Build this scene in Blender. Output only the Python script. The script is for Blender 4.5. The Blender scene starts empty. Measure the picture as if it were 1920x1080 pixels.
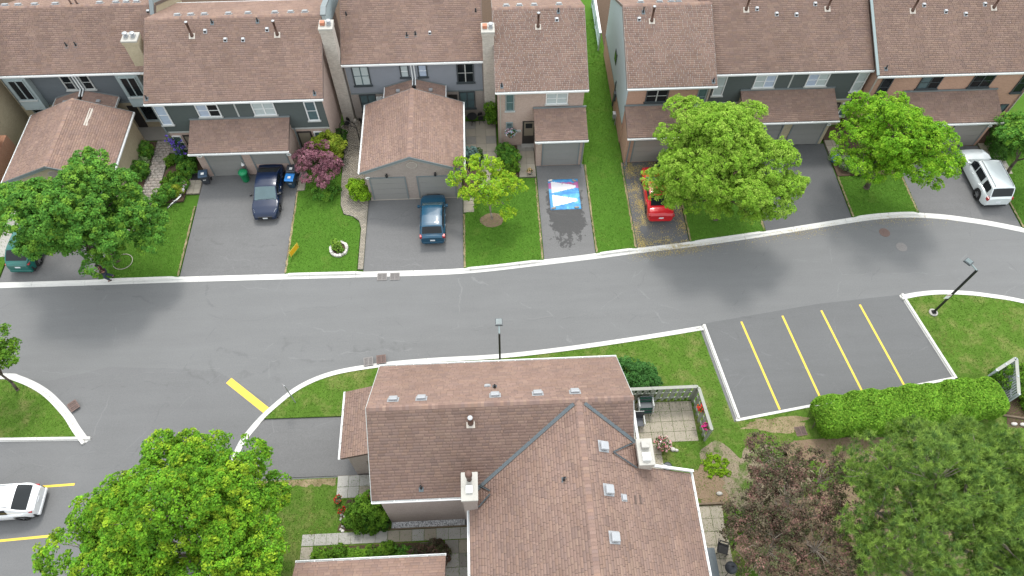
import bpy, math, random
import numpy as np
from mathutils import Vector, Matrix
random.seed(7)
RNG = np.random.default_rng(11)
scene = bpy.context.scene
col = scene.collection

# ---------------------------------------------------------------- camera
CAM_H = 38.0
pitch, roll, yaw = math.radians(58.05), math.radians(0.45), math.radians(3.1)
fw = Vector((math.sin(yaw)*math.cos(pitch), math.cos(yaw)*math.cos(pitch), -math.sin(pitch)))
rt = Vector((math.cos(yaw), -math.sin(yaw), 0)); up = rt.cross(fw)
r2 = math.cos(roll)*rt + math.sin(roll)*up; u2 = -math.sin(roll)*rt + math.cos(roll)*up
cd = bpy.data.cameras.new('camera'); cam = bpy.data.objects.new('camera', cd); col.objects.link(cam)
cam.matrix_world = Matrix(((r2.x, u2.x, -fw.x, 0), (r2.y, u2.y, -fw.y, 0), (r2.z, u2.z, -fw.z, CAM_H), (0, 0, 0, 1)))
cd.sensor_width = 36.0; cd.lens = 1310/1920*36; cd.clip_end = 2000; cd.clip_start = 0.5
scene.camera = cam

# ---------------------------------------------------------------- light: bright hazy day, sun behind the row houses
SUN_EL, SUN_AZ = math.radians(60), math.radians(4)      # azimuth from +Y towards +X
w = bpy.data.worlds.new('World'); scene.world = w; w.use_nodes = True
nt = w.node_tree; nt.nodes.clear()
sky = nt.nodes.new('ShaderNodeTexSky'); sky.sky_type = 'NISHITA'; sky.sun_disc = False
sky.sun_elevation = SUN_EL; sky.sun_rotation = SUN_AZ; sky.air_density = 1.0; sky.dust_density = 4.0; sky.ozone_density = 1.0
hs = nt.nodes.new('ShaderNodeHueSaturation'); hs.inputs['Saturation'].default_value = 0.25
bg = nt.nodes.new('ShaderNodeBackground'); bg.inputs['Strength'].default_value = 0.15
wo = nt.nodes.new('ShaderNodeOutputWorld')
cl = nt.nodes.new('ShaderNodeMix'); cl.data_type = 'RGBA'; cl.inputs[0].default_value = 0.62; cl.inputs[7].default_value = (6.5, 6.9, 7.25, 1)   # thin even cloud over the whole sky
nt.links.new(sky.outputs[0], hs.inputs['Color']); nt.links.new(hs.outputs[0], cl.inputs[6]); nt.links.new(cl.outputs[2], bg.inputs['Color']); nt.links.new(bg.outputs[0], wo.inputs[0])
sd = bpy.data.lights.new('sun', 'SUN'); sd.energy = 0.95; sd.angle = math.radians(10); sd.color = (1.0, 0.97, 0.92)
sun = bpy.data.objects.new('sun', sd); col.objects.link(sun)
sdir = Vector((math.sin(SUN_AZ)*math.cos(SUN_EL), math.cos(SUN_AZ)*math.cos(SUN_EL), math.sin(SUN_EL)))
sun.rotation_euler = sdir.to_track_quat('Z', 'Y').to_euler(); sun.location = (0, 0, 60)
vs = scene.view_settings; vs.view_transform = 'Standard'; vs.look = 'None'; vs.gamma = 1.0; vs.use_curve_mapping = False
vs.exposure = 1.12

# ---------------------------------------------------------------- materials
MATS = {}
def _new(name):
    m = bpy.data.materials.new(name); m.use_nodes = True; n = m.node_tree.nodes; n.clear()
    o = n.new('ShaderNodeOutputMaterial'); b = n.new('ShaderNodeBsdfPrincipled'); m.node_tree.links.new(b.outputs[0], o.inputs[0])
    MATS[name] = m
    return m, n, m.node_tree.links, b, o
def _mix(n, l, fac, a, b, mode='MIX'):
    x = n.new('ShaderNodeMix'); x.data_type = 'RGBA'; x.blend_type = mode
    for sock, val in ((x.inputs[0], fac), (x.inputs[6], a), (x.inputs[7], b)):
        if hasattr(val, 'is_output') or isinstance(val, bpy.types.NodeSocket): l.new(val, sock)
        elif isinstance(val, (int, float)): sock.default_value = val
        else: sock.default_value = (*val, 1)
    return x.outputs[2]
def _noise(n, l, vec, scale, detail=4, rough=.55):
    t = n.new('ShaderNodeTexNoise'); t.inputs['Scale'].default_value = scale; t.inputs['Detail'].default_value = detail; t.inputs['Roughness'].default_value = rough
    if vec is not None: l.new(vec, t.inputs['Vector'])
    return t.outputs['Fac']
def _ramp(n, l, fac, p0, p1, c0=(0, 0, 0), c1=(1, 1, 1)):
    r = n.new('ShaderNodeValToRGB'); e = r.color_ramp.elements; e[0].position = p0; e[1].position = p1; e[0].color = (*c0, 1); e[1].color = (*c1, 1)
    l.new(fac, r.inputs[0]); return r.outputs[0]
def _pos(n):
    return n.new('ShaderNodeNewGeometry').outputs['Position']
def _map(n, l, vec, scale=(1, 1, 1), rot=(0, 0, 0)):
    m = n.new('ShaderNodeMapping'); m.inputs['Scale'].default_value = scale; m.inputs['Rotation'].default_value = rot; l.new(vec, m.inputs['Vector']); return m.outputs[0]
def _bump(n, l, b, h, strength, dist=.02):
    x = n.new('ShaderNodeBump'); x.inputs['Strength'].default_value = strength; x.inputs['Distance'].default_value = dist
    l.new(h, x.inputs['Height']); l.new(x.outputs[0], b.inputs['Normal'])
def sc(c, k): return tuple(min(1, x*k) for x in c)

def plain(name, c, rough=.6, var=.12, scale=4, metal=0, spec=.4, bump=0, bscale=60, coat=0):
    m, n, l, b, o = _new(name)
    p = _pos(n)
    b.inputs['Roughness'].default_value = rough; b.inputs['Metallic'].default_value = metal; b.inputs['Specular IOR Level'].default_value = spec
    b.inputs['Coat Weight'].default_value = coat; b.inputs['Coat Roughness'].default_value = .05
    l.new(_mix(n, l, _noise(n, l, p, scale, 5), sc(c, 1-var), sc(c, 1+var)), b.inputs['Base Color'])
    if bump: _bump(n, l, b, _noise(n, l, p, bscale, 3), bump)
    return m
def asphalt(name, c, blotch=.28, warm=(1, 1, 1), streak=True, extra=None):
    m, n, l, b, o = _new(name); p = _pos(n)
    fine = _noise(n, l, p, 45, 3, .7); big = _noise(n, l, p, .35, 5, .6); mid = _noise(n, l, p, 2.2, 6, .7); grain = _noise(n, l, p, 13, 3, .75)
    c0 = _mix(n, l, _ramp(n, l, big, .32, .68), sc(c, 1-blotch), sc(c, 1+blotch))
    c1 = _mix(n, l, mid, sc(c, .74), sc(c, 1.28)); cc = _mix(n, l, .5, c0, c1)
    cc = _mix(n, l, .5, cc, _mix(n, l, _ramp(n, l, grain, .25, .75), sc(c, .62), sc(c, 1.40)))
    if streak:
        s = _noise(n, l, _map(n, l, p, (.12, 1.1, 1), (0, 0, .06)), 1.3, 7, .68)
        cc = _mix(n, l, .22, cc, _mix(n, l, _ramp(n, l, s, .35, .7), sc(c, .72), sc(c, 1.28)))
        wv = n.new('ShaderNodeTexNoise'); wv.inputs['Scale'].default_value = .5; wv.inputs['Detail'].default_value = 4; l.new(p, wv.inputs['Vector'])
        ad = n.new('ShaderNodeMix'); ad.data_type = 'RGBA'; ad.blend_type = 'ADD'; ad.inputs[0].default_value = 3.0; l.new(p, ad.inputs[6]); l.new(wv.outputs['Color'], ad.inputs[7])
        for scl, lo, hi, colr, amt in ((.085, .0, .0012, sc(c, .55), .45), (.12, .0, .0022, sc(c, 1.9), .35)):   # cracks and pale scuffs
            v = n.new('ShaderNodeTexVoronoi'); v.feature = 'DISTANCE_TO_EDGE'; v.inputs['Scale'].default_value = scl; l.new(_map(n, l, ad.outputs[2], (1, 1.6, 1), (0, 0, scl*20)), v.inputs['Vector'])
            k = _ramp(n, l, v.outputs['Distance'], lo, hi, (amt, amt, amt), (0, 0, 0)); br = _ramp(n, l, _noise(n, l, p, 1.3, 4), .47, .56)
            cc = _mix(n, l, _mix(n, l, 1.0, k, br, 'MULTIPLY'), cc, colr)
    cc = _mix(n, l, fine, _mix(n, l, .3, cc, (0, 0, 0)), _mix(n, l, .18, cc, (.6, .6, .58)))
    if extra: cc = extra(n, l, p, cc)
    l.new(cc, b.inputs['Base Color']); b.inputs['Roughness'].default_value = .95; b.inputs['Specular IOR Level'].default_value = .12
    _bump(n, l, b, fine, .35, .01)
    return m
def concrete(name, c, stain=.35):
    m, n, l, b, o = _new(name); p = _pos(n)
    a = _mix(n, l, _noise(n, l, p, 1.1, 6, .65), sc(c, .86), sc(c, 1.08)); d = _ramp(n, l, _noise(n, l, p, 3.7, 6, .7), .56, .74)
    cc = _mix(n, l, _mix(n, l, stain, (0, 0, 0), d), a, sc(c, .55))
    l.new(cc, b.inputs['Base Color']); b.inputs['Roughness'].default_value = .85
    _bump(n, l, b, _noise(n, l, p, 70, 3), .2, .006)
    return m
def brick(name, c1, c2, mortar):
    m, n, l, b, o = _new(name)
    g = n.new('ShaderNodeNewGeometry'); sp = n.new('ShaderNodeSeparateXYZ'); l.new(g.outputs['Position'], sp.inputs[0])
    sn = n.new('ShaderNodeSeparateXYZ'); l.new(g.outputs['True Normal'], sn.inputs[0])
    ab = n.new('ShaderNodeMath'); ab.operation = 'ABSOLUTE'; l.new(sn.outputs[0], ab.inputs[0])
    gt = n.new('ShaderNodeMath'); gt.operation = 'GREATER_THAN'; gt.inputs[1].default_value = .6; l.new(ab.outputs[0], gt.inputs[0])
    mx = n.new('ShaderNodeMix'); mx.data_type = 'FLOAT'; l.new(gt.outputs[0], mx.inputs[0]); l.new(sp.outputs[0], mx.inputs[2]); l.new(sp.outputs[1], mx.inputs[3])
    cb = n.new('ShaderNodeCombineXYZ'); l.new(mx.outputs[0], cb.inputs[0]); l.new(sp.outputs[2], cb.inputs[1])
    t = n.new('ShaderNodeTexBrick'); l.new(cb.outputs[0], t.inputs['Vector']); t.inputs['Scale'].default_value = 1
    t.inputs['Brick Width'].default_value = .215; t.inputs['Row Height'].default_value = .075; t.inputs['Mortar Size'].default_value = .008; t.inputs['Bias'].default_value = 0
    t.inputs['Color1'].default_value = (*c1, 1); t.inputs['Color2'].default_value = (*c2, 1); t.inputs['Mortar'].default_value = (*mortar, 1)
    wv = _noise(n, l, g.outputs['Position'], 9, 4, .8); w2 = _noise(n, l, g.outputs['Position'], .7, 4)
    cc = _mix(n, l, .55, t.outputs['Color'], _mix(n, l, wv, sc(c1, .55), sc(c2, 1.45)))
    cc = _mix(n, l, _mix(n, l, .35, (0, 0, 0), w2), cc, sc(c1, .62))
    l.new(cc, b.inputs['Base Color']); b.inputs['Roughness'].default_value = .9; b.inputs['Specular IOR Level'].default_value = .2
    _bump(n, l, b, t.outputs['Fac'], -.5, .008)
    return m
def vcol(name, rough=.8, spec=.2, trans=0, sat=1, var=.12, vscale=30, bump=0):
    m, n, l, b, o = _new(name)
    a = n.new('ShaderNodeAttribute'); a.attribute_name = 'Col'
    cc = _mix(n, l, var, a.outputs['Color'], _mix(n, l, _noise(n, l, _pos(n), vscale, 4, .7), (0, 0, 0), (1, 1, 1)), 'OVERLAY')
    l.new(cc, b.inputs['Base Color']); b.inputs['Roughness'].default_value = rough; b.inputs['Specular IOR Level'].default_value = spec
    if bump: _bump(n, l, b, _noise(n, l, _pos(n), 90, 3), bump, .006)
    if trans:
        tr = n.new('ShaderNodeBsdfTranslucent'); l.new(cc, tr.inputs['Color'])
        ms = n.new('ShaderNodeMixShader'); ms.inputs[0].default_value = trans
        l.new(b.outputs[0], ms.inputs[1]); l.new(tr.outputs[0], ms.inputs[2]); l.new(ms.outputs[0], o.inputs[0])
    return m
def lawnmat(name, c, dry, dryamt=.55, lim=(.5, .72)):
    m, n, l, b, o = _new(name); p = _pos(n)
    a = _mix(n, l, _noise(n, l, p, .55, 5, .6), sc(c, .70), sc(c, 1.30)); a = _mix(n, l, .45, a, _mix(n, l, _noise(n, l, p, 13, 4, .8), sc(c, .45), sc(c, 1.6)))
    d = _ramp(n, l, _noise(n, l, p, .8, 7, .68), *lim)
    a = _mix(n, l, _mix(n, l, dryamt, (0, 0, 0), d), a, dry)
    l.new(a, b.inputs['Base Color']); b.inputs['Roughness'].default_value = .95; b.inputs['Specular IOR Level'].default_value = .1
    _bump(n, l, b, _noise(n, l, p, 30, 4, .8), .6, .04)
    return m

asphalt('road', (.137, .138, .138), .14)
asphalt('lot', (.100, .101, .103), .22)
asphalt('junction', (.122, .122, .123), .24)
asphalt('drive', (.122, .120, .120), .26)
asphalt('drive_new', (.072, .073, .077), .40)
def wet(n, l, p, cc):
    s = n.new('ShaderNodeSeparateXYZ'); l.new(p, s.inputs[0])
    def rng(sock, a, b_, c, d):
        m1 = n.new('ShaderNodeMapRange'); m1.inputs[1].default_value = a; m1.inputs[2].default_value = b_; l.new(sock, m1.inputs[0])
        m2 = n.new('ShaderNodeMapRange'); m2.inputs[1].default_value = d; m2.inputs[2].default_value = c; l.new(sock, m2.inputs[0])
        mm = n.new('ShaderNodeMath'); mm.operation = 'MINIMUM'; l.new(m1.outputs[0], mm.inputs[0]); l.new(m2.outputs[0], mm.inputs[1]); return mm.outputs[0]
    mm = n.new('ShaderNodeMath'); mm.operation = 'MULTIPLY'; l.new(rng(s.outputs[0], 3.75, 4.7, 6.0, 6.75), mm.inputs[0]); l.new(rng(s.outputs[1], 25.9, 29.0, 31.2, 31.9), mm.inputs[1])
    ad = n.new('ShaderNodeMath'); ad.operation = 'MULTIPLY_ADD'; ad.inputs[1].default_value = 1.1; l.new(mm.outputs[0], ad.inputs[0])
    nz = n.new('ShaderNodeMath'); nz.operation = 'SUBTRACT'; nz.inputs[1].default_value = .5; l.new(_noise(n, l, p, 1.1, 8, .72), nz.inputs[0])
    n2 = n.new('ShaderNodeMath'); n2.operation = 'MULTIPLY'; n2.inputs[1].default_value = 2.4; l.new(nz.outputs[0], n2.inputs[0]); l.new(n2.outputs[0], ad.inputs[2])
    return _mix(n, l, _ramp(n, l, ad.outputs[0], .40, .47), cc, _mix(n, l, .48, cc, (0, 0, 0)))
asphalt('drive_wet', (.125, .122, .121), .2, extra=wet)
concrete('kerb', (.60, .585, .55), .45); concrete('gutterpan', (.55, .54, .51), .5); concrete('paver', (.315, .28, .22), .4); concrete('paver_b', (.345, .305, .24), .4); concrete('paver_c', (.25, .235, .205), .4); plain('sand', (.17, .15, .12), .95, .2, 12)
concrete('conc', (.37, .355, .325), .45); concrete('stonecap', (.40, .385, .345), .6)
plain('paint_yellow', (.68, .48, .07), .8, .28, 7)
lawnmat('lawn', (.064, .145, .017), (.16, .17, .045), .35, (.55, .8)); lawnmat('lawn_d', (.078, .148, .02), (.24, .215, .085), .65, (.48, .70)); lawnmat('soilgrass', (.17, .135, .07), (.33, .26, .16), .9, (.35, .6))
plain('soil', (.085, .055, .035), .95, .35, 14, bump=.8, bscale=25); plain('mulch', (.22, .155, .10), .95, .3, 20, bump=.9, bscale=30); lawnmat('baresoil', (.25, .205, .145), (.075, .135, .022), .95, (.50, .60))
brick('brick_pink', (.384, .275, .230), (.512, .384, .326), (.538, .486, .435)); brick('brick_grey', (0.276, 0.231, 0.205), (0.369, 0.318, 0.282), (0.410, 0.379, 0.349))
brick('brick_orange', (.414, .230, .167), (.529, .322, .230), (.517, .425, .356)); brick('brick_buff', (.374, .314, .209), (.484, .413, .286), (.462, .407, .319)); brick('brick_d', (0.329, 0.270, 0.241), (0.436, 0.365, 0.329), (0.471, 0.436, 0.407))
brick('brick_mix', (.330, .297, .253), (.605, .550, .484), (.484, .440, .396)); brick('brick_red', (.30, .14, .085), (.40, .21, .13), (.42, .36, .30))
plain('siding_green', (.080, .095, .092), .55, .08); plain('siding_blue', (.225, .24, .265), .55, .06); plain('siding_sage', (.27, .32, .32), .55, .06); plain('siding_slate', (.10, .115, .125), .55, .08); plain('siding_light', (.36, .42, .425), .55, .05)
plain('trim_white', (.72, .73, .72), .45, .05); plain('trim_grey', (.17, .195, .20), .5, .08); plain('trim_light', (.44, .45, .43), .5, .06); plain('trim_beige', (.40, .36, .31), .6, .08)
plain('frame_teal', (.22, .27, .27), .45, .06); plain('frame_dark', (.055, .065, .07), .45, .06); plain('fascia_brown', (.13, .095, .08), .7, .15)
plain('deck_under', (.10, .07, .058), .9, .2); vcol('shingle', .95, .08, var=.10, vscale=40, bump=.3)
plain('flashing', (.11, .13, .14), .55, .22, 6, .3); plain('vent_metal', (.37, .38, .39), .45, .08, 8, .3); plain('vent_black', (.018, .018, .019), .55, .1); plain('flue_brown', (.10, .055, .04), .6, .25, 10); plain('terracotta', (.42, .17, .10), .8, .2, 8)
plain('glass_dark', (.010, .013, .015), .1, .2, 2, spec=.3); plain('glass_blue', (.085, .13, .14), .1, .25, 3, spec=.45); plain('curtain', (.44, .50, .50), .22, .12, 6, spec=.6); plain('blind', (.40, .47, .58), .2, .15, 6, spec=.6)
plain('door_grey', (.25, .245, .232), .5, .05); plain('door_beige', (.28, .26, .235), .5, .05); plain('door_dark', (.035, .03, .028), .5, .1); plain('door_wood', (.20, .17, .13), .5, .1)
plain('black', (.012, .012, .013), .45, .1); plain('black_plastic', (.02, .021, .023), .5, .1); plain('rubber', (.018, .018, .018), .85, .1); plain('chrome', (.62, .63, .64), .22, .03, metal=1); plain('alloy', (.42, .43, .44), .3, .05, metal=.9)
plain('bin_green', (.012, .25, .095), .45, .08); plain('bin_dkgreen', (.01, .085, .05), .45, .08); plain('bin_blue', (.03, .21, .56), .42, .06); plain('bin_navy', (.03, .06, .10), .45, .1); plain('bin_grey', (.045, .05, .06), .5, .1)
plain('white_plastic', (.78, .78, .76), .4, .04); plain('bark', (.10, .078, .06), .95, .35, 12, bump=.8, bscale=25); plain('bark_pale', (.26, .22, .18), .95, .3, 12, bump=.6, bscale=25)
plain('fence_wood', (.30, .325, .27), .85, .22, 5, bump=.4, bscale=30); plain('fence_cap', (.28, .285, .25), .8, .15, 5); plain('fence_grey', (.36, .39, .41), .8, .15, 5); plain('fence_mint', (.42, .52, .49), .7, .08)
plain('iron_rust', (.15, .10, .085), .75, .3, 14); plain('iron_grey', (.20, .185, .175), .7, .25, 14); plain('timber', (.16, .12, .08), .9, .3, 10); plain('plate', (.68, .70, .72), .4, .06)
plain('headlight', (.72, .75, .78), .12, .05, spec=.8); plain('taillight', (.33, .012, .015), .2, .1, spec=.7); plain('rock', (.55, .52, .48), .9, .2, 9); plain('rock_d', (.28, .25, .22), .9, .25, 9); plain('gravelmat', (.42, .42, .42), .95, .3, 30)
plain('p_red', (.50, .012, .018), .3, .04, coat=.7, spec=.3); plain('p_navy', (.005, .014, .042), .3, .06, coat=.35, spec=.3); plain('p_teal', (.004, .055, .105), .3, .05, coat=.7, spec=.3); plain('p_white', (.76, .77, .775), .35, .03, coat=1); plain('p_silver', (.60, .64, .64), .35, .03, coat=1); plain('p_green', (.0, .105, .085), .3, .06, coat=.7, spec=.3)
plain('sign_yellow', (.78, .42, .02), .5, .08); plain('lace', (.025, .02, .024), .8, .2); plain('denim', (.035, .045, .065), .9, .2, 30); plain('shirt', (.055, .018, .022), .9, .2, 30); plain('skin', (.30, .17, .12), .6, .08); plain('hairdark', (.012, .010, .009), .7, .2)
vcol('leaf', .75, .12, trans=.28, var=.05); vcol('grassblade', .75, .15, trans=.25, var=.0); vcol('petal', .6, .2, trans=.2, var=.0)

# ---------------------------------------------------------------- helpers
WL = {}
class MB:
    def __init__(s): s.v = []; s.f = []
    def add(s, vs, fs):
        k = len(s.v); s.v += [tuple(v) for v in vs]; s.f += [tuple(i+k for i in f) for f in fs]; return s
    def box(s, x0, x1, y0, y1, z0, z1):
        return s.add([(x0, y0, z0), (x1, y0, z0), (x1, y1, z0), (x0, y1, z0), (x0, y0, z1), (x1, y0, z1), (x1, y1, z1), (x0, y1, z1)],
                     [(0, 3, 2, 1), (4, 5, 6, 7), (0, 1, 5, 4), (1, 2, 6, 5), (2, 3, 7, 6), (3, 0, 4, 7)])
    def slab(s, poly, th):                                  # 3D polygon extruded against its normal
        p = [Vector(q) for q in poly]; nrm = Vector((0, 0, 0))
        for i in range(len(p)): nrm += p[i].cross(p[(i+1) % len(p)])
        nrm.normalize(); n = len(p); q = [a-nrm*th for a in p]
        return s.add(p+q, [tuple(range(n)), tuple(range(2*n-1, n-1, -1))]+[(i, n+i, n+(i+1) % n, (i+1) % n) for i in range(n)])
    def prism(s, pts, axis, a0, a1):                        # 2D profile extruded along an axis ('x': (y,z); 'y': (x,z); 'z': (x,y))
        n = len(pts); mk = {'x': lambda p, a: (a, p[0], p[1]), 'y': lambda p, a: (p[0], a, p[1]), 'z': lambda p, a: (p[0], p[1], a)}[axis]
        ar = sum(pts[i][0]*pts[(i+1) % n][1]-pts[(i+1) % n][0]*pts[i][1] for i in range(n))
        if (ar < 0) != (axis == 'y'): pts = pts[::-1]
        vs = [mk(p, a0) for p in pts]+[mk(p, a1) for p in pts]
        return s.add(vs, [tuple(range(n-1, -1, -1)), tuple(range(n, 2*n))]+[(i, (i+1) % n, n+(i+1) % n, n+i) for i in range(n)])
    def tube(s, p0, p1, r0, r1=None, n=8, cap=True):
        r1 = r0 if r1 is None else r1; p0, p1 = Vector(p0), Vector(p1); d = (p1-p0)
        if d.length < 1e-6: return s
        d.normalize(); a = d.orthogonal().normalized(); b = d.cross(a); vs = []
        for p, r in ((p0, r0), (p1, r1)):
            vs += [p+(a*math.cos(2*math.pi*i/n)+b*math.sin(2*math.pi*i/n))*r for i in range(n)]
        fs = [(i, (i+1) % n, n+(i+1) % n, n+i) for i in range(n)]
        if cap: fs += [tuple(range(n-1, -1, -1)), tuple(range(n, 2*n))]
        return s.add(vs, fs)
    def path(s, pts, r, n=6):
        for a, b in zip(pts, pts[1:]): s.tube(a, b, r, None, n)
        return s
    def lathe(s, prof, c, n=16, sx=1, sy=1):                # profile (r,z) from bottom to top
        vs = [(c[0]+r*sx*math.cos(2*math.pi*i/n), c[1]+r*sy*math.sin(2*math.pi*i/n), c[2]+z) for r, z in prof for i in range(n)]
        fs = [(j*n+i, j*n+(i+1) % n, (j+1)*n+(i+1) % n, (j+1)*n+i) for j in range(len(prof)-1) for i in range(n)]
        fs += [tuple(range(n-1, -1, -1)), tuple((len(prof)-1)*n+i for i in range(n))]
        return s.add(vs, fs)
def link(o, parent=None, wloc=(0, 0, 0)):
    col.objects.link(o); wloc = Vector(wloc)
    if parent is not None: o.parent = parent; o.location = wloc-WL[parent.name]
    else: o.location = wloc
    WL[o.name] = wloc.copy(); return o
def tag(o, label=None, cat=None, group=None, kind=None):
    for k, v in (('label', label), ('category', cat), ('group', group), ('kind', kind)):
        if v: o[k] = v
    return o
def thing(name, label, cat, loc, group=None):
    o = bpy.data.objects.new(name, None); o.empty_display_size = .3; link(o, None, loc); return tag(o, label, cat, group)
def setmat(me, mat):
    for m in (mat if isinstance(mat, (list, tuple)) else [mat]): me.materials.append(MATS[m])
def obj(name, mb, mat, parent=None, smooth=False, bevel=0, local=False, kind=None):
    v = np.array(mb.v, float)
    if local: c = np.zeros(3)
    else:
        lo, hi = v.min(0), v.max(0); c = np.array([(lo[0]+hi[0])/2, (lo[1]+hi[1])/2, lo[2]])
    me = bpy.data.meshes.new(name); me.from_pydata([tuple(p) for p in v-c], [], mb.f); setmat(me, mat)
    if smooth: me.shade_smooth()
    o = bpy.data.objects.new(name, me)
    if local: col.objects.link(o); o.parent = parent; WL[o.name] = Vector((0, 0, 0))
    else: link(o, parent, c)
    if bevel:
        b = o.modifiers.new('bevel', 'BEVEL'); b.width = bevel; b.segments = 2; b.limit_method = 'ANGLE'
    if kind: o['kind'] = kind
    return o
def inst(name, me, parent, wloc, rotz=0):
    o = bpy.data.objects.new(name, me); link(o, parent, wloc); o.rotation_euler.z = rotz; return o
def npmesh(name, v, f, c=None, mat='leaf', smooth=False):
    v = np.asarray(v, np.float32); f = np.asarray(f, np.int32); k = f.shape[1]
    me = bpy.data.meshes.new(name); me.vertices.add(len(v)); me.vertices.foreach_set('co', v.ravel())
    me.loops.add(f.size); me.loops.foreach_set('vertex_index', f.ravel()); me.polygons.add(len(f))
    me.polygons.foreach_set('loop_start', np.arange(0, f.size, k, dtype=np.int32)); me.polygons.foreach_set('loop_total', np.full(len(f), k, np.int32))
    me.update(calc_edges=True)
    if c is not None:
        a = me.color_attributes.new('Col', 'FLOAT_COLOR', 'POINT'); cc = np.ones((len(v), 4), np.float32); cc[:, :3] = c; a.data.foreach_set('color', cc.ravel())
    setmat(me, mat); return me
def npobj(name, v, f, c, mat, parent=None, kind=None):
    v = np.asarray(v, float); lo, hi = v.min(0), v.max(0); cen = np.array([(lo[0]+hi[0])/2, (lo[1]+hi[1])/2, lo[2]])
    o = bpy.data.objects.new(name, npmesh(name, v-cen, f, c, mat)); link(o, parent, cen)
    if kind: o['kind'] = kind
    return o
def inpoly(p, poly):
    x, y = p[:, 0], p[:, 1]; r = np.zeros(len(p), bool); n = len(poly)
    for i in range(n):
        (x0, y0), (x1, y1) = poly[i][:2], poly[(i+1) % n][:2]
        if y0 == y1: continue
        c = ((y0 > y) != (y1 > y)) & (x < (x1-x0)*(y-y0)/(y1-y0)+x0); r ^= c
    return r
def sheet(name, poly, z, mat, parent=None, th=0, kind='structure', cut=.0):
    mb = MB()
    if th: mb.prism([p[:2] for p in poly], 'z', z-th, z)
    else:
        n = len(poly); ar = sum(poly[i][0]*poly[(i+1) % n][1]-poly[(i+1) % n][0]*poly[i][1] for i in range(n))
        q = poly if ar > 0 else poly[::-1]; mb.add([(p[0], p[1], z) for p in q], [tuple(range(n))])
    o = obj(name, mb, mat, parent)
    if kind: o['kind'] = kind
    return o
def catmull(pts, per=6):
    out = []; P = [np.array(p, float) for p in pts]; P = [2*P[0]-P[1]]+P+[2*P[-1]-P[-2]]
    for i in range(1, len(P)-2):
        for t in np.linspace(0, 1, per, endpoint=False):
            out.append(tuple(.5*((2*P[i])+(P[i+1]-P[i-1])*t+(2*P[i-1]-5*P[i]+4*P[i+1]-P[i+2])*t*t+(3*P[i]-P[i-1]-3*P[i+1]+P[i+2])*t**3)))
    out.append(tuple(P[-2])); return out

# ================================================================ THE GROUND
FAR = [(-80, 25.6), (-45, 25.3), (-31.4, 25.12), (-24.7, 25.07), (-19.8, 25.05), (-13.5, 24.98), (-8.3, 24.91), (-1.8, 24.9), (3.46, 25.34), (7, 25.69), (9.7, 25.99), (13.5, 26.36), (18.5, 26.98), (24.8, 27.88), (27.4, 28.12), (29.5, 28.08), (32.14, 27.66), (36.1, 26.53), (45, 23.2), (80, 8)]
FARC = catmull(FAR, 6)
sheet('ground', [(-300, -300), (300, -300), (300, 400), (-300, 400)], -.04, 'lawn')
sheet('road', [(-80, -30), (80, -30)]+[(x, y+.1) for x, y in FARC[::-1]], 0, 'road')
sheet('parking_bays', [(12.9, 20.5), (13.7, 14.2), (27.3, 16.2), (26.0, 22.05), (20.5, 21.6)], .003, 'lot')
sheet('junction', [(-60, 19.3), (-29.5, 19.15), (-26.5, 18.4), (-23, 19.2), (-19, 18.9), (-16.5, 18.6), (-13.2, 16.5), (-13.9, 14.9), (-14.9, 12), (-15, -30), (-60, -30)], .003, 'junction')
sheet('back_yard', [(-70, 45.6), (.9, 45.6), (.9, 70), (-70, 70)], -.02, 'soil'); sheet('back_yard', [(9.9, 45.6), (70, 45.6), (70, 70), (9.9, 70)], -.02, 'soil')  # dark soil colour stands in for the shadow behind the houses
DRIVES = [(-31.6, -25.3), (-20.1, -13.4), (-8.3, -1.8), (3.5, 6.92), (9.75, 13.3), (18.65, 24.8), (29.6, 36.1)]
def kerb(name, pts, side, hfun, gut=.2, kw=.2, mats=('kerb', 'gutterpan')):
    root = bpy.data.objects.new(name, None); root['kind'] = 'structure'; link(root, None, (pts[0][0], pts[0][1], 0))
    P = [Vector((p[0], p[1], 0)) for p in pts]; N_ = []
    for i, p in enumerate(P):
        t = (P[min(len(P)-1, i+1)]-P[max(0, i-1)]).normalized(); N_.append(Vector((-t.y, t.x, 0))*side)
    step = 7; i0 = 0
    while i0 < len(P)-1:
        i1 = min(len(P)-1, i0+step); i1 = len(P)-1 if len(P)-1-i1 < 3 else i1; vs, fs = [], []; m = i1-i0+1
        for i in range(i0, i1+1):
            p = P[i].copy(); h = hfun(p)
            if i == i1 and i1 < len(P)-1: p += (P[i-1]-p).normalized()*.016
            for off, z in ((0, -.02), (0, .012), (gut, .016), (gut+.035, h), (gut+kw, h+.004), (gut+kw, -.02)): vs.append(p+N_[i]*off+Vector((0, 0, z)))
        for a in range(m-1):
            for k in range(5):
                q = (a*6+k, a*6+k+1, (a+1)*6+k+1, (a+1)*6+k); fs.append(q if side < 0 else q[::-1])
        for a in (0, m-1): fs.append(tuple(a*6+k for k in range(6)))
        o = obj('kerb_section', MB().add(vs, fs), list(mats), root)
        for j, pl in enumerate(o.data.polygons): pl.material_index = 1 if (j < 5*(m-1) and j % 5 == 1) else 0
        i0 = i1
    return root
def resample(pts, step=.4):
    out = [pts[0]]
    for a, b in zip(pts, pts[1:]):
        d = math.dist(a, b); k = max(1, int(d/step))
        out += [(a[0]+(b[0]-a[0])*j/k, a[1]+(b[1]-a[1])*j/k) for j in range(1, k+1)]
    return out
def farh(p):
    h = .13
    for a, b in DRIVES:
        d = max(a-p.x, p.x-b); h = min(h, .035+.095*min(1, max(0, (d+.05)/.5)))
    return h
kerb('kerb', resample(FARC), 1, farh)
def fary(x): return float(np.interp(x, [p[0] for p in FARC], [p[1] for p in FARC]))+.38
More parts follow.
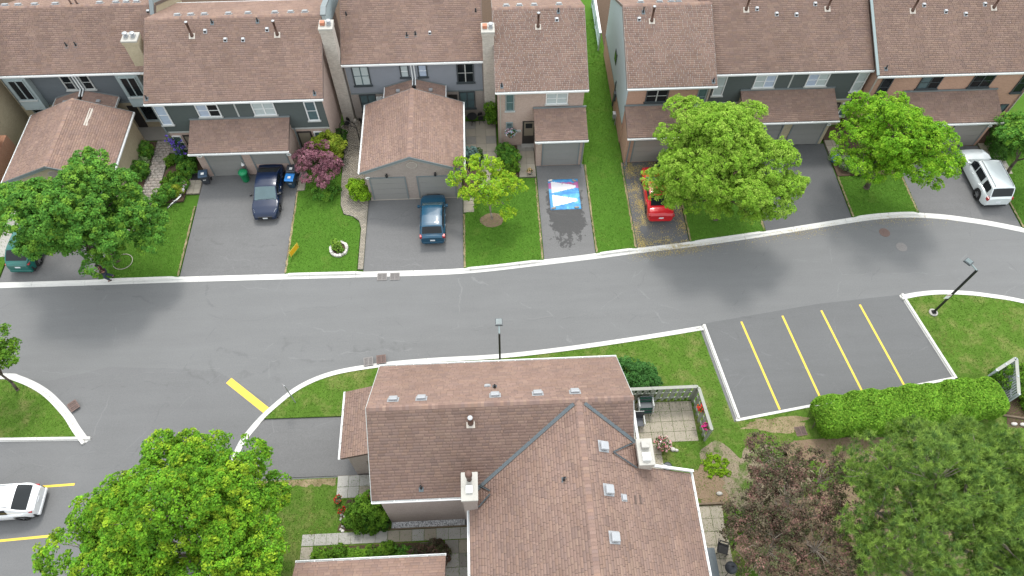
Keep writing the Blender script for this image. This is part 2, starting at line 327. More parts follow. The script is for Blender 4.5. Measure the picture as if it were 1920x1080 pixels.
NEAR = catmull([(-15.1, -30), (-15.1, 6), (-15.05, 11), (-14.71, 13.66), (-14.03, 15.04), (-12.99, 16.29), (-11.59, 17.5), (-9.79, 18.28), (-7.28, 18.69), (-4.09, 18.9), (.25, 18.99), (4.33, 19.31), (8.98, 19.84), (12.89, 20.37)], 6)
kerb('kerb', resample(NEAR), -1, lambda p: .035+.095*min(1, max(0, max(11.9-p.y, p.y-15.3)/.4)), .17, .18)
kerb('kerb', resample([(12.93, 20.40), (13.75, 14.22)]), 1, lambda p: .13, .02, .17, ('kerb', 'kerb'))
kerb('kerb', resample([(13.66, 14.22), (27.2, 16.25)]), -1, lambda p: .13, .02, .17, ('kerb', 'kerb'))
kerb('kerb', resample([(27.2, 16.1), (26.0, 22.03)]), -1, lambda p: .13, .02, .17, ('kerb', 'kerb'))
RIGHTK = catmull([(25.95, 22.0), (27.2, 22.2), (28.61, 22.27), (30.2, 22.15), (31.61, 21.9), (33.8, 21.32), (38, 19.6), (45, 16), (80, -4)], 6)
kerb('kerb', resample(RIGHTK), -1, lambda p: .13, .2, .18)
ISL = catmull([(-48, 19.2), (-36, 19.3), (-29.4, 19.06), (-28.05, 18.83), (-26.22, 17.89), (-24.59, 16.49), (-23.71, 15.48), (-22.95, 14.66)], 6)
kerb('kerb', resample(ISL), -1, lambda p: .13, .22, .2)
kerb('kerb', resample([(-22.9, 14.62), (-28, 14.78), (-48, 15.0)]), -1, lambda p: .13, .02, .17, ('kerb', 'kerb'))

# lawns (each a slab of turf); the grass blades are sown on them further down
LAWNS = []
def lawn(poly, mat='lawn', z=.1, sow=1.0):
    o = sheet('lawn', poly, z, mat, th=.14); LAWNS.append((poly, z, mat, sow)); return o
def farlot(x0, x1, y1, **k):
    xs = np.linspace(x0, x1, 9); lawn([(x, fary(x)) for x in xs]+[(x1, y1), (x0, y1)], **k)
farlot(-46, -31.65, 36.5); farlot(-25.25, -20.15, 31.2); farlot(6.96, 9.72, 62); farlot(13.34, 18.6, 31.9); farlot(24.85, 29.55, 31.9); farlot(36.15, 48, 34.5)
xs = np.linspace(-13.35, -8.72, 8)
lawn([(x, fary(x)) for x in xs]+[(-8.72, 28.6), (-8.8, 29.2), (-9.3, 29.8), (-9.95, 30.0), (-10.22, 30.8), (-10.38, 34.2), (-12.8, 34.2), (-12.8, 32.3), (-13.35, 32.2)])
xs = np.linspace(-1.76, 3.46, 8)
lawn([(x, fary(x)) for x in xs]+[(3.46, 32.7), (2.2, 32.8), (-.4, 31.8), (-.95, 30.2), (-1.76, 29.7)])
inner = lambda pts, d, side: [(p[0]+side*d*(-(b[1]-a[1]))/math.dist(a, b), p[1]+side*d*(b[0]-a[0])/math.dist(a, b)) for p, a, b in zip(pts, [pts[0]]+pts[:-1], pts[1:]+[pts[-1]])]
nk = inner(NEAR, .345, -1)
lawn([p for p in nk if p[1] > 15.4]+[(12.72, 20.2), (13.55, 14.02), (27.3, 16.05), (27.42, 15.95), (45, 13.1), (46, 13), (46, 7.95), (13.5, 7.95), (5.9, 14.9), (-5.6, 15.4), (-8.0, 15.4)], 'lawn_d')
rk = inner(RIGHTK, .375, -1)
lawn([(26.26, 21.65)]+[p for p in rk if p[0] < 45]+[(45, 13.1), (27.42, 15.95)], 'lawn_d')
lawn([(-14.72, 11.85), (-14.72, -30), (46, -30), (46, 7.95), (13.5, 7.95), (5.9, 14.9), (5.9, 9.0), (-5.6, 9.0), (-5.6, 11.85)], 'lawn_d')
ik = inner(ISL, .415, -1); lawn(ik[:-1]+[(-23.6, 14.85), (-28, 14.98), (-48, 15.2)], 'lawn_d')

# driveways
def drive(x0, x1, y1, mat, z=.034):
    xs = np.linspace(x0, x1, 9); return sheet('driveway', [(x, fary(x)+.02) for x in xs]+[(x1, y1), (x0, y1)], z, mat, th=.06)
for (a, b), y1, m in zip(DRIVES, (31.55, 34.1, 31.25, 33.9, 33.95, 35.15, 34.45), ('drive', 'drive', 'drive', 'drive_wet', 'drive_new', 'drive_new', 'drive')): drive(a, b, y1, m)
sheet('driveway', [(-14.55, 12.0), (-14.3, 13.7), (-13.75, 15.0), (-13.3, 15.36), (-7.7, 15.36), (-7.7, 11.95)], .034, 'drive', th=.06)

# scuffed, dried-out turf along the driveway edges
def dryedge(x, y0, y1, wd=.055):
    ys = np.linspace(y0, y1, 46); a = [(x-wd*.5-abs(math.sin(y*5.1+x))*wd*.5-random.uniform(0, .05), y) for y in ys]; b = [(x+wd*.35+random.uniform(0, .05), y) for y in ys]
    sheet('worn_edge', a+b[::-1], .1035, 'soilgrass')
for x, y1 in ((-20.2, 31.2), (-13.3, 32.2), (-1.7, 29.7), (3.4, 32.7), (7.02, 33.8), (9.66, 33.9), (13.4, 31.9), (18.54, 31.9), (24.92, 31.9), (29.48, 31.9), (36.22, 31.5)): dryedge(x, fary(x)+.05, y1)
ys_ = np.linspace(-14.4, -8.9, 40); sheet('worn_edge', [(x, 11.82) for x in ys_]+[(x, 11.6-.16*abs(math.sin(x*4.3))-random.uniform(0, .1)) for x in ys_[::-1]], .1035, 'soilgrass')

# painted lines
def paintline(a, b, wd, label):
    a = Vector((*a, 0)); b = Vector((*b, 0)); t = (b-a).normalized(); s = Vector((-t.y, t.x, 0))*wd/2
    sheet('painted_line', [tuple(p[:2]) for p in (a-s, b-s, b+s, a+s)], .006, 'paint_yellow', kind='structure')
for a, b in (((15.44, 20.56), (16.38, 14.68)), ((18.11, 20.86), (18.98, 14.99)), ((20.66, 21.13), (21.56, 15.30)), ((23.22, 21.44), (24.15, 15.7)), ((-30, 11.95), (-23.08, 12.16)), ((-30, 9.15), (-23.33, 9.48))): paintline(a, b, .13, '')
paintline((-15.75, 17.98), (-13.12, 15.86), .42, '')

# paving: a bed of sand with every slab an object of its own
SLABS = {}
def slabmesh(w_, d_, mat):
    k = (round(w_, 3), round(d_, 3), mat)
    if k not in SLABS:
        g = .007; b = .008; mb = MB(); x, y = w_/2-g, d_/2-g
        mb.add([(-x, -y, 0), (x, -y, 0), (x, y, 0), (-x, y, 0), (-x, -y, .035), (x, -y, .035), (x, y, .035), (-x, y, .035), (-x+b, -y+b, .045), (x-b, -y+b, .045), (x-b, y-b, .045), (-x+b, y-b, .045)],
               [(0, 1, 5, 4), (1, 2, 6, 5), (2, 3, 7, 6), (3, 0, 4, 7), (4, 5, 9, 8), (5, 6, 10, 9), (6, 7, 11, 10), (7, 4, 8, 11), (8, 9, 10, 11)])
        me = bpy.data.meshes.new('paver'); me.from_pydata(mb.v, [], mb.f); setmat(me, mat); SLABS[k] = me
    return SLABS[k]
def pave(x0, x1, y0, y1, sz, z=.075, mats=('paver', 'paver_b', 'paver', 'paver_c'), name='paved_path'):
    base = sheet(name, [(x0-.02, y0-.02), (x1+.02, y0-.02), (x1+.02, y1+.02), (x0-.02, y1+.02)], z+.022, 'sand', th=.1)
    nx = max(1, round((x1-x0)/sz)); ny = max(1, round((y1-y0)/sz)); w_, d_ = (x1-x0)/nx, (y1-y0)/ny
    for i in range(nx):
        for j in range(ny):
            o = inst('paver', slabmesh(w_, d_, random.choice(mats)), base, (x0+(i+.5)*w_, y0+(j+.5)*d_, z+random.uniform(-.004, .004)))
            o.rotation_euler = (random.uniform(-.006, .006), random.uniform(-.006, .006), random.uniform(-.008, .008))
    return base
pave(-21.02, -20.13, 32.35, 34.2, .46); pave(-13.36, -12.84, 32.3, 34.0, .5)
pave(-1.5, .72, 34.6, 38.45, .74, name='patio'); pave(-.45, .95, 31.9, 34.55, .72); pave(2.25, 3.42, 32.85, 35.9, .6); pave(-1.74, -1.02, 29.85, 31.1, .65)
pave(7.4, 11.3, 13.0, 15.42, .64, mats=('paver', 'paver_b', 'paver_b'), name='patio'); pave(7.45, 9.1, 10.4, 12.95, .66, mats=('paver', 'paver_b', 'paver_b'))
pave(9.2, 11.85, 4.0, 9.4, .66, mats=('paver_b', 'paver')); pave(-10.4, -1.5, 8.3, 8.9, .62, mats=('conc', 'paver', 'conc')); pave(-10.4, -9.78, 6.4, 8.27, .62, mats=('conc', 'paver')); pave(-2.95, -1.5, 3.5, 8.27, .7, mats=('conc', 'paver', 'paver_c'))
pave(-8.8, -6.4, 10.7, 11.92, .61, mats=('conc', 'conc', 'paver')); pave(36.15, 37.5, 31.6, 34.6, .62); pave(24.9, 25.9, 33.2, 35.4, .6)
sheet('patio', [(-23.6, 37.6), (-22.3, 37.6), (-22.3, 39), (-28, 39), (-28, 37.6)], .06, 'paver_c', th=.08)
sheet('patio', [(-24.0, 37.55), (-22.3, 37.55), (-22.3, 36.3), (-24.0, 36.3)], .055, 'paver_c', th=.08)
def brickpave(poly, z=.075, bw=.23, bh=.115, cols=((.30, .265, .212), (.33, .29, .235), (.28, .25, .205)), name='paved_path', basem='paver_c'):
    base = sheet(name, poly, z+.026, basem, th=.1)
    P = np.array(poly); lo, hi = P.min(0), P.max(0); vs, fs, cs = [], [], []; g = .007; j = 0; y = lo[1]; n = len(poly)
    while y < hi[1]:
        ym = y+bh/2; xs = sorted(P[i][0]+(ym-P[i][1])*(P[(i+1) % n][0]-P[i][0])/(P[(i+1) % n][1]-P[i][1]) for i in range(n) if (P[i][1] > ym) != (P[(i+1) % n][1] > ym))
        x = lo[0]-(bw/2 if j % 2 else 0)
        while x < hi[0] and len(xs) >= 2:
            xa, xb = max(x+g, xs[0]), min(x+bw-g, xs[-1])
            if xb-xa > .03:
                q = np.array([(xa, y+g), (xb, y+g), (xb, y+bh-g), (xa, y+bh-g)])
                zz = z+.038+random.uniform(0, .007); k = len(vs); t = random.uniform(-.003, .003)
                vs += [(q[0][0], q[0][1], zz), (q[1][0], q[1][1], zz+t), (q[2][0], q[2][1], zz), (q[3][0], q[3][1], zz-t)]+[(a[0], a[1], z) for a in q]
                fs += [(k, k+1, k+2, k+3), (k, k+4, k+5, k+1), (k+1, k+5, k+6, k+2), (k+2, k+6, k+7, k+3), (k+3, k+7, k+4, k)]
                c = np.array(random.choice(cols))*random.uniform(.9, 1.08); cs += [c]*8
            x += bw
        y += bh; j += 1
    npobj('pavers', vs, fs, np.array(cs), 'shingle', base, kind='stuff')
brickpave([(-8.32, 25.5), (-8.66, 25.5), (-8.66, 28.8), (-8.85, 29.5), (-9.3, 29.88), (-9.92, 30.1), (-10.2, 30.9), (-10.33, 33), (-10.35, 35.6), (-10.8, 38.4), (-9.9, 38.9), (-8.3, 38.9), (-8.3, 31.25), (-8.32, 31.2)])
brickpave([(-24.12, 29.7), (-22.95, 29.7), (-23.0, 37.5), (-24.1, 37.5)], bw=.38, bh=.26, cols=((.36, .315, .28), (.38, .34, .305), (.33, .30, .265)))
brickpave([(-25.3, 29.2), (-23.0, 29.3), (-22.95, 30.1), (-25.3, 30.2)], z=.07, bw=.38, bh=.26, cols=((.36, .315, .28), (.38, .34, .305), (.33, .30, .265)))
sheet('path', [(-32.6, 27.5), (-31.7, 27.5), (-31.7, 31.4), (-32.6, 31.4)], .115, 'conc', th=.12)

# beds, bare soil, gravel
def blob(cx, cy, rx, ry, n=40, rough=.22, seed=0):
    r = random.Random(seed); ph = [r.uniform(0, 6.28) for _ in range(6)]; out = []
    for i in range(n):
        a = 2*math.pi*i/n; k = 1+rough*(math.sin(2*a+ph[0])*.5+math.sin(3*a+ph[1])*.4+math.sin(5*a+ph[2])*.35+math.sin(9*a+ph[3])*.25+math.sin(13*a+ph[4])*.2)
        out.append((cx+rx*k*math.cos(a), cy+ry*k*math.sin(a)))
    return out
def bed(name, poly, mat, z=.112): return sheet(name, poly, z, mat, th=.12)
bed('flower_bed', [(-24.95, 31.2), (-24.15, 31.2), (-24.15, 37.4), (-25.0, 37.4)], 'soil'); bed('flower_bed', [(-22.9, 31.6), (-21.1, 31.7), (-21.05, 34.3), (-20.3, 34.3), (-20.3, 35.8), (-22.2, 35.8), (-22.9, 34.5)], 'soil')
bed('flower_bed', [(-12.8, 34.25), (-10.42, 34.25), (-10.85, 38.3), (-10.95, 38.3), (-10.95, 35.8), (-12.8, 35.8)], 'soil'); bed('flower_bed', [(1.0, 32.9), (2.2, 32.9), (2.2, 35.9), (.85, 35.9), (.75, 34.6)], 'soil'); bed('flower_bed', [(-1.75, 31.3), (-.5, 31.9), (-.5, 34.5), (-1.75, 34.5)], 'soil')
bed('mulch_ring', blob(.17, 29.1, .78, .62, 28, .08, 1), 'mulch', .12); bed('flower_bed', [(24.9, 31.95), (29.5, 31.95), (29.5, 36.3), (24.9, 36.9)], 'soil'); bed('flower_bed', [(13.4, 31.95), (18.6, 31.95), (18.6, 36.5), (13.4, 35.7)], 'soil')
bed('flower_bed', [(36.2, 34.6), (42, 34.6), (42, 36.3), (36.2, 36.3)], 'soil'); bed('bare_soil', blob(13.7, 10.6, 2.5, 2.4, 110, .34, 4), 'baresoil', .107); bed('mulch_patch', blob(11.35, 10.35, 1.05, 1.1, 80, .22, 5), 'mulch', .112); bed('bare_soil', blob(16.0, 13.75, 2.0, .40, 90, .32, 6), 'soilgrass', .106)
bed('flower_bed', [(-8.6, 8.98), (-5.85, 8.98), (-5.85, 10.6), (-8.2, 10.6)], 'soil'); bed('flower_bed', [(-9.72, 6.9), (-3.0, 6.9), (-3.0, 8.22), (-9.72, 8.22)], 'soil'); bed('bare_soil', blob(20.5, 12.1, 5.2, .75, 50, .12, 7), 'mulch', .107); bed('bare_soil', blob(18.5, 6.5, 5.5, 4.2, 50, .2, 8), 'mulch', .106); bed('flower_bed', [(29.0, 12.9), (36, 12.9), (36, 16.2), (30.4, 16.2)], 'soil')
sheet('gravel_strip', [(-5.75, 8.98), (-1.9, 8.98), (-1.9, 9.4), (-5.75, 9.4)], .135, 'gravelmat', th=.1)
g = np.stack([RNG.uniform(-5.7, -1.95, 900), RNG.uniform(9.0, 9.32, 900), RNG.uniform(.135, .155, 900)], 1)
vs, fs, cs = [], [], []
for p in g:
    r = random.uniform(.018, .036); k = len(vs); c = random.choice(((.62, .62, .62), (.45, .45, .46), (.7, .7, .69), (.16, .16, .17)))
    vs += [p+np.array(d)*r for d in ((1, 0, 0), (0, 1, 0), (-1, 0, 0), (0, -1, 0), (0, 0, 1))]; fs += [(k, k+1, k+4), (k+1, k+2, k+4), (k+2, k+3, k+4), (k+3, k, k+4)]; cs += [c]*5
tag(npobj('gravel', vs, fs, np.array(cs), 'shingle', kind='stuff'), 'white and grey gravel along the foot of the brick wall', 'gravel')
o = obj('timber_edging', MB().box(-5.8, -1.6, 8.905, 8.975, .06, .2), 'timber'); tag(o, 'dark timber edging between gravel strip and slab path', 'edging')

# drains and manholes
def drain(c, lx, ly, ang, label, mat='iron_grey', z=.02, group=None):
    t = thing('storm_drain', label, 'drain', (c[0], c[1], z), group)
    t.rotation_euler.z = ang
    mb = MB(); f = .045
    mb.box(-lx/2, lx/2, -ly/2, -ly/2+f, 0, .022).box(-lx/2, lx/2, ly/2-f, ly/2, 0, .022).box(-lx/2, -lx/2+f, -ly/2+f, ly/2-f, 0, .022).box(lx/2-f, lx/2, -ly/2+f, ly/2-f, 0, .022).box(-.02, .02, -ly/2+f, ly/2-f, 0, .020)
    obj('frame', mb, mat, t, local=True)
    obj('pit', MB().box(-lx/2+.01, lx/2-.01, -ly/2+.01, ly/2-.01, -.012, .002), 'black', t, local=True)
    n = 7
    for i in range(n):
        y = -ly/2+f+(ly-2*f)*(i+.5)/n; hb = (ly-2*f)/n*.30
        obj('bar', MB().box(-lx/2+f, -.02, y-hb, y+hb, .003, .018).box(.02, lx/2-f, y-hb, y+hb, .003, .018), mat, t, local=True)
    return t
drain((-7.07, 24.88), .62, .56, 0, 'grey twin-panel storm drain beside the far kerb, nearer the lawn with yellow sign'); drain((-6.25, 24.88), .62, .56, 0, 'grey twin-panel storm drain beside the far kerb, nearer the parked teal hatchback')
drain((-7.56, 18.78), .56, .56, .1, 'storm drain in curved near kerb, the paler grate of the pair', 'iron_grey', .145); drain((-6.8, 18.9), .56, .56, .1, 'storm drain in curved near kerb, the rustier grate of the pair', 'iron_rust', .145)
drain((-24.35, 16.72), .62, .52, -.85, 'rusty storm drain set in the kerb of the rounded grass island', 'iron_rust', .14); drain((17.2, 13.3), .62, .55, .1, 'rusty square yard drain in the grass beside the clipped hedge', 'iron_rust', .11)
for p, l, m in (((26.66, 26.95), 'rust-brown round manhole cover in the road near the white van driveway', 'iron_rust'), ((27.4, 25.72), 'faint grey round manhole cover in the middle of the road', 'iron_grey')):
    t = thing('manhole_cover', l, 'manhole', (*p, 0))
    obj('rim', MB().lathe([(.36, 0), (.36, .008), (.33, .012)], (*p, 0), 28), m, t); mb = MB().lathe([(.32, 0), (.32, .014)], (*p, 0), 28)
    for k in range(-4, 5): mb.box(p[0]-.26*math.cos(k*.3), p[0]+.26*math.cos(k*.3), p[1]+k*.06-.012, p[1]+k*.06+.012, .014, .019)
    obj('lid', mb, m, t)

# ================================================================ BUILDINGS
PALETTE = np.array([(0.278, 0.184, 0.154), (0.300, 0.202, 0.168), (0.264, 0.174, 0.148), (0.314, 0.214, 0.172), (0.246, 0.170, 0.151), (0.286, 0.192, 0.164), (0.302, 0.197, 0.156)])*np.array([.87, .885, .86])
def vnoise(x, y, s):
    return (np.sin(x*1.3*s+y*.7*s+1)+np.sin(x*.6*s-y*1.7*s+2.3)+np.sin(x*2.9*s+.4+y*.3*s)*.6)/2.6
STAINS = [(-19.18, 39.56), (-13.59, 39.49), (18.13, 40.74), (23.77, 40.66), (29.52, 40.13), (35.21, 40.19), (3.76, 39.58), (11.45, 39.74), (-1.22, 11.85)]      # flues: soot washed down the slope below each
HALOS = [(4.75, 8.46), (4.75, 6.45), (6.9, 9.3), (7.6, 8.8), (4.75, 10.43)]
def tabs(poly, tw=.305, ex=.142, th=.014, seed=0, tone=1.0, lift=.004):
    """asphalt shingle tabs laid in courses over a flat convex 3D polygon whose first edge is the eave"""
    rng = np.random.default_rng(seed); p = np.array(poly, float); u = p[1]-p[0]; u /= np.linalg.norm(u)
    n = np.cross(p[1]-p[0], p[2]-p[1]); n /= np.linalg.norm(n)
    if n[2] < 0: n = -n
    v = np.cross(n, u)
    if v[2] < 0: v = -v
    O = p[0]+v*((p-p[0])@v).min(); ab = np.stack([(p-O)@u, (p-O)@v], 1); V, F, C = [], [], []
    bmax = ab[:, 1].max(); rows = int(bmax/ex)+1
    for r in range(rows):
        b0, b1 = r*ex, min((r+1)*ex+.02, bmax); bm = min((b0+b1)/2, bmax-1e-4); xs = []
        for i in range(len(ab)):
            (a0, q0), (a1, q1) = ab[i], ab[(i+1) % len(ab)]
            if (q0 > bm) != (q1 > bm): xs.append(a0+(bm-q0)*(a1-a0)/(q1-q0))
        if len(xs) < 2: continue
        lo, hi = min(xs), max(xs); a = lo-rng.uniform(0, tw)-(tw*.5 if r % 2 else 0)
        while a < hi:
            l_, h_ = max(a, lo), min(a+tw*rng.choice([1, 1, 1, .5, 1.5]), hi); nx = h_; 
            if h_-l_ > .02:
                c = O+u*(l_+h_)/2+v*bm
                k = (PALETTE[rng.integers(len(PALETTE))]*.6+PALETTE.mean(0)*.4)*(1+.06*vnoise(c[0]+r*.05, c[1], .55)+.06*vnoise(c[0]*1.3, c[1]*1.3+5, 2.3)+rng.normal(0, .042))*tone
                k = k*(1+.05*vnoise(c[0]*3.1, c[1]*.35, 1.0))
                for sx, sy in STAINS:
                    if abs(c[0]-sx) < .22 and 0 < sy-c[1] < 1.1: k = k*(1-.26*(1-(sy-c[1])/1.1)*(1-abs(c[0]-sx)/.3))
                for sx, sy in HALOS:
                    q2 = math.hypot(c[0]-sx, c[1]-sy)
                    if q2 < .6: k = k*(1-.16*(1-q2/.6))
                g = .008; hb = th+rng.uniform(-.002, .004); dv = rng.uniform(-.004, .004)
                q = [O+u*(l_+g)+v*(b0+dv)+n*(hb+lift), O+u*(h_-g)+v*(b0+dv)+n*(hb+lift), O+u*(h_-g)+v*b1+n*lift*1.5, O+u*(l_+g)+v*b1+n*lift*1.5, O+u*(l_+g)+v*(b0+dv), O+u*(h_-g)+v*(b0+dv)]
                V.append(q); C.append(k)
            a = nx if nx > a+.01 else a+tw
    V = np.array(V); m = len(V); base = (np.arange(m)*6)[:, None]
    F = np.concatenate([base+np.array([[0, 1, 2, 3]]), base+np.array([[4, 5, 1, 0]])]); C = np.repeat(np.clip(np.array(C), .02, 1), 6, 0)
    if np.dot(np.cross(V[0][1]-V[0][0], V[0][2]-V[0][1]), n) < 0: F = F[:, ::-1]
    return V.reshape(-1, 3), F, C
def ridge_caps(a, b, drop, seed=0, tone=1.0):
    """folded cap shingles along a ridge from a to b; drop = (dx,dy,dz) of the two flanks"""
    rng = np.random.default_rng(seed); a, b = np.array(a, float), np.array(b, float); L = np.linalg.norm(b-a); t = (b-a)/L; n = int(L/.15); V, C = [], []
    d1, d2 = np.array(drop[0]), np.array(drop[1])
    for i in range(n):
        p = a+t*i*L/n; q = a+t*((i+1)*L/n+.03); up1, up2 = np.array([0, 0, .034]), np.array([0, 0, .022])
        V += [p+d1+up1, p+up1, q+up2, q+d1+up2, p+up1, p+d2+up1, q+d2+up2, q+up2]; k = PALETTE[rng.integers(len(PALETTE))]*rng.uniform(.9, 1.1)*tone*.97; C += [k]*8
    F = np.arange(len(V)).reshape(-1, 4); return np.array(V), F, np.array(C)
def cat_parts(parts):
    V, F, C, k = [], [], [], 0
    for v, f, c in parts: V.append(v); F.append(f+k); C.append(c); k += len(v)
    return np.concatenate(V), np.concatenate(F), np.concatenate(C)
def make_roof(parent, planes, ridges=(), th=.16, seed=0, tone=1.0, fascia='fascia_brown', pick=None):
    mb = MB()
    for p in planes:
        q = [Vector(x) for x in p]; nn = (q[1]-q[0]).cross(q[2]-q[1])
        mb.slab([tuple(x) for x in (q if nn.z > 0 else q[::-1])], th)
    roof = obj('roof', mb, fascia, parent); parts = []; picked = 0
    for i, p in enumerate(planes):
        v, f, c = tabs(p, seed=seed*10+i, tone=tone)
        if pick:                                             # nearest tabs become objects of their own
            m = len(v)//6; cen = v.reshape(m, 6, 3).mean(1); sel = np.zeros(m, bool)
            idx = np.where((cen[:, 0] > pick[0]) & (cen[:, 0] < pick[1]) & (cen[:, 1] > pick[2]) & (cen[:, 1] < pick[3]))[0][:max(0, 300-picked)]
            sel[idx] = True
            for j in idx:
                vv = v[j*6:j*6+6]; cc = c[j*6:j*6+1]; o0 = vv.mean(0)
                ff = f[j]-j*6, f[m+j]-j*6
                me = npmesh('shingle', vv-o0, np.array(ff), np.repeat(cc, 6, 0), 'shingle'); inst('shingle', me, roof, o0); picked += 1
            keep = ~sel; v = v.reshape(m, 6, 3)[keep].reshape(-1, 3); c = c.reshape(m, 6, 3)[keep].reshape(-1, 3); mm = keep.sum(); loc = f[0], f[m]
            base = (np.arange(mm)*6)[:, None]; f = np.concatenate([base+f[0][None], base+(f[m])[None]])
        parts.append((v, f, c))
    for i, (a, b, d) in enumerate(ridges): parts.append(ridge_caps(a, b, d, seed+50+i, tone))
    v, f, c = cat_parts(parts); npobj('shingles', v, f, c, 'shingle', roof, kind='stuff')
    return roof
def gutter(parent, a, b, out=(0, -1, 0), mat='trim_white', hang=False, size=.11):
    """open K-gutter along an eave, with its straps and a leaf-dark trough"""
    a, b, o_ = Vector(a), Vector(b), Vector(out); t = (b-a).normalized(); s = size; mb = MB(); up_ = Vector((0, 0, 1))
    def bar(o0, o1, z0, z1):
        vs = [a+o_*x+up_*z for x, z in ((o0, z0), (o1, z0), (o1, z1), (o0, z1))]+[b+o_*x+up_*z for x, z in ((o0, z0), (o1, z0), (o1, z1), (o0, z1))]
        mb.add(vs, [(0, 1, 2, 3), (7, 6, 5, 4), (0, 4, 5, 1), (1, 5, 6, 2), (2, 6, 7, 3), (3, 7, 4, 0)])
    bar(0, s, -.12, -.105); bar(s-.03, s, -.105, 0); bar(0, .015, -.105, -.01)
    L = (b-a).length; n = max(2, int(L/.85))
    for i in range(n+1):
        p = a+t*(L*i/n); h = .018
        mb.add([p+t*x+o_*y+up_*z for z in (-.03, -.004) for x, y in ((-h, 0), (h, 0), (h, s), (-h, s))], [(0, 3, 2, 1), (4, 5, 6, 7), (0, 1, 5, 4), (1, 2, 6, 5), (2, 3, 7, 6), (3, 0, 4, 7)])
    return obj('gutter', mb, mat, parent)
def board_run(parent, x0, x1, z0, z1, Y, mat, ex=.17, axis='x', out=-1):
    """lapped siding boards, one object each"""
    n = max(1, round((z1-z0)/ex)); h = (z1-z0)/n; L = x1-x0; k = ('board', round(L, 3), round(h, 4), mat, axis, out)
    if k not in SLABS:
        pts = [(0, 0), (out*.03, 0), (out*.034, .02), (out*.008, h+.012), (0, h+.012)]; mb = MB()
        mb.prism(pts, axis, -L/2, L/2); me = bpy.data.meshes.new('siding_board'); me.from_pydata(mb.v, [], mb.f); setmat(me, mat); SLABS[k] = me
    for i in range(n):
        inst('siding_board', SLABS[k], parent, ((x0+x1)/2, Y, z0+i*h) if axis == 'x' else (Y, (x0+x1)/2, z0+i*h))
def window(parent, x0, x1, z0, z1, Y, frame='trim_white', panes=2, glass='glass_blue', wood=None, rails=1, sill=True):
    """casement / sash window facing -Y: frame, sill, a pane for every light"""
    f = .07; d = .075; mb = MB()
    mb.box(x0, x0+f, Y-d, Y, z0, z1).box(x1-f, x1, Y-d, Y, z0, z1).box(x0+f, x1-f, Y-d, Y, z1-f, z1).box(x0+f, x1-f, Y-d, Y, z0, z0+f)
    wn = obj('window', mb, frame, parent); w_ = (x1-x0-2*f)/panes; mu = wood or frame
    for i in range(panes):
        a = x0+f+i*w_; g = glass[i % len(glass)] if isinstance(glass, (list, tuple)) else glass
        obj('pane', MB().box(a+.02, a+w_-.02, Y-.03, Y-.012, z0+f, z1-f), g, wn)
        if i: obj('mullion', MB().box(a-.035, a+.035, Y-.07, Y-.002, z0+f+.002, z1-f-.002), mu, wn)
        for r in range(rails):
            zz = z0+f+(z1-z0-2*f)*(r+1)/(rails+1); obj('rail', MB().box(a+.036 if i else a+.001, a+w_-.036 if i < panes-1 else a+w_-.001, Y-.055, Y-.003, zz-.018, zz+.018), mu, wn)
    if sill: obj('sill', MB().box(x0-.07, x1+.07, Y-.14, Y-.001, z0-.07, z0-.002), 'trim_light' if frame != 'frame_dark' else 'frame_dark', wn)
    return wn
def garage_door(parent, x0, x1, Y, z0=.1, z1=2.2, mat='door_grey', open_to=None, frame='trim_grey', cols_=0):
    f = .09; zb = z0 if open_to is None else open_to; mb = MB()
    mb.box(x0-f, x0, Y-.05, Y+.02, z0, z1+f).box(x1, x1+f, Y-.05, Y+.02, z0, z1+f).box(x0, x1, Y-.05, Y+.02, z1, z1+f)
    d = obj('garage_door', mb, frame, parent); n = 4; h = (z1-z0)/n
    for i in range(n):
        a, b = z0+i*h, z0+(i+1)*h
        if b <= zb+.02: continue
        a = max(a, zb); mb = MB().box(x0+.004, x1-.004, Y-.028, Y+.01, a+.006, b-.006)
        m_ = 4
        for k in range(m_):
            xa = x0+(x1-x0)*(k+.08)/m_; xb = x0+(x1-x0)*(k+.92)/m_
            if cols_: mb.box(xa, xb, Y-.036, Y-.027, a+.07, b-.07)
        obj('panel', mb, mat, d)
    if open_to is not None: obj('dark_interior', MB().box(x0, x1, Y+.03, Y+.05, z0, z1), 'black', d)
    return d
def wall_lamp(parent, x, z, Y):
    mb = MB().box(x-.04, x+.04, Y-.03, Y, z-.08, z+.1); mb.lathe([(.03, -.16), (.085, -.1), (.085, .06), (.02, .14)], (x, Y-.12, z), 8); mb.box(x-.02, x+.02, Y-.12, Y-.02, z+.1, z+.13)
    return obj('wall_lamp', mb, 'black', parent)
def plaque(parent, x, z, Y, rx=.17, rz=.11):
    n = 20; e = [(x+rx*math.cos(2*math.pi*i/n), z+rz*math.sin(2*math.pi*i/n)) for i in range(n)]
    p = obj('house_number_plaque', MB().prism(e, 'y', Y-.03, Y), 'white_plastic', parent)
    e2 = [(x+rx*.55*math.cos(2*math.pi*i/n), z+rz*.35*math.sin(2*math.pi*i/n)) for i in range(n)]
    obj('numeral_band', MB().prism(e2, 'y', Y-.034, Y-.0305), 'trim_grey', p); return p
def downspout(parent, x, Y, z0, z1, mat='trim_grey', elbow=.25, off=.0):
    mb = MB().box(x-.04, x+.04, Y-.09, Y-.015, z0+.12, z1-.25); mb.tube((x, Y-.05, z1-.27), (x+off, Y-.32, z1), .04, None, 6); mb.tube((x, Y-.05, z0+.14), (x, Y-.05-elbow, z0+.02), .045, None, 6)
    return obj('downspout', mb, mat, parent)
def on_roof(rp, x, d): return (x, rp['ye']+d*rp.get('sg', 1), rp['ze']+d*rp['t'])
